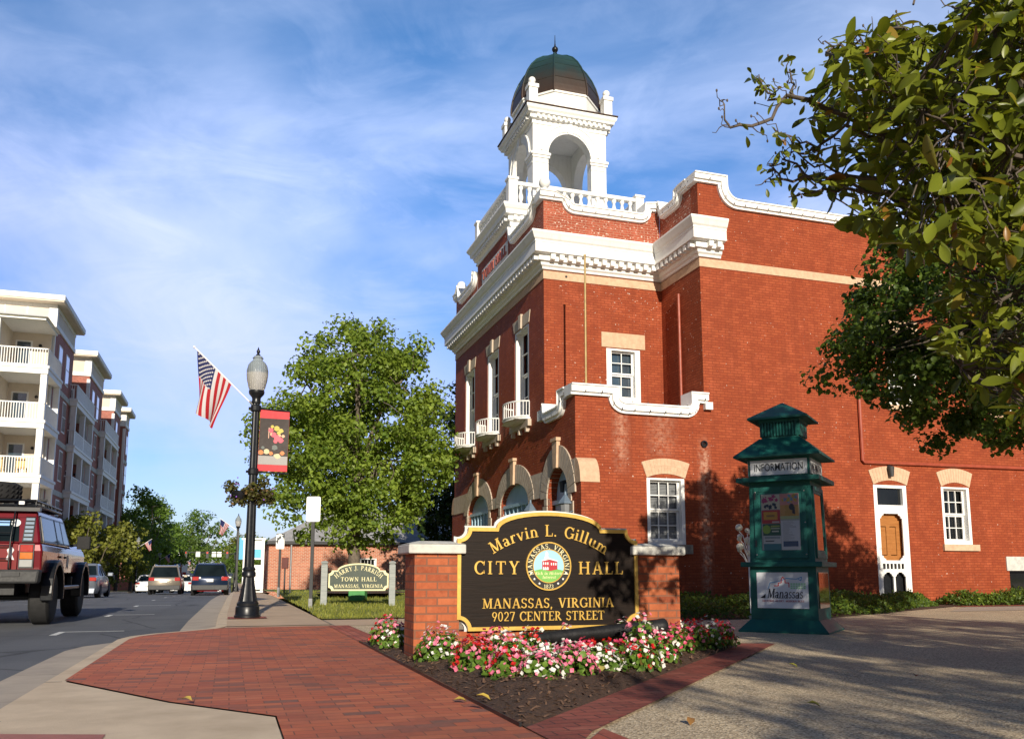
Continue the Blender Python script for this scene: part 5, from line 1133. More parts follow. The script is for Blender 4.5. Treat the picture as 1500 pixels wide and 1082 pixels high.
# ============================================================ STREET FURNITURE
GLOBE=None
def globem():
    m,t,n,l,p=newmat('lamp_globe_acrylic'); v=coord(t); sx=node(t,'ShaderNodeSeparateXYZ'); l.new(v,sx.inputs[0])
    l.new(ramp(t,(lambda q:(l.new(sx.outputs[2],q.inputs[0]),q.outputs[0])[1])(node(t,'ShaderNodeMapRange',i_1=4.1,i_2=4.75)),[(.0,(.45,.43,.39)),(.5,(.5,.49,.46)),(.56,(.27,.31,.34)),(1,(.36,.42,.46))]),p.inputs['Base Color'])
    p.inputs['Transmission Weight'].default_value=.35; p.inputs['Roughness'].default_value=.22; p.inputs['IOR'].default_value=1.2
    w_=node(t,'ShaderNodeTexWave'); w_.inputs['Scale'].default_value=9; w_.bands_direction='X'; l.new(v,w_.inputs[0]); l.new(bump(t,w_.outputs[0],.25,.02),p.inputs['Normal']); return m
GLOBE=globem()
FR=flat('flag_red',(.42,.008,.016),.8); FW=flat('flag_white',(.62,.6,.6),.8); FB=flat('flag_blue',(.010,.016,.10),.8)
for _m in (FR,FW,FB):
    p_=_m.node_tree; tr=node(p_,'ShaderNodeBsdfTranslucent'); tr.inputs[0].default_value={'flag_red':(.42,.008,.016,1),'flag_white':(.62,.6,.6,1),'flag_blue':(.010,.016,.10,1)}[_m.name]
    mm=node(p_,'ShaderNodeMixShader'); mm.inputs[0].default_value=.25; p_.links.new(p_.nodes['Principled BSDF'].outputs[0],mm.inputs[1]); p_.links.new(tr.outputs[0],mm.inputs[2]); p_.links.new(mm.outputs[0],p_.nodes['Material Output'].inputs[0])
def flag(name,label,root_loc,rotz,h0,h1,f0,f1,fold=.09,group=None,stars=True,shade=1):
    """cloth hung from a slanted staff: hoist h0(top)->h1, fly vectors at top and bottom edge"""
    T=thing(name,label,'flag',root_loc,rotz,group); NU,NV=26,26
    h0,h1,f0,f1=map(Vector,(h0,h1,f0,f1))
    def Pf(u,v):
        fly=f0.lerp(f1,u); c=h0.lerp(h1,u)+fly*v; n_=Vector((.15,1,.1))
        c+=n_*fold*v*sin(2.2*PI*u+1.8*v+.6)+Vector((1,0,0))*fold*.5*v*sin(3*PI*u+2.6*v)
        return c
    m=MB(); vs=[Pf(i/NU,j/NV) for i in range(NU+1) for j in range(NV+1)]; k=0
    base=len(m.v); m.v=[tuple(v) for v in vs]
    for i in range(NU):
        for j in range(NV):
            m.f.append((i*(NV+1)+j,i*(NV+1)+j+1,(i+1)*(NV+1)+j+1,(i+1)*(NV+1)+j)); st=i//2
            m.m.append(2 if (st<7 and j<int(NV*.46)) else (0 if st%2==0 else 1))
    if stars:
        m.mi=1
        for a in range(9):
            for b in range(6 if a%2==0 else 5):
                u=(a+1)/10*7/13; v=((b*2+1 if a%2==0 else b*2+2)/12)*.46; c=Pf(u,v); du=(Pf(u+.01,v)-c).normalized(); dv=(Pf(u,v+.01)-c); dv=(dv-du*dv.dot(du)).normalized(); n_=du.cross(dv)
                s=(h1-h0).length*.027
                for sg in (-1,1): m.add([c+n_*sg*.004+(du*cos(q*PI/5)+dv*sin(q*PI/5))*s*(1 if q%2==0 else .45) for q in range(10)],[tuple(range(10))])
    m.build('cloth',[FR,FW,FB],T,smooth=60); return T
def lamp_post(name,label,loc,rotz,group):
    T=thing(name,label,'street lamp',loc,rotz,group)
    m=MB(); m.lathe([(.225,-.05),(.225,.05),(.21,.07),(.205,.2),(.185,.22),(.19,.26),(.165,.3)],20); m.lathe([(.165,.3),(.135,.45),(.105,.62),(.095,.72)],24,flute=.08); m.lathe([(.1,.72),(.12,.74),(.12,.8),(.1,.83),(.115,.86),(.095,.9)],20); m.build('base',M['black'],T,smooth=35)
    m=MB(); m.lathe([(.088,.9),(.062,3.9)],24,flute=.09); m.lathe([(.075,3.88),(.085,3.92),(.075,3.95),(.08,3.99),(.13,4.05),(.14,4.08),(.14,4.12)],20); m.build('pole',M['black'],T,smooth=35)
    m=MB(); m.lathe([(.125,4.12),(.15,4.18),(.182,4.32),(.193,4.42),(.193,4.5),(.17,4.6),(.13,4.66),(.09,4.69),(.085,4.72),(.1,4.735),(.075,4.77),(.03,4.79)],24); m.build('globe',GLOBE,T,smooth=50)
    m=MB(); m.lathe([(.03,4.78),(.045,4.8),(.02,4.82),(.03,4.85),(.035,4.87),(.015,4.91),(.004,4.95)],10); m.build('finial',M['black'],T,smooth=50)
    return T
LX,LY=-4.715,15.66; LAMP='black fluted street lamps along the street'
lamp=lamp_post('street_lamp','nearest black fluted street lamp with acorn globe at the kerb',(LX,LY,0),PHI,LAMP)
for z in (3.79,2.62):
    m=MB(); m.lathe([(.085,z-.06),(.095,z-.04),(.095,z+.04),(.085,z+.06)],12); m.tube([(-.13,0,z),(.16,0,z)],.022,8); m.tube([(.0,0,z),(.62,0,z-.02)],.014,8)
    if z>3: m.tube([(-.05,0,3.84),(-.12,0,3.92)],.02,6)
    m.build('bracket',M['black'],lamp)
# banner with a still life of flowers and fruit (generic)
BN=thing('street_banner','red edged banner printed with flowers and fruit hanging from lamp','banner',(LX,LY,0),PHI)
bfn=lambda u,v,w:(u+.006*sin(v*4),-w+.02*sin((u-.1)*5)+.012*sin(v*6),v)
def bgrid(u0,u1,v0,v1,d,mt,nm,par,n=10):
    m=MB(); 
    for i in range(n):
        for j in range(n):
            a,b=u0+(u1-u0)*i/n,u0+(u1-u0)*(i+1)/n; c,e=v0+(v1-v0)*j/n,v0+(v1-v0)*(j+1)/n
            m.add([bfn(a,c,d),bfn(b,c,d),bfn(b,e,d),bfn(a,e,d)],[(0,1,2,3)])
    return m.build(nm,mt,par,smooth=60)
cl=bgrid(.075,.60,2.64,3.77,0,flat('banner_red',(.62,.05,.06),.7),'cloth',BN)
bgrid(.077,.598,2.85,3.62,.004,flat('banner_dark',(.045,.035,.032),.7),'print',cl); bgrid(.077,.598,2.76,2.92,.006,flat('banner_table',(.34,.33,.32),.7),'print',cl)
def blobs(cs,mt):
    m=MB()
    for k,(u,v,r) in enumerate(cs):
        m.plate([(u+r*cos(q*PI/6)*(1+.2*sin(q*3+k)),v+r*sin(q*PI/6)) for q in range(12)],[],bfn,.002,.009+.0004*k)
    m.build('print',mt,cl)
blobs([(.33,3.32,.05),(.4,3.26,.06),(.46,3.22,.05),(.28,3.4,.045),(.37,3.2,.04)],flat('banner_pink',(.62,.1,.14)))
blobs([(.38,3.44,.05),(.46,3.4,.04),(.42,3.36,.035),(.3,3.47,.03)],flat('banner_yellow',(.5,.42,.08)))
blobs([(.3,3.33,.035),(.43,3.31,.03),(.5,3.3,.03)],flat('banner_peach',(.7,.4,.25)))
blobs([(.12,2.98,.045),(.3,2.97,.035),(.5,2.98,.04)],flat('banner_orange',(.6,.2,.06))); blobs([(.22,3.0,.05),(.42,2.92,.05),(.38,2.93,.03)],flat('banner_cream',(.6,.5,.3))); blobs([(.36,3.08,.05),(.15,3.07,.03)],flat('banner_glass',(.12,.14,.13)))
m=MB(); m.plate(rect(.235,.25,3.25,3.45),[],bfn,.002,.008); m.build('print',flat('banner_candle',(.6,.35,.25)),cl)
# hanging flower baskets round the pole
HB=thing('hanging_basket','full hanging basket of trailing dark foliage round the lamp post','flower basket',(LX,LY,2.0),PHI)
m=MB(); 
for sx in (-.21,.21): m.lathe([(.02,.04),(.1,.08),(.15,.16),(.17,.24)],12,(sx,0,0))
m.tube([(-.3,0,.26),(.3,0,.26)],.012,6); m.build('basket',M['black'],HB,smooth=50)
rs=np.random.RandomState(2); C_=[(sx+rs.normal()*.09,rs.normal()*.1,.26+rs.normal()*.075) for sx in (-.25,-.2,.2,.25,.0,-.32,.3,-.12,.13)]
P_,N_2=clump_points(C_,[.15]*9,110,rs,.8); P2,N3=clump_points([(-.36,0,.3),(-.15,-.05,.06),(.12,-.05,.05),(.3,0,.08)],[.1]*4,50,rs); P_=np.concatenate([P_,P2]);N_2=np.concatenate([N_2,N3])
leaf_mesh('foliage',P_,N_2,.06,.045,rs.rand(len(P_)),leafmat('basket_leaves',(.04,.022,.012),(.10,.11,.02),(.25,.12,.04),.25),HB,5,.2,'leaf')
m=MB()
for k in range(16):
    c=Vector((rs.uniform(-.4,.4),-.16+rs.normal()*.05,.26+rs.normal()*.1)); m.ball(c,.014,6,4)
m.build('blossoms',flat('violet_petals',(.25,.09,.55)),HB)
FP=thing('flag_staff','white staff slanting up from the nearest street lamp','flag staff',(LX,LY,0),PHI)
s0=Vector((-.07,0,3.86)); s1=Vector((-1.12,0,4.86)); m=MB(); m.tube([s0,s1],.013,8); m.ball(s1,.025); m.build('staff',M['signwhite'],FP,smooth=50)
dirs=(s1-s0)
flag('national_flag','large stars and stripes flag hanging from the nearest lamp','  '.strip() or (LX,LY,0),PHI,s0+dirs*.95,s0+dirs*.36,(.03,.06,-1.1),(-.27,.02,-.84),.11)
# pole behind: square pad of bricks at the lamp foot
struct(poly('paving_pad',M['border'],[(-7.3,-1.95),(-6.45,-1.95),(-6.45,-1.2),(-7.3,-1.2)] if 0 else [(toST(LX,LY)[0]-.33,toST(LX,LY)[1]-.33),(toST(LX,LY)[0]+.33,toST(LX,LY)[1]-.33),(toST(LX,LY)[0]+.33,toST(LX,LY)[1]+.33),(toST(LX,LY)[0]-.33,toST(LX,LY)[1]+.33)],.012))
# blank backs of traffic signs
def post_sign(label,x,y,z0,h,w_,sh,back='signwhite',rot=0):
    T=thing('sign_post',label,'sign',(x,y,z0),rot)
    m=MB(); m.box(-.025,.025,-.012,.012,.24,h); m.box(-.035,-.025,-.012,.025,.24,h-.02); m.box(.025,.035,-.012,.025,.24,h-.02); m.build('post',M['darkgrey'],T)
    bx('post_foot',M['steel'],T,-.04,.04,-.03,.03,-.05,.25)
    r=.04; o=[(w_/2-r+r*cos(R(a)),h+.02-r+r*sin(R(a))) for a in (0,30,60,90)]+[(-w_/2+r+r*cos(R(a)),h+.02-r+r*sin(R(a))) for a in (90,120,150,180)]+[(-w_/2+r+r*cos(R(a)),h+.02-sh+r+r*sin(R(a))) for a in (180,210,240,270)]+[(w_/2-r+r*cos(R(a)),h+.02-sh+r+r*sin(R(a))) for a in (270,300,330,360)]
    one(lambda q:(q.plate(o,[],lambda u,v,w:(u,-w-.014,v),-.0,.005),q.tube([(0,-.02,h-.08),(0,-.028,h-.08)],.012,6),q.tube([(0,-.02,h-sh+.1),(0,-.028,h-sh+.1)],.012,6)),'plate',M[back],T); return T
post_sign('blank white sign plate on a dark post beside the lawn',-4.36,19.0,0,2.44,.31,.55)
T=post_sign('second white sign plate half hidden by the maple leaves',-7.46,28,.1,1.95,.27,.5)
T=thing('wall_box','small brown box on a thin post before the brick annex','box',(-7.36,28.3,.1)); bx('box',M['reddoor'],T,-.1,.1,-.05,.05,.85,1.2,bevel=.01); bx('post',M['darkgrey'],T,-.02,.02,-.02,.02,0,.85)
T=thing('thin_post','thin grey steel post standing before the brick annex','post',(-7.1,28,.1)); one(lambda q:(q.tube([(0,0,-.1),(0,0,1.55)],.03,8),q.tube([(0,0,1.55),(0,0,1.6)],.036,8)),'shaft',M['steel'],T)
# small town hall sign on the lawn
TS=thing('lawn_sign','small dark green sign with cream lettering between weathered posts','sign',(-3.69,21.05,.03),R(9))
for x in (-.81,.80):
    m=MB(); m.box(x-.075,x+.075,-.075,.075,-.05,.97); m.frus(x-.075,x+.075,-.075,.075,.97,x-.055,x+.055,-.055,.055,.985); m.box(x-.06,x+.06,-.06,.06,.985,1.0); m.box(x-.085,x+.085,-.085,.085,1.0,1.03); m.frus(x-.085,x+.085,-.085,.085,1.03,x-.03,x+.03,-.03,.03,1.06); m.build('post',M['oldpost'],TS,bevel=.006)
def tso(e):
    x0,x1,z0,z1=-.70-e,.70+e,.36-e,.82+e; r=.08-e*.5
    return arc(x0,z0,r,r,90,0,5)+arc(x1,z0,r,r,180,90,5)+arc(x1,z1,r,r,270,180,5)+[((.5+e*.4)*cos(PI*k/14),z1+.17*sin(PI*k/14)) for k in range(15)]+arc(x0,z1,r,r,0,-90,5)
tb=one(lambda q:q.plate(tso(0),[],SF(),-.03,.0),'board',flat('sign_dark_green',(.022,.04,.026),.5),TS); one(lambda q:q.plate(tso(.012),[tso(-.022)],SF(),-.01,.014),'border',M['cream_p'],TS)
m=MB(); t2=lambda cz:(lambda u,v,w:(u,-w,cz+v)); text(m,'TOWN HALL',.095,t2(.575),sp=.16,depth=.012); text(m,'MANASSAS, VIRGINIA',.08,t2(.42),sp=.12,depth=.012,narrow=.95); text(m,'HARRY J. PARRISH',.105,t2(.07),sp=.14,depth=.012,arcr=.77,narrow=.80)
m.build('lettering',M['cream_p'],TS)
bx('utility_box',mat('green_utility',(.06,.28,.07),.5),None,-.22,.22,-.2,.2,0,.42,bevel=.02); o=bpy.data.objects['utility_box']; o.location=(-4.15,23.6,.06); tag(o,'low bright green utility cabinet on grass behind the lawn sign','utility box')
# ============================================================ LOW BRICK ANNEX AND WHITE PANELS
AN=gthing('brick_annex','low red brick building with grey roof behind the maple','building',-5.4,31.5,-.35)
m=MB(); m.plate([(0,-.2),(13,-.2),(13,2.75),(0,2.75)],[rect(5.0,5.95,1.0,2.0),rect(8.4,9.35,1.0,2.0)],SY(),-.3,0); m.box(0,.3,.3,10,-.2,2.75); m.box(0,13,9.7,10,-.2,2.75); m.box(12.7,13,.3,9.7,-.2,2.75); m.build('wall',M['lowbrick'],AN)
for u in (5.0,8.4): sash(AN,SY(),u,u+.95,1.0,2.0,rise=0,cols=4,rows=2,meet=False,jamb=.06)
bx('fascia',M['black'],AN,-.1,13.2,-.35,10.2,2.75,2.9); m=MB(); m.frus(-.15,13.3,-.4,10.3,2.91,3.5,13,3,7,4.9); m.build('roof',mat('grey_shingles',(.33,.33,.34),.9,var=.15,scale=4,bmp=.4,bscale=30),AN)
WP=gthing('white_entry','white panelled street entry with a blue patch beside the annex','porch',-6.75,31.0,-.35)
m=MB(); m.box(0,.14,-.07,.07,0,2.95); m.box(.14,.95,0,.08,1.9,2.9); m.box(.95,1.1,-.07,.07,0,2.95); m.box(.14,.5,.0,.06,0,1.85); m.box(.55,.94,.0,.05,.3,1.6); m.box(-.1,1.15,-.1,.1,2.95,3.05)
for k in range(5): m.box(.14,.95,-.06,0,.15+k*.3,.2+k*.3)
m.build('panels',M['signwhite'],WP); bx('blue_patch',flat('sign_cyan',(.12,.5,.75)),WP,.3,.93,-.03,-.001,2.0,2.45)
# ============================================================ APARTMENTS (local x along b, y along the street)
AP=gthing('apartment_block','four storey brick and cream apartment block with stacked white balconies','building',-18.5,0,-.3)
aw=M['white']
def wing(t0,t1,k):
    s=-.1
    b=MB(); b.box(-14,s,t0,t1,0,16.65); wl=b.build('wall',M['aptbrick'],AP)
    b=MB(); b.box(-14,s+.02,t0-.02,t1+.02,16.65,18.0); b.build('upper_wall',M['cream'],AP)
    b=MB(); b.box(-13.9,s+.09,t0-.09,t1+.05,16.55,16.85); b.box(-13.9,s+.06,t0-.06,t1+.05,17.75,17.99); b.box(s-.35,s+.1,t0-.1,t0+.3,16.85,17.75)
    for x in np.arange(-13,s,1.25): b.box(x,x+.07,t0-.055,t0-.02,16.85,17.75)
    b.box(s-.18,s+.06,t0-.06,t0+.14,0,16.3); b.build('trim',aw,AP)
    b=MB(); b.box(-15,s+.55,t0-.8,t1+.3,18.0,18.1); b.build('soffit',M['cream'],AP)
    b=MB(); b.box(-15.05,s+.6,t0-.86,t1+.35,18.1,18.42); rf=b.build('roof',aw,AP)
    for z0 in (13.85,10.6,7.3,4.0):
        for tc_ in (t0+2.3,t0+4.9):
            if tc_>t1-.5: continue
            w_=MB(); w_.box(s-.02,s+.03,tc_-.62,tc_+.62,z0-.1,z0+2.0); wi=w_.build('window',aw,AP)
            q=MB(); q.box(s+.032,s+.04,tc_-.54,tc_+.54,z0,z0+.92); q.box(s+.032,s+.04,tc_-.54,tc_+.54,z0+1.0,z0+1.9); q.build('pane',M['glassblue'],wi)
        q=MB(); q.box(s-.02,s+.05,t0,t1,z0-1.1,z0-.75); q.build('belt_course',M['capstone'],AP)
    # cream panelled end face for the upper storey, brick below with white slats
    if k==0:
        b=MB(); b.box(-14,s-.3,t0-.06,t0-.025,12.9,16.3); b.build('upper_wall',M['cream'],AP)
def rail_panel(m,p,q,z,h=1.05,gap=.14):
    p=Vector(p);q=Vector(q);L_=(q-p).length; n=max(2,int(L_/gap)); d=(q-p)/n
    for k in range(n+1):
        c=p+d*k; m.box(c.x-.02,c.x+.02,c.y-.02,c.y+.02,z+.1,z+h)
    for zz,th in ((z+.08,.05),(z+h,.07)):
        x0,x1=sorted((p.x,q.x));y0,y1=sorted((p.y,q.y)); m.box(x0-.035,x1+.035,y0-.035,y1+.035,zz,zz+th)
def stack(t0,t1,s0,s1,tback,levels,posts,top=True,solid=False):
    for j,z in enumerate(levels):
        bl=bpy.data.objects.new('balcony',None); COL.objects.link(bl); bl.parent=AP
        b=MB(); b.box(s0,s1,t0,t1,z-.42,z-.001); b.box(s0-.04,s1+.06,t0-.06,t1+.04,z-.10,z+.06); b.build('slab',aw,bl)
        if j>0 or top:
            h=levels[j-1]-.42-z if j>0 else 0
        if j>0:
            for (x,y) in posts: bx('post',aw,bl,x-.17,x+.17,y-.17,y+.17,z+.06,levels[j-1]-.42)
        b=MB(); rail_panel(b,(s0+.1,t0+.08),(s1-.08,t0+.08),z); rail_panel(b,(s1-.08,t0+.08),(s1-.08,t1-.1),z,gap=.14 if not solid else .075); b.build('railing',aw,bl)
        b=MB(); b.box(s0+.35,s0+1.3,tback-.03,tback,z+.06,z+2.3); b.build('door',aw,bl); b=MB(); b.box(s0+.45,s0+1.2,tback-.05,tback-.031,z+.25,z+2.2); b.build('pane',M['glassblue'],bl)
        b=MB(); b.ball((s0+1.75,tback-.12,z+2.0),.1,8,6); b.build('wall_lamp',M['black'],bl)
LV=[13.15,9.9,6.7,3.5]
wing(41.3,48.4,0); wing(55.8,63.3,1); wing(71.3,76.4,2); wing(80.5,84,3)
m=MB()
for a,b_ in ((48.4,55.8),(63.3,71.3),(76.4,80.5)): m.box(-12,-2.6,a,b_,0,17)
m.build('recess_wall',M['cream'],AP)
m=MB(); m.box(-14,-2.6,38.2,41.3,0,13); m.build('wall',M['aptbrick'],AP); m=MB(); m.box(-14,-2.55,38.15,41.3,13.0,16.1); m.build('upper_wall',M['cream'],AP)
m=MB(); m.box(-2.7,-2.5,38.0,38.25,0,16.1)
for z in (12.9,13.0): m.box(-14,-2.5,38.06,38.15,z-.2,z+.15)
m.build('trim',aw,AP)
m=MB(); m.box(-2.59,-.15,40.9,41.28,0,16.2); m.box(-2.59,-2.35,38.2,41.2,0,16.2); m.build('porch_wall',M['cream'],AP)
stack(37.6,42.0,-2.5,.4,40.9,LV,[(.18,37.85),(.18,41.75)],True)
for x_,y_ in ((-1.9,38.3),(-.75,38.4)):
    b=MB(); z=6.76; b.box(x_-.25,x_+.25,y_-.25,y_+.25,z+.4,z+.46); b.box(x_-.25,x_+.25,y_-.30,y_-.25,z+.46,z+1.0)
    for i_ in (-.22,.22):
        for j_ in (-.22,.22): b.box(x_+i_-.025,x_+i_+.025,y_+j_-.025,y_+j_+.025,z,z+.4)
    b.build('balcony_chair',flat('chair_wood',(.62,.42,.16)),AP)
# porch roof over the top balcony
m=MB(); m.box(-14.2,.1,37.5,41.2,15.95,16.1); m.frus(-14.3,.25,37.3,41.3,16.1,-14.3,-.55,38.8,41.3,16.6); m.build('porch_roof',aw,AP)
m=MB(); m.box(-2.6,-2.3,37.65,37.95,13.2,15.95); m.build('post',aw,AP)
stack(47.9,56.4,-2.4,.4,55.75,LV,[(.18,48.2),(.18,52.1),(.18,56.1)],True,True)
stack(62.7,72.2,-2.4,.4,71.25,LV,[(.18,63.0),(.18,67.4),(.18,71.9)],True,True)
# ============================================================ TREES
tree('maple_tree','large bright green maple tree on the lawn left of city hall',(-5.05,28,.1),9.2,(.02,0,5.35),(3.25,3.0,3.75),250,165,.145,LM['maple'],11,.2,.72,trunk_top=2.8)
tree('shade_tree','dark green tree standing behind city hall and the maple',(-2.6,41.5,-.1),10,(0,0,5.6),(3.0,3,4.6),90,120,.22,LM['dark'],12,.2,.95)
tree('ornamental_tree','dark leafed tree overhanging the plaza right of the kiosk',(8.35,11.5,0),5.6,(-.35,0,4.3),(3.6,2.2,1.98),470,130,.083,LM['right'],14,.1,.43,trunk_top=2.7,kind='leaf',shape=.25)
ST='street trees along the far kerb'
spec=[(-16.9,47,5.2,2.6,'olive','yellow green street tree nearest the parked grey sedan'),(-16.8,56,5.6,2.8,'olive','olive street tree before the second balcony stack'),(-16.9,66,6.4,3,'olive','olive street tree at the far end of apartments'),
(-17.5,84,11.5,4.6,'street','tall dark street tree just past the apartments'),(-17,95,12.6,4.6,'street','tallest green tree beyond the apartments'),(-16.6,108,10.5,4.4,'street','rounded green tree behind the tallest one'),
(-20,130,13.5,5,'far','pale loose tree behind the far row houses'),(-16.5,132,6.6,3.4,'street','low green tree before the far row houses'),(-16,152,10.0,5,'far','bushy tree near the far traffic lights'),(-22,170,17,6,'far','high pale crowned tree far down the street'),
(-14,195,15,7,'street','broad dark tree closing the street view'),(-5,150,7.5,4.0,'far','tree right of the street near the traffic lights'),(-3.5,118,8,4,'street','green tree right of the street hidden by the lamp'),(-4,175,9.5,5,'olive','yellowish tree far right of the street')]
for k,(s,t,h,r,lm,lab) in enumerate(spec):
    p=G(s,t,grade(t)-.05); tree('street_tree',lab,p,h,(0,0,h*.58),(r,r,h*.44),36 if t<75 else 40,90,.20+.0016*t,LM[lm],60+k,.13+.004*h,r*.33,ST,trunk_top=h*.35)
# far wood closing the view
rs=np.random.RandomState(77); P_=[];N_2=[]
for k in range(150):
    s=rs.uniform(-190,120); t=rs.uniform(300,380); h=rs.uniform(5,11); q,nn=clump_points([(s,t,grade(t)+h*.55)],[h*.62],70,rs,1.0); P_.append(q);N_2.append(nn)
P_=np.concatenate(P_); o=leaf_mesh('far_wood',P_,np.concatenate(N_2),1.5,1.2,rs.rand(len(P_)),LM['far'],None,6,.2,'quad'); o.location=G(0,0); o.rotation_euler=(0,0,PHI); stuff(o,'distant green wood closing the end of the street','wood')
# ---------- magnolia leaning in from the right
def project(p):
    th=R(8.174); v=Vector(p)-Vector((0,0,.78)); z=v.y*cos(th)+v.z*sin(th); y=-v.y*sin(th)+v.z*cos(th)
    return (750+1267*v.x/z,658-1267*y/z) if z>.1 else (9999,0)
POLY=[(1560,-120),(1430,-20),(1405,45),(1345,55),(1290,35),(1235,60),(1205,95),(1222,140),(1175,170),(1190,215),(1150,245),(1165,280),(1230,285),(1248,335),(1310,352),(1370,372),(1395,430),(1375,480),(1400,545),(1440,590),(1470,600),(1560,610)]
def inpoly(x,y):
    c=False;n=len(POLY)
    for i in range(n):
        (a,b),(d,e)=POLY[i],POLY[(i+1)%n]
        if (b>y)!=(e>y) and x<(d-a)*(y-b)/(e-b)+a: c=not c
    return c
MG=thing('magnolia_tree','magnolia tree with glossy yellow green leaves overhanging from the right','tree',(4.9,4.3,0)); mo=Vector((4.9,4.3,0))
rs=np.random.RandomState(21); m=MB(); tips=[]; limbs=[]
def unpx(x_,y_,d_):
    th=R(8.174); yy=(658-y_)/1267; v=Vector(((x_-750)/1267,cos(th)-yy*sin(th),sin(th)+yy*cos(th))); return Vector((0,0,.78))+v*(d_/v.y)-mo
def wig(p0,p1,r0,r1,n=7,amp=.05):
    p0=np.array(p0,float);p1=np.array(p1,float);L0=np.linalg.norm(p1-p0); pts=[p0]; dev=np.zeros(3)
    for i in range(1,n+1):
        dev=dev*.6+rs.normal(size=3)*amp*L0; u=i/n; pts.append(p0+(p1-p0)*u+dev*min(1,(1-u)*2.5))
    m.tube(pts,[r0+(r1-r0)*i/n for i in range(n+1)],6,cap=False); return pts
m.tube([(0,0,-.1),(0,0,.2),(-.05,.02,1.2),(-.1,.05,2.1)],[.2,.15,.13,.12],10,cap=False)
def L_(p0,p1,r0,r1,b=.045):
    q=wig(p0,p1,r0,r1,8,b); limbs.extend(q[1:]); return q
for e in ((-1.6,-.6,3.5),(-1.2,.9,3.9),(.3,1.0,4.9),(1.4,.3,4.3),(.9,-1.2,4.2),(-.6,-.9,4.6),(2.2,.9,3.3),(1.9,-1.0,3.1),(-.5,1.5,4.3),(-.3,.2,5.6)):
    L_((-.1,.05,1.7+.4*rs.rand()),e,.06,.014)
# the limbs that reach into the view, bare towards their tips
for d_,pl,r0 in ((4.35,[(1500,250),(1420,222),(1330,212),(1272,185),(1220,160),(1155,145),(1116,182),(1071,188),(1058,165),(1061,146)],.019),
    (4.35,[(1155,145),(1136,148),(1120,134),(1113,124),(1107,114)],.006),(4.35,[(1162,143),(1158,120),(1152,97)],.005),
    (4.3,[(1420,250),(1330,215),(1285,205),(1239,190),(1194,218),(1160,200),(1133,188)],.013),(4.3,[(1194,218),(1172,225),(1149,196)],.006),
    (4.45,[(1400,300),(1330,262),(1233,258),(1194,266),(1155,236),(1123,242)],.012),(4.45,[(1194,266),(1150,262),(1135,248),(1118,268)],.006),
    (4.5,[(1380,320),(1300,285),(1239,272),(1187,286),(1155,289)],.01),(4.5,[(1260,275),(1220,250),(1185,236),(1160,215)],.006),
    (4.2,[(1420,180),(1370,120),(1320,100),(1270,70),(1250,45)],.014),(4.2,[(1320,100),(1275,100),(1225,70),(1205,62)],.008),(4.2,[(1270,70),(1300,40),(1335,55)],.007),
    (4.0,[(1500,120),(1460,60),(1430,20),(1395,10)],.014),(4.6,[(1500,330),(1420,330),(1350,330),(1290,330),(1250,320)],.012),(4.9,[(1540,400),(1470,440),(1430,500),(1410,540)],.014),(3.9,[(1540,250),(1460,200),(1400,190),(1340,150)],.016)):
    P=[unpx(x,y,d_) for x,y in pl]; Q=[]
    for i in range(len(P)-1):
        for k in range(3): Q.append(P[i].lerp(P[i+1],k/3)+Vector(rs.normal(size=3))*.012)
    Q.append(P[-1]); n=len(Q); m.tube(Q,[r0*(1-i/(n-1))+.0028 for i in range(n)],6,cap=False); limbs.extend([np.array(q) for q in Q])
    for i in range(n):
        if rs.rand()<.55: 
            e=Q[i]+Vector(rs.normal(size=3))*.055+Vector((-.02,0,.03)); wig(Q[i],e,.0032,.0018,4,.12)
            if rs.rand()<.6: m.ball(e,.006,6,4,1.6)
    if r0>.01: wig(P[0],(.0,.1,2.0+.8*rs.rand()),r0,.04,8,.03)
k=0
while len(tips)<2700 and k<160000:
    k+=1
    if len(tips)<800:
        x_=rs.uniform(1150,1570); y_=rs.uniform(-90,610); d_=rs.uniform(3.4,5.2)
        if y_>360: d_=rs.uniform(4.3,5.6)
        if not inpoly(x_,y_): continue
        if rs.rand()<.9*max(0,(1300-x_)/150): continue
        if y_>380 and rs.rand()<.3: continue
        p=unpx(x_,y_,d_)+mo
    else:
        d=rs.normal(size=3); d/=np.linalg.norm(d); p=Vector((5.2,4.1,4.5))+Vector(d*rs.rand()**.35*np.array((3.3,2.7,2.15)))
        x_,y_=project(p)
        if x_<1540 and y_>-30: continue
        if p.x<3.3 and p.y<3.6: continue
        if y_<-20 and x_<1000: continue
    kk=(8.2-p.y)/.927; xs=p.x-.19*kk; zs=p.z-.322*kk
    if -2<xs<.85 and -.1<zs<1.5: continue
    if .85<=xs<1.9 and 0<zs<1.3 and rs.rand()<.72: continue
    kg=p.z/.322; xg=p.x-.19*kg; yg=p.y+.927*kg
    if yg<9.5 and xg<.7+.15*max(0,yg-5): continue
    tips.append(p-mo)
arr=np.array([np.array(q) for q in limbs])
Pp=[];Nn=[];Ln=[]
for i,p in enumerate(tips):
    j=np.argmin(((arr-np.array(p))**2).sum(1)); dd=np.linalg.norm(arr[j]-np.array(p)); wig(arr[j] if dd<.5 else np.array(p)+(arr[j]-np.array(p))*.4/dd,p,.006,.0025,4,.06)
    n=rs.randint(5,9); base=np.array(p); big=rs.uniform(.8,1.2)
    for q in range(n):
        d=rs.normal(size=3); d/=np.linalg.norm(d); Pp.append(base+d*.03+rs.normal(size=3)*.025); nn=d*.35+rs.normal(size=3)*.4; nn[2]+=.5; nn[1]-=.35; Nn.append(nn); Ln.append((.06+.10*rs.rand()**1.3)*big)
TW=[np.array(q) for q in limbs if project(Vector(q)+mo)[0]<1330 and project(Vector(q)+mo)[0]>1075]
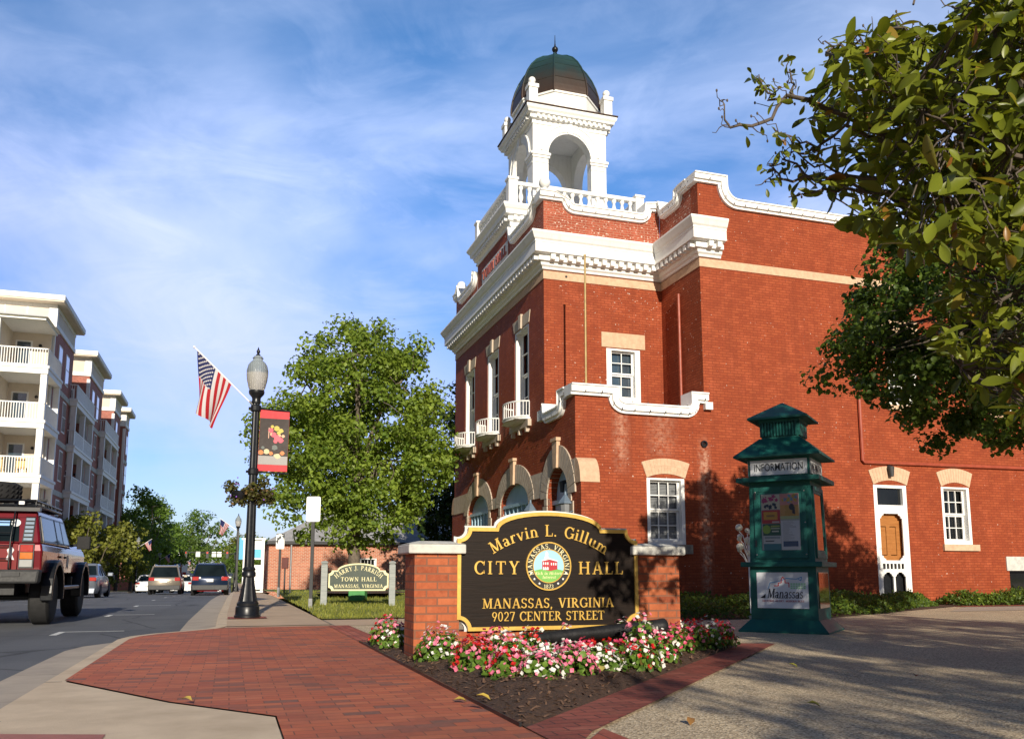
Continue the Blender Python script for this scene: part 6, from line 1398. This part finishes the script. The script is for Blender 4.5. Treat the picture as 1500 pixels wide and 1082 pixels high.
for _ in range(95):
    if not TW: break
    b0=TW[rs.randint(len(TW))]+rs.normal(size=3)*.02
    for q in range(rs.randint(1,4)):
        Pp.append(b0+rs.normal(size=3)*.012); nn=rs.normal(size=3)*.5; nn[2]+=.4; nn[1]-=.4; Nn.append(nn); Ln.append(rs.uniform(.035,.085))
m.build('trunk',M['twig'],MG,smooth=60)
Ln=np.array(Ln); leaf_mesh('crown',np.array(Pp),np.array(Nn),Ln,Ln*.43,rs.rand(len(Ln)),LM['mag'],MG,31,.16,'long',droop=.8)
# trees behind the viewer whose shade falls on the plaza
tree('plaza_tree','broad tree behind the viewer shading the right of the plaza',(7.0,-7.6,0),8,(0,0,4.2),(4.0,4.4,1.6),125,70,.15,LM['dark'],71,.2,.6,trunk_top=3.2)
tree('plaza_tree','second tree behind the viewer at the edge of the plaza',(9.0,-1.0,0),8,(0,0,4.4),(4.2,3.2,1.5),105,65,.15,LM['dark'],72,.2,.65,trunk_top=3.2)
# ============================================================ VEHICLES (local x right, y forward, z up, origin on the road under the middle)
TAIL=flat('tail_lamp_red',(.36,.006,.008),.2,coat=1); AMB=flat('tail_lamp_amber',(.5,.13,.01),.2,coat=1); CLR=flat('lamp_clear',(.34,.36,.37),.15,coat=1)
CARGLASS=glassmat('car_glass',(.010,.016,.019),.1,.18); CARGLASS.node_tree.nodes['Principled BSDF'].inputs['Coat Weight'].default_value=.0; PLATE=flat('number_plate',(.75,.76,.74))
def loft(m,secs):
    """secs: list of closed loops with the same count"""
    n=len(secs[0]); vs=[p for s in secs for p in s]; fs=[]
    for i in range(len(secs)-1):
        for k in range(n): fs.append((i*n+k,i*n+(k+1)%n,(i+1)*n+(k+1)%n,(i+1)*n+k))
    fs.append(tuple(range(n-1,-1,-1))); fs.append(tuple((len(secs)-1)*n+k for k in range(n))); m.add(vs,fs)
def wheel(T,x,y,r,w,rimm=None):
    s=1 if x>0 else -1; W=bpy.data.objects.new('wheel',None); COL.objects.link(W); W.parent=T; W.location=(x,y,r)
    def lx(prof,name,mt):
        m=MB(); m.lathe(prof,22); o=m.build(name,mt,W,smooth=40); o.rotation_euler=(0,R(90)*s,0); return o
    lx([(r*.62,-w/2),(r*.9,-w/2),(r,-w/2+.04),(r,w/2-.04),(r*.9,w/2),(r*.62,w/2)],'tyre',M['rubber'])
    lx([(r*.63,-w*.3),(r*.63,w*.46),(r*.55,w*.44),(r*.5,w*.3),(r*.2,w*.34),(r*.12,w*.42),(.01,w*.42)],'rim',rimm or M['steel'])
def car(name,label,loc,rotz,L_,W_,H_,kind,paint,group=None,rear=True):
    T=thing(name,label,'car' if kind=='sedan' else 'suv',loc,rotz,group); hw=W_/2; hl=L_/2; suv=kind!='sedan'
    gb=.30 if suv else .22; belt=H_*.60 if suv else H_*.645
    def sec(y,w,z0,z1,tum=.96,r=.12): return [(-w*.93,y,z0),(-w,y,z0+.15),(-w,y,z0+(z1-z0)*.62),(-w*tum,y,z1-.03),(-w*tum*.9,y,z1),(w*tum*.9,y,z1),(w*tum,y,z1-.03),(w,y,z0+(z1-z0)*.62),(w,y,z0+.15),(w*.93,y,z0)]
    m=MB()
    if suv: S=[(-hl,.90,gb+.12,belt-.06),(-hl+.06,.965,gb,belt),(-hl+.5,1,gb-.04,belt+.01),(0,1,gb-.04,belt),(hl-1.3,1,gb-.04,belt-.03),(hl-.95,.98,gb-.04,belt-.08),(hl-.15,.9,gb,belt-.2),(hl,.8,gb+.1,belt-.32)]
    else: S=[(-hl,.86,gb+.14,belt-.12),(-hl+.08,.95,gb,belt-.03),(-hl+.75,1,gb-.03,belt+.02),(0,1,gb-.04,belt),(hl-1.5,1,gb-.04,belt-.02),(hl-1.0,.97,gb-.04,belt-.1),(hl-.15,.88,gb,belt-.22),(hl,.78,gb+.1,belt-.33)]
    loft(m,[sec(y,hw*w,a,b) for y,w,a,b in S]); m.build('body',paint,T,smooth=45)
    # greenhouse
    y0,y1,y2,y3=(-hl+.05,-hl+.42,hl*.12,hl*.42) if suv else (-hl+.72,-hl+1.45,hl*.02,hl*.36)
    g=hw*.90; tp=hw*.72; zt=H_
    m=MB(); loft(m,[[(-g,y0,belt-.02),(g,y0,belt-.02),(g*.99,y0,belt+.01),(-g*.99,y0,belt+.01)],[(-tp,y1,zt-.06),(tp,y1,zt-.06),(tp*.9,y1+.03,zt-.03),(-tp*.9,y1+.03,zt-.03)]][:0] or [[(-g,y0,belt-.02),(-g,y3,belt-.05),(g,y3,belt-.05),(g,y0,belt-.02)],[(-tp,y1,zt-.08),(-tp,y2,zt-.08),(tp,y2,zt-.08),(tp,y1,zt-.08)]]); gh=m.build('cabin_glass',CARGLASS,T)
    m=MB(); loft(m,[[(-tp-.03,y1-.04,zt-.10),(-tp-.03,y2+.05,zt-.10),(tp+.03,y2+.05,zt-.10),(tp+.03,y1-.04,zt-.10)],[(-tp-.0,y1-.0,zt-.03),(-tp,y2,zt-.03),(tp,y2,zt-.03),(tp,y1,zt-.03)],[(-tp*.8,y1+.15,zt),(-tp*.8,y2-.2,zt),(tp*.8,y2-.2,zt),(tp*.8,y1+.15,zt)]])
    def pil(a,b,w): m.tube([a,b],w,6)
    for s in (-1,1):
        pil((s*g*1.0,y0-.0,belt-.02),(s*tp,y1-.01,zt-.08),.05); pil((s*g*.995,y3+.0,belt-.05),(s*tp,y2+.02,zt-.08),.04)
        for f in ((.3,.62) if not suv else (.26,.62)):
            a=y0+(y3-y0)*f; b=y1+(y2-y1)*f; pil((s*(g+.0),a,belt-.03),(s*(tp+.0),b,zt-.08),.035)
        if suv: m.tube([(s*(tp-.05),y1+.2,zt+.03),(s*(tp-.05),y2-.2,zt+.03)],.02,6)
    m.build('roof',paint,T,smooth=45)
    for x in (-hw+.1,hw-.1):
        for y in (-hl*.58,hl*.6): wheel(T,x,y,.36 if suv else .32,.22)
    yb=-hl-.005
    m=MB()
    if suv: m.frus(-hw*.92,hw*.92,-hl-.06,-hl+.15,gb-.0,-hw*.95,hw*.95,-hl-.05,-hl+.15,gb+.26)
    else: m.frus(-hw*.88,hw*.88,-hl-.05,-hl+.2,gb-.02,-hw*.92,hw*.92,-hl-.04,-hl+.2,gb+.22)
    m.build('bumper',M['darkgrey'] if suv else paint,T,bevel=.03)
    for s in (-1,1):
        m=MB(); x0,x1=sorted((s*hw*.60,s*hw*.93)); zz=belt-.22; m.box(x0,x1,-hl-.02,-hl+.25,zz,zz+(.20 if suv else .15)); m.build('tail_lamp',TAIL,T,bevel=.02)
        m=MB(); x0,x1=sorted((s*hw*.98,s*(hw+.2))); m.box(x0,x1,hl*.30,hl*.30+.12,belt-.03,belt+.13); m.build('door_mirror',paint,T,bevel=.03)
    bx('number_plate',PLATE,T,-.16,.16,-hl-.075,-hl-.06,gb+.34 if not suv else gb+.42,gb+.5 if not suv else gb+.58)
    bx('exhaust',M['steel'],T,hw*.5,hw*.62,-hl-.08,-hl+.1,gb-.06,gb,bevel=.01)
    return T
P_gray=paintmat('silver_blue_paint',(.22,.25,.30),.6,.3); P_blue=paintmat('dark_navy_paint',(.012,.025,.06),.3,.25); P_tan=paintmat('champagne_paint',(.36,.32,.26),.7,.3); P_wh=paintmat('car_white_paint',(.72,.73,.74)); P_red=paintmat('car_red_paint',(.5,.02,.02)); P_blk=paintmat('car_black_paint',(.015,.015,.018))
def rc(s,t,z=None): return G(s,t,grade(t)-.125 if z is None else z)
CG='cars on the street'
sp=car('suv','dark navy suv seen from behind at the right kerb',rc(-8.35,32),PHI,4.5,1.86,1.68,'suv',P_blue,CG)
for x,c,r in ((-.5,(.7,.72,.75),.05),(.62,(.6,.3,.35),.07)):
    one(lambda q:q.lathe([(r,0),(r,.004)],12),'bumper_sticker',flat('sticker',c),sp,loc=(x,-2.262,.93)).rotation_euler=(R(90),0,0)
car('suv','champagne suv driving away in the middle lane',rc(-11.0,39),PHI,4.7,1.84,1.72,'suv',P_tan,CG)
car('sedan','silver grey sedan parked at the left kerb behind the red truck',rc(-13.45,23.5),PHI,4.7,1.82,1.45,'sedan',P_gray,CG)
car('sedan','white sedan parked left of the champagne suv',rc(-13.3,56),PHI,4.6,1.8,1.42,'sedan',P_wh,CG)
car('sedan','small white car between the two suvs',rc(-11.0,58),PHI,4.4,1.76,1.45,'sedan',P_wh,CG)
car('sedan','red car parked in front of the navy suv',rc(-8.5,40.5),PHI,4.4,1.78,1.45,'sedan',P_red,CG)
car('suv','white suv parked beyond the red car',rc(-8.4,49),PHI,4.8,1.9,1.8,'suv',P_wh,CG)
for k,(s,t,pm,lab) in enumerate(((-9.5,178,P_wh,'tiny white car far up the street on the rise'),(-12,196,P_blk,'tiny dark car far up the street on the rise'),(-8.6,200,P_gray,'tiny grey car far up the street near the right kerb'))): car('sedan',lab,rc(s,t),PHI+PI,4.6,1.8,1.45,'sedan',pm,CG)
# ---------- the big red off road truck
HU=gthing('off_road_truck','lifted dark red off road truck with roof rack and spare tyres','truck',-11.53,-.35,-.125)
HR=paintmat('truck_red_paint',(.15,.003,.010),.25,.25); HS=paintmat('truck_side_reflection_red',(.11,.024,.008),.3,.22)
W=1.0
m=MB(); loft(m,[[(-W,-1.02,.92),(-W,3.55,.92),(W,3.55,.92),(W,-1.02,.92)],[(-W,-1.05,1.30),(-W,3.6,1.28),(W,3.6,1.28),(W,-1.05,1.30)],[(-W*.975,-1.04,1.43),(-W*.97,3.5,1.40),(W*.97,3.5,1.40),(W*.975,-1.04,1.43)]]); m.build('body',HR,HU,bevel=.03)
m=MB(); loft(m,[[(-.96,-1.03,1.43),(-.96,1.95,1.43),(.96,1.95,1.43),(.96,-1.03,1.43)],[(-.845,-.84,1.98),(-.845,1.55,1.98),(.845,1.55,1.98),(.845,-.84,1.98)],[(-.80,-.78,2.02),(-.80,1.5,2.02),(.80,1.5,2.02),(.80,-.78,2.02)]]); m.build('cabin',HR,HU,bevel=.035)
# side skins, reflections painted in as copper red: doors and quarter panel with seams
def hside(name,mt,pts,d=.004,par=HU):
    m=MB()
    m.plate(pts,[],lambda u,v,w:((.999 if v<=1.3 else .999-.025*(v-1.3)/.13 if v<1.43 else .975-.128*(v-1.43)/.55)+w,u,v),-.01,d); return m.build(name,mt,par)
dp=hside('quarter_panel',HS,rect(-.66,.02,.98,1.295)[:2]+[(.02,1.295),(-1.0,1.295),(-1.0,1.22),(-.66,1.22)])
for (a,b,nm) in ((.50,1.05,'rear_door'),(1.07,1.92,'front_door')):
    d_=hside(nm,HS,rect(a,b,.93,1.295),.006); hd=bx('handle',M['black'],d_,1.004,1.03,a+.06,a+.22,1.2,1.24)
def glass(name,pts,par=HU): return hside(name,CARGLASS,pts,.012,par)
for (a,b,c,d) in ((-.82,.38,-.70,.40),(.50,1.02,.52,1.0),(1.10,1.72,1.10,1.48)):
    glass('side_window',[(a,1.47),(b,1.47),(d,1.90),(c,1.90)])
    hside('window_frame',M['black'],band([(a-.03,1.45),(b+.03,1.45),(d+.03,1.925),(c-.03,1.925),(a-.03,1.45)],0,.035),.014)
# rear face
rf=lambda u,v,w:(u,(-1.055 if v<1.43 else -1.03+.19*(v-1.43)/.55)-w,v)
def rear(name,mt,pts,d,holes=(),par=HU): 
    m=MB(); m.plate(pts,list(holes),rf,-.01,d); return m.build(name,mt,par)
rear('tailgate',HR,rect(-.72,.62,.97,1.415),.012)
rear('rear_window',CARGLASS,[(-.72,1.46),(.62,1.46),(.58,1.86),(-.68,1.86)],.014); rear('rear_header',HR,[(-.84,1.88),(.84,1.88),(.83,1.96),(-.83,1.96)],.016)
for s in (-1,1):
    def X(a,b): return sorted((s*a,s*b))
    x0,x1=X(.66,.86); t_=bpy.data.objects.new('tail_light',None); COL.objects.link(t_); t_.parent=HU
    m=MB(); m.plate(rect(x0-.015,x1+.015,1.0,1.42),[],rf,-.01,.016); m.build('housing',M['black'],t_)
    for z0,z1,mt in ((1.28,1.40,TAIL),(1.155,1.272,AMB),(1.02,1.145,CLR)): one(lambda q:q.plate(rect(x0,x1,z0,z1),[],rf,-.01,.03),'lens',mt,t_,bevel=.008)
    v_=bpy.data.objects.new('pillar_vent',None); COL.objects.link(v_); v_.parent=HU
    x0,x1=X(.68,.83); one(lambda q:q.plate([(x0-.01,1.45),(x1+.01,1.45),(x1-s*.0,1.9),(x0,1.9)],[],rf,-.01,.016),'vent_back',M['black'],v_)
    m=MB()
    for k in range(6): m.plate(rect(x0+.005,x1-.005,1.475+k*.07,1.52+k*.07),[],rf,-.01,.03)
    m.build('vent_slats',M['bluegrey'],v_,bevel=.006)
m=MB(); m.frus(-1.0,1.0,-1.28,-1.0,.74,-1.02,1.02,-1.26,-1.0,.98); bp_=m.build('rear_bumper',mat('truck_grey_plastic',(.025,.026,.028),.6,var=.2,scale=8,bmp=.2),HU,bevel=.04)
bx('bumper_pad',M['black'],bp_,.45,.72,-1.29,-1.26,.86,.93); m=MB(); m.tube([(.0,-1.3,.82),(.12,-1.34,.8),(.2,-1.3,.84),(.3,-1.29,.8)],.022,6); m.tube([(.2,-1.36,.86),(.2,-1.28,.86)],.05,10); m.build('tow_hitch',M['steel'],bp_)
m=MB(); m.box(-.6,.6,-1.0,3.2,.55,.9); m.tube([(-.9,0,.5),(.9,0,.5)],.07,8); m.tube([(-.9,3.12,.5),(.9,3.12,.5)],.07,8); m.tube([(.3,-1.1,.62),(.3,-.4,.6)],.05,8); m.build('chassis',M['black'],HU)
for x in (-.88,.88):
    for y in (0,3.12):
        wheel(HU,x,y,.485,.33,M['black'])
        s=1 if x>0 else -1; m=MB(); n=14; vs=[]
        pr=arc(y,.56,.60,.60,-12,192,16); ins=arc(y,.54,.52,.52,-12,192,16)
        m.plate(pr+ins[::-1],[],lambda u,v,w:(s*(.93+w),u,v),0,.19); m.build('fender_flare',M['black'],HU,bevel=.015)
m=MB(); m.box(1.0,1.1,.62,2.5,.60,.68); m.box(.9,1.0,.9,1.0,.62,.85); m.box(.9,1.0,2.1,2.2,.62,.85); m.build('side_step',M['black'],HU,bevel=.02)
m=MB(); m.tube([(.98,1.78,1.46),(1.14,1.74,1.5)],.03,6); m.box(1.12,1.36,1.66,1.8,1.4,1.66); m.build('door_mirror',M['rubber'],HU,bevel=.04)
m=MB(); m.frus(-.97,.97,1.95,3.55,1.38,-.9,.9,2.0,3.45,1.5); m.build('bonnet',HR,HU,bevel=.04)
# side stripes: white decal on the front door as in worn graphics
hside('door_decal',flat('decal_white',(.66,.62,.58)),[(1.32,1.0),(1.42,1.06),(1.52,1.0),(1.56,1.2),(1.48,1.27),(1.38,1.25),(1.33,1.14)],.011)
# roof rack, ladder, spare wheels
m=MB()
for s in (-1,1): m.tube([(s*.8,-.82,2.03),(s*.8,-.8,2.1),(s*.8,1.6,2.1),(s*.74,1.75,2.06)],.025,8); m.tube([(s*.8,-.8,2.18),(s*.8,1.6,2.18)],.018,8)
for y in np.arange(-.8,1.7,.4): m.tube([(-.8,y,2.1),(.8,y,2.1)],.018,6); m.tube([(-.8,y,2.1),(-.8,y,2.18)],.015,6); m.tube([(.8,y,2.1),(.8,y,2.18)],.015,6)
m.tube([(-.8,-.82,2.18),(.8,-.82,2.18)],.022,8); m.box(-.95,.9,-.98,-.84,1.985,2.05); m.build('roof_rack',M['black'],HU,smooth=45)
m=MB()
for x in (.22,.52): m.tube([(x,-.86,2.12),(x,-.94,2.04),(x,-1.16,1.5),(x,-1.17,1.0),(x,-1.1,.97)],.014,8)
for z,y in ((1.82,-1.03),(1.6,-1.12),(1.38,-1.165),(1.16,-1.17)): m.tube([(.22,y,z),(.52,y,z)],.012,6)
m.build('ladder',M['black'],HU,smooth=50)
def spare(name,label,loc,rot):
    m=MB(); r=.46; m.lathe([(r*.5,-.15),(r*.85,-.165),(r*.97,-.13),(r,-.06),(r*.985,0),(r,.06),(r*.97,.13),(r*.85,.165),(r*.5,.15)],28); 
    for k in range(28):
        a=2*PI*k/28
        for z in (-.085,.0,.085): m.tube([(r*.985*cos(a),r*.985*sin(a),z-.03),(r*1.015*cos(a+.09),r*1.015*sin(a+.09),z+.03)],.014,4)
    o=m.build('spare_tyre',M['rubber'],HU,smooth=35); o.location=loc; o.rotation_euler=rot; m=MB(); m.lathe([(.23,-.1),(.23,.1),(.06,.12)],14); m.build('rim',M['black'],o,smooth=40); return o
spare('spare_tyre','',(-.02,-.28,2.36),(0,0,0)); spare('spare_tyre','',(-.27,-1.24,1.26),(R(90),0,0))
m=MB(); rs=np.random.RandomState(5)
for k in range(9): y=.5+k*.13; m.box(.25+rs.rand()*.2,.6+rs.rand()*.15,y,y+.09,2.12,2.2+rs.rand()*.12)
m.tube([(.2,.4,2.22),(.7,.6,2.3),(.3,1.5,2.25)],.03,6); m.build('rack_load',M['darkgrey'],HU,bevel=.01)
m=MB(); m.box(.55,.64,-.92,-.86,2.1,2.16); m.box(-.55,-.1,-.86,-.84,2.06,2.1); m.build('rack_lamp',M['signwhite'],HU,bevel=.008)
o=rear('window_sticker',flat('sticker_blue',(.25,.45,.75)),rect(.27,.44,1.73,1.82),.017); o=rear('window_sticker',flat('sticker_pale',(.7,.72,.72)),[(.535+.075*cos(k),1.78+.065*sin(k)) for k in np.linspace(0,6,16)],.017)
o=rear('ribbon_sticker',flat('ribbon_white',(.8,.75,.75)),[(.46,1.31),(.5,1.36),(.54,1.36),(.57,1.31),(.54,1.24),(.58,1.14),(.54,1.15),(.515,1.2),(.49,1.14),(.45,1.15),(.485,1.24)],.022)
# ============================================================ FAR STREET: lamps, flags, signals, row houses
def far_lamp(s,t,lab,flg,flip,k):
    p=G(s,t,grade(t)); T=copy_thing(lamp,p,PHI+(PI if flip else 0),lab,LAMP)
    for c in list(T.children):
        if c.name.startswith('bracket'): bpy.data.objects.remove(c)
    d_=Vector((.07,0,3.86)); e_=Vector((1.12,0,4.6)); ro=PHI if not flip else PHI+PI
    e_.x*=-1; d_.x*=-1
    S_=thing('flag_staff','white staff holding the '+flg.replace('on the','of the',1),'flag staff',p,ro); one(lambda q:q.tube([d_,e_],.016,6),'staff',M['signwhite'],S_)
    v=e_-d_; flag('national_flag',flg,p,ro,d_+v*.97,d_+v*.45,(-.05,.1,-.9),(-.4,.05,-.7),.08,'flags along the street',stars=False)
far_lamp(-7.0,40,'second black street lamp at the right kerb behind the nearest one','small flag by the second lamp right of the street',False,0)
far_lamp(-15.1,64,'first black street lamp on the left pavement before the trees','shaded flag on the first lamp of the left pavement',True,1)
far_lamp(-15.1,90,'second black street lamp on the left pavement','flag on the second lamp of the left pavement',True,2)
far_lamp(-15.1,120,'third black street lamp on the left pavement','flag on the third lamp of the left pavement',True,3)
far_lamp(-15.1,147,'last black street lamp on the left pavement','smallest flag on the last lamp of the left pavement',True,4)
T=gthing('street_banner','blue banner on the far left pavement above the champagne suv','banner',-14.6,108,grade(108)); one(lambda q:(q.box(-.06,.06,-.06,.06,0,4.2)),'pole',M['black'],T); one(lambda q:q.box(.1,.9,-.01,.01,2.4,4.0),'cloth',flat('banner_blue',(.12,.35,.7)),T); one(lambda q:q.box(.2,.8,-.02,-.0105,2.9,3.3),'print',M['signwhite'],T)
T=gthing('street_banner','white and red banner on the far left pavement','banner',-14.6,128,grade(128)); one(lambda q:(q.box(-.06,.06,-.06,.06,0,4.2)),'pole',M['black'],T); one(lambda q:q.box(.1,.95,-.01,.01,2.2,4.0),'cloth',M['signwhite'],T); one(lambda q:q.box(.25,.8,-.02,-.0105,2.3,2.7),'print',FR,T)
T=gthing('street_banner','tall blue banner beside the white entry right of the street','banner',-7.0,36,grade(36)); one(lambda q:(q.box(-.05,.05,-.05,.05,0,3.6)),'pole',M['black'],T); one(lambda q:q.box(.08,.34,-.01,.01,1.9,3.2),'cloth',flat('banner_cyan',(.1,.42,.65)),T)
TSg=gthing('traffic_signal','traffic signals with white sign plates on a mast arm across the street','traffic light',-6.6,128,grade(128))
m=MB(); m.tube([(0,0,0),(0,0,6.3)],.12,8); m.tube([(0,0,5.6),(-11,0,5.9)],.07,8); m.build('mast',M['darkgrey'],TSg)
for x in (-1.2,-4.2,-7.4):
    h_=bx('signal_head',M['black'],TSg,x-.2,x+.2,-.2,.1,4.9,6.0); one(lambda q:q.lathe([(.13,0),(.13,.03)],10),'lens',flat('signal_red',(.9,.05,.02)),h_,loc=(x,-.205,5.75)).rotation_euler=(R(90),0,0)
for x in (-2.4,-3.2,-5.6,-8.6,-9.6): bx('sign_plate',M['signwhite'],TSg,x-.32,x+.32,-.05,-.02,5.1,5.9)
RH=gthing('row_house','far row house with dark mansard roof and white dormers','house',-19.5,137,grade(137))
bx('wall',M['aptbrick'],RH,-8,0,0,12,-1,5.4); MB().frus(-8.2,.2,-.2,12.2,5.4,-7.5,-.9,.7,11.4,8.2).build('roof',mat('slate',(.06,.065,.075),.8),RH)
for y in (1.6,5,8.4):
    d_=bx('dormer',M['white'],RH,-1.2,.15,y,y+1.5,5.7,7.6); bx('pane',M['glass'],d_,.151,.17,y+.3,y+1.2,6.0,7.2)
for x in (-6.4,-3.2):
    d_=bx('dormer',M['white'],RH,x,x+1.5,-.1,1.0,5.7,7.6); bx('pane',M['glass'],d_,x+.3,x+1.2,-.12,-.101,6.0,7.2)
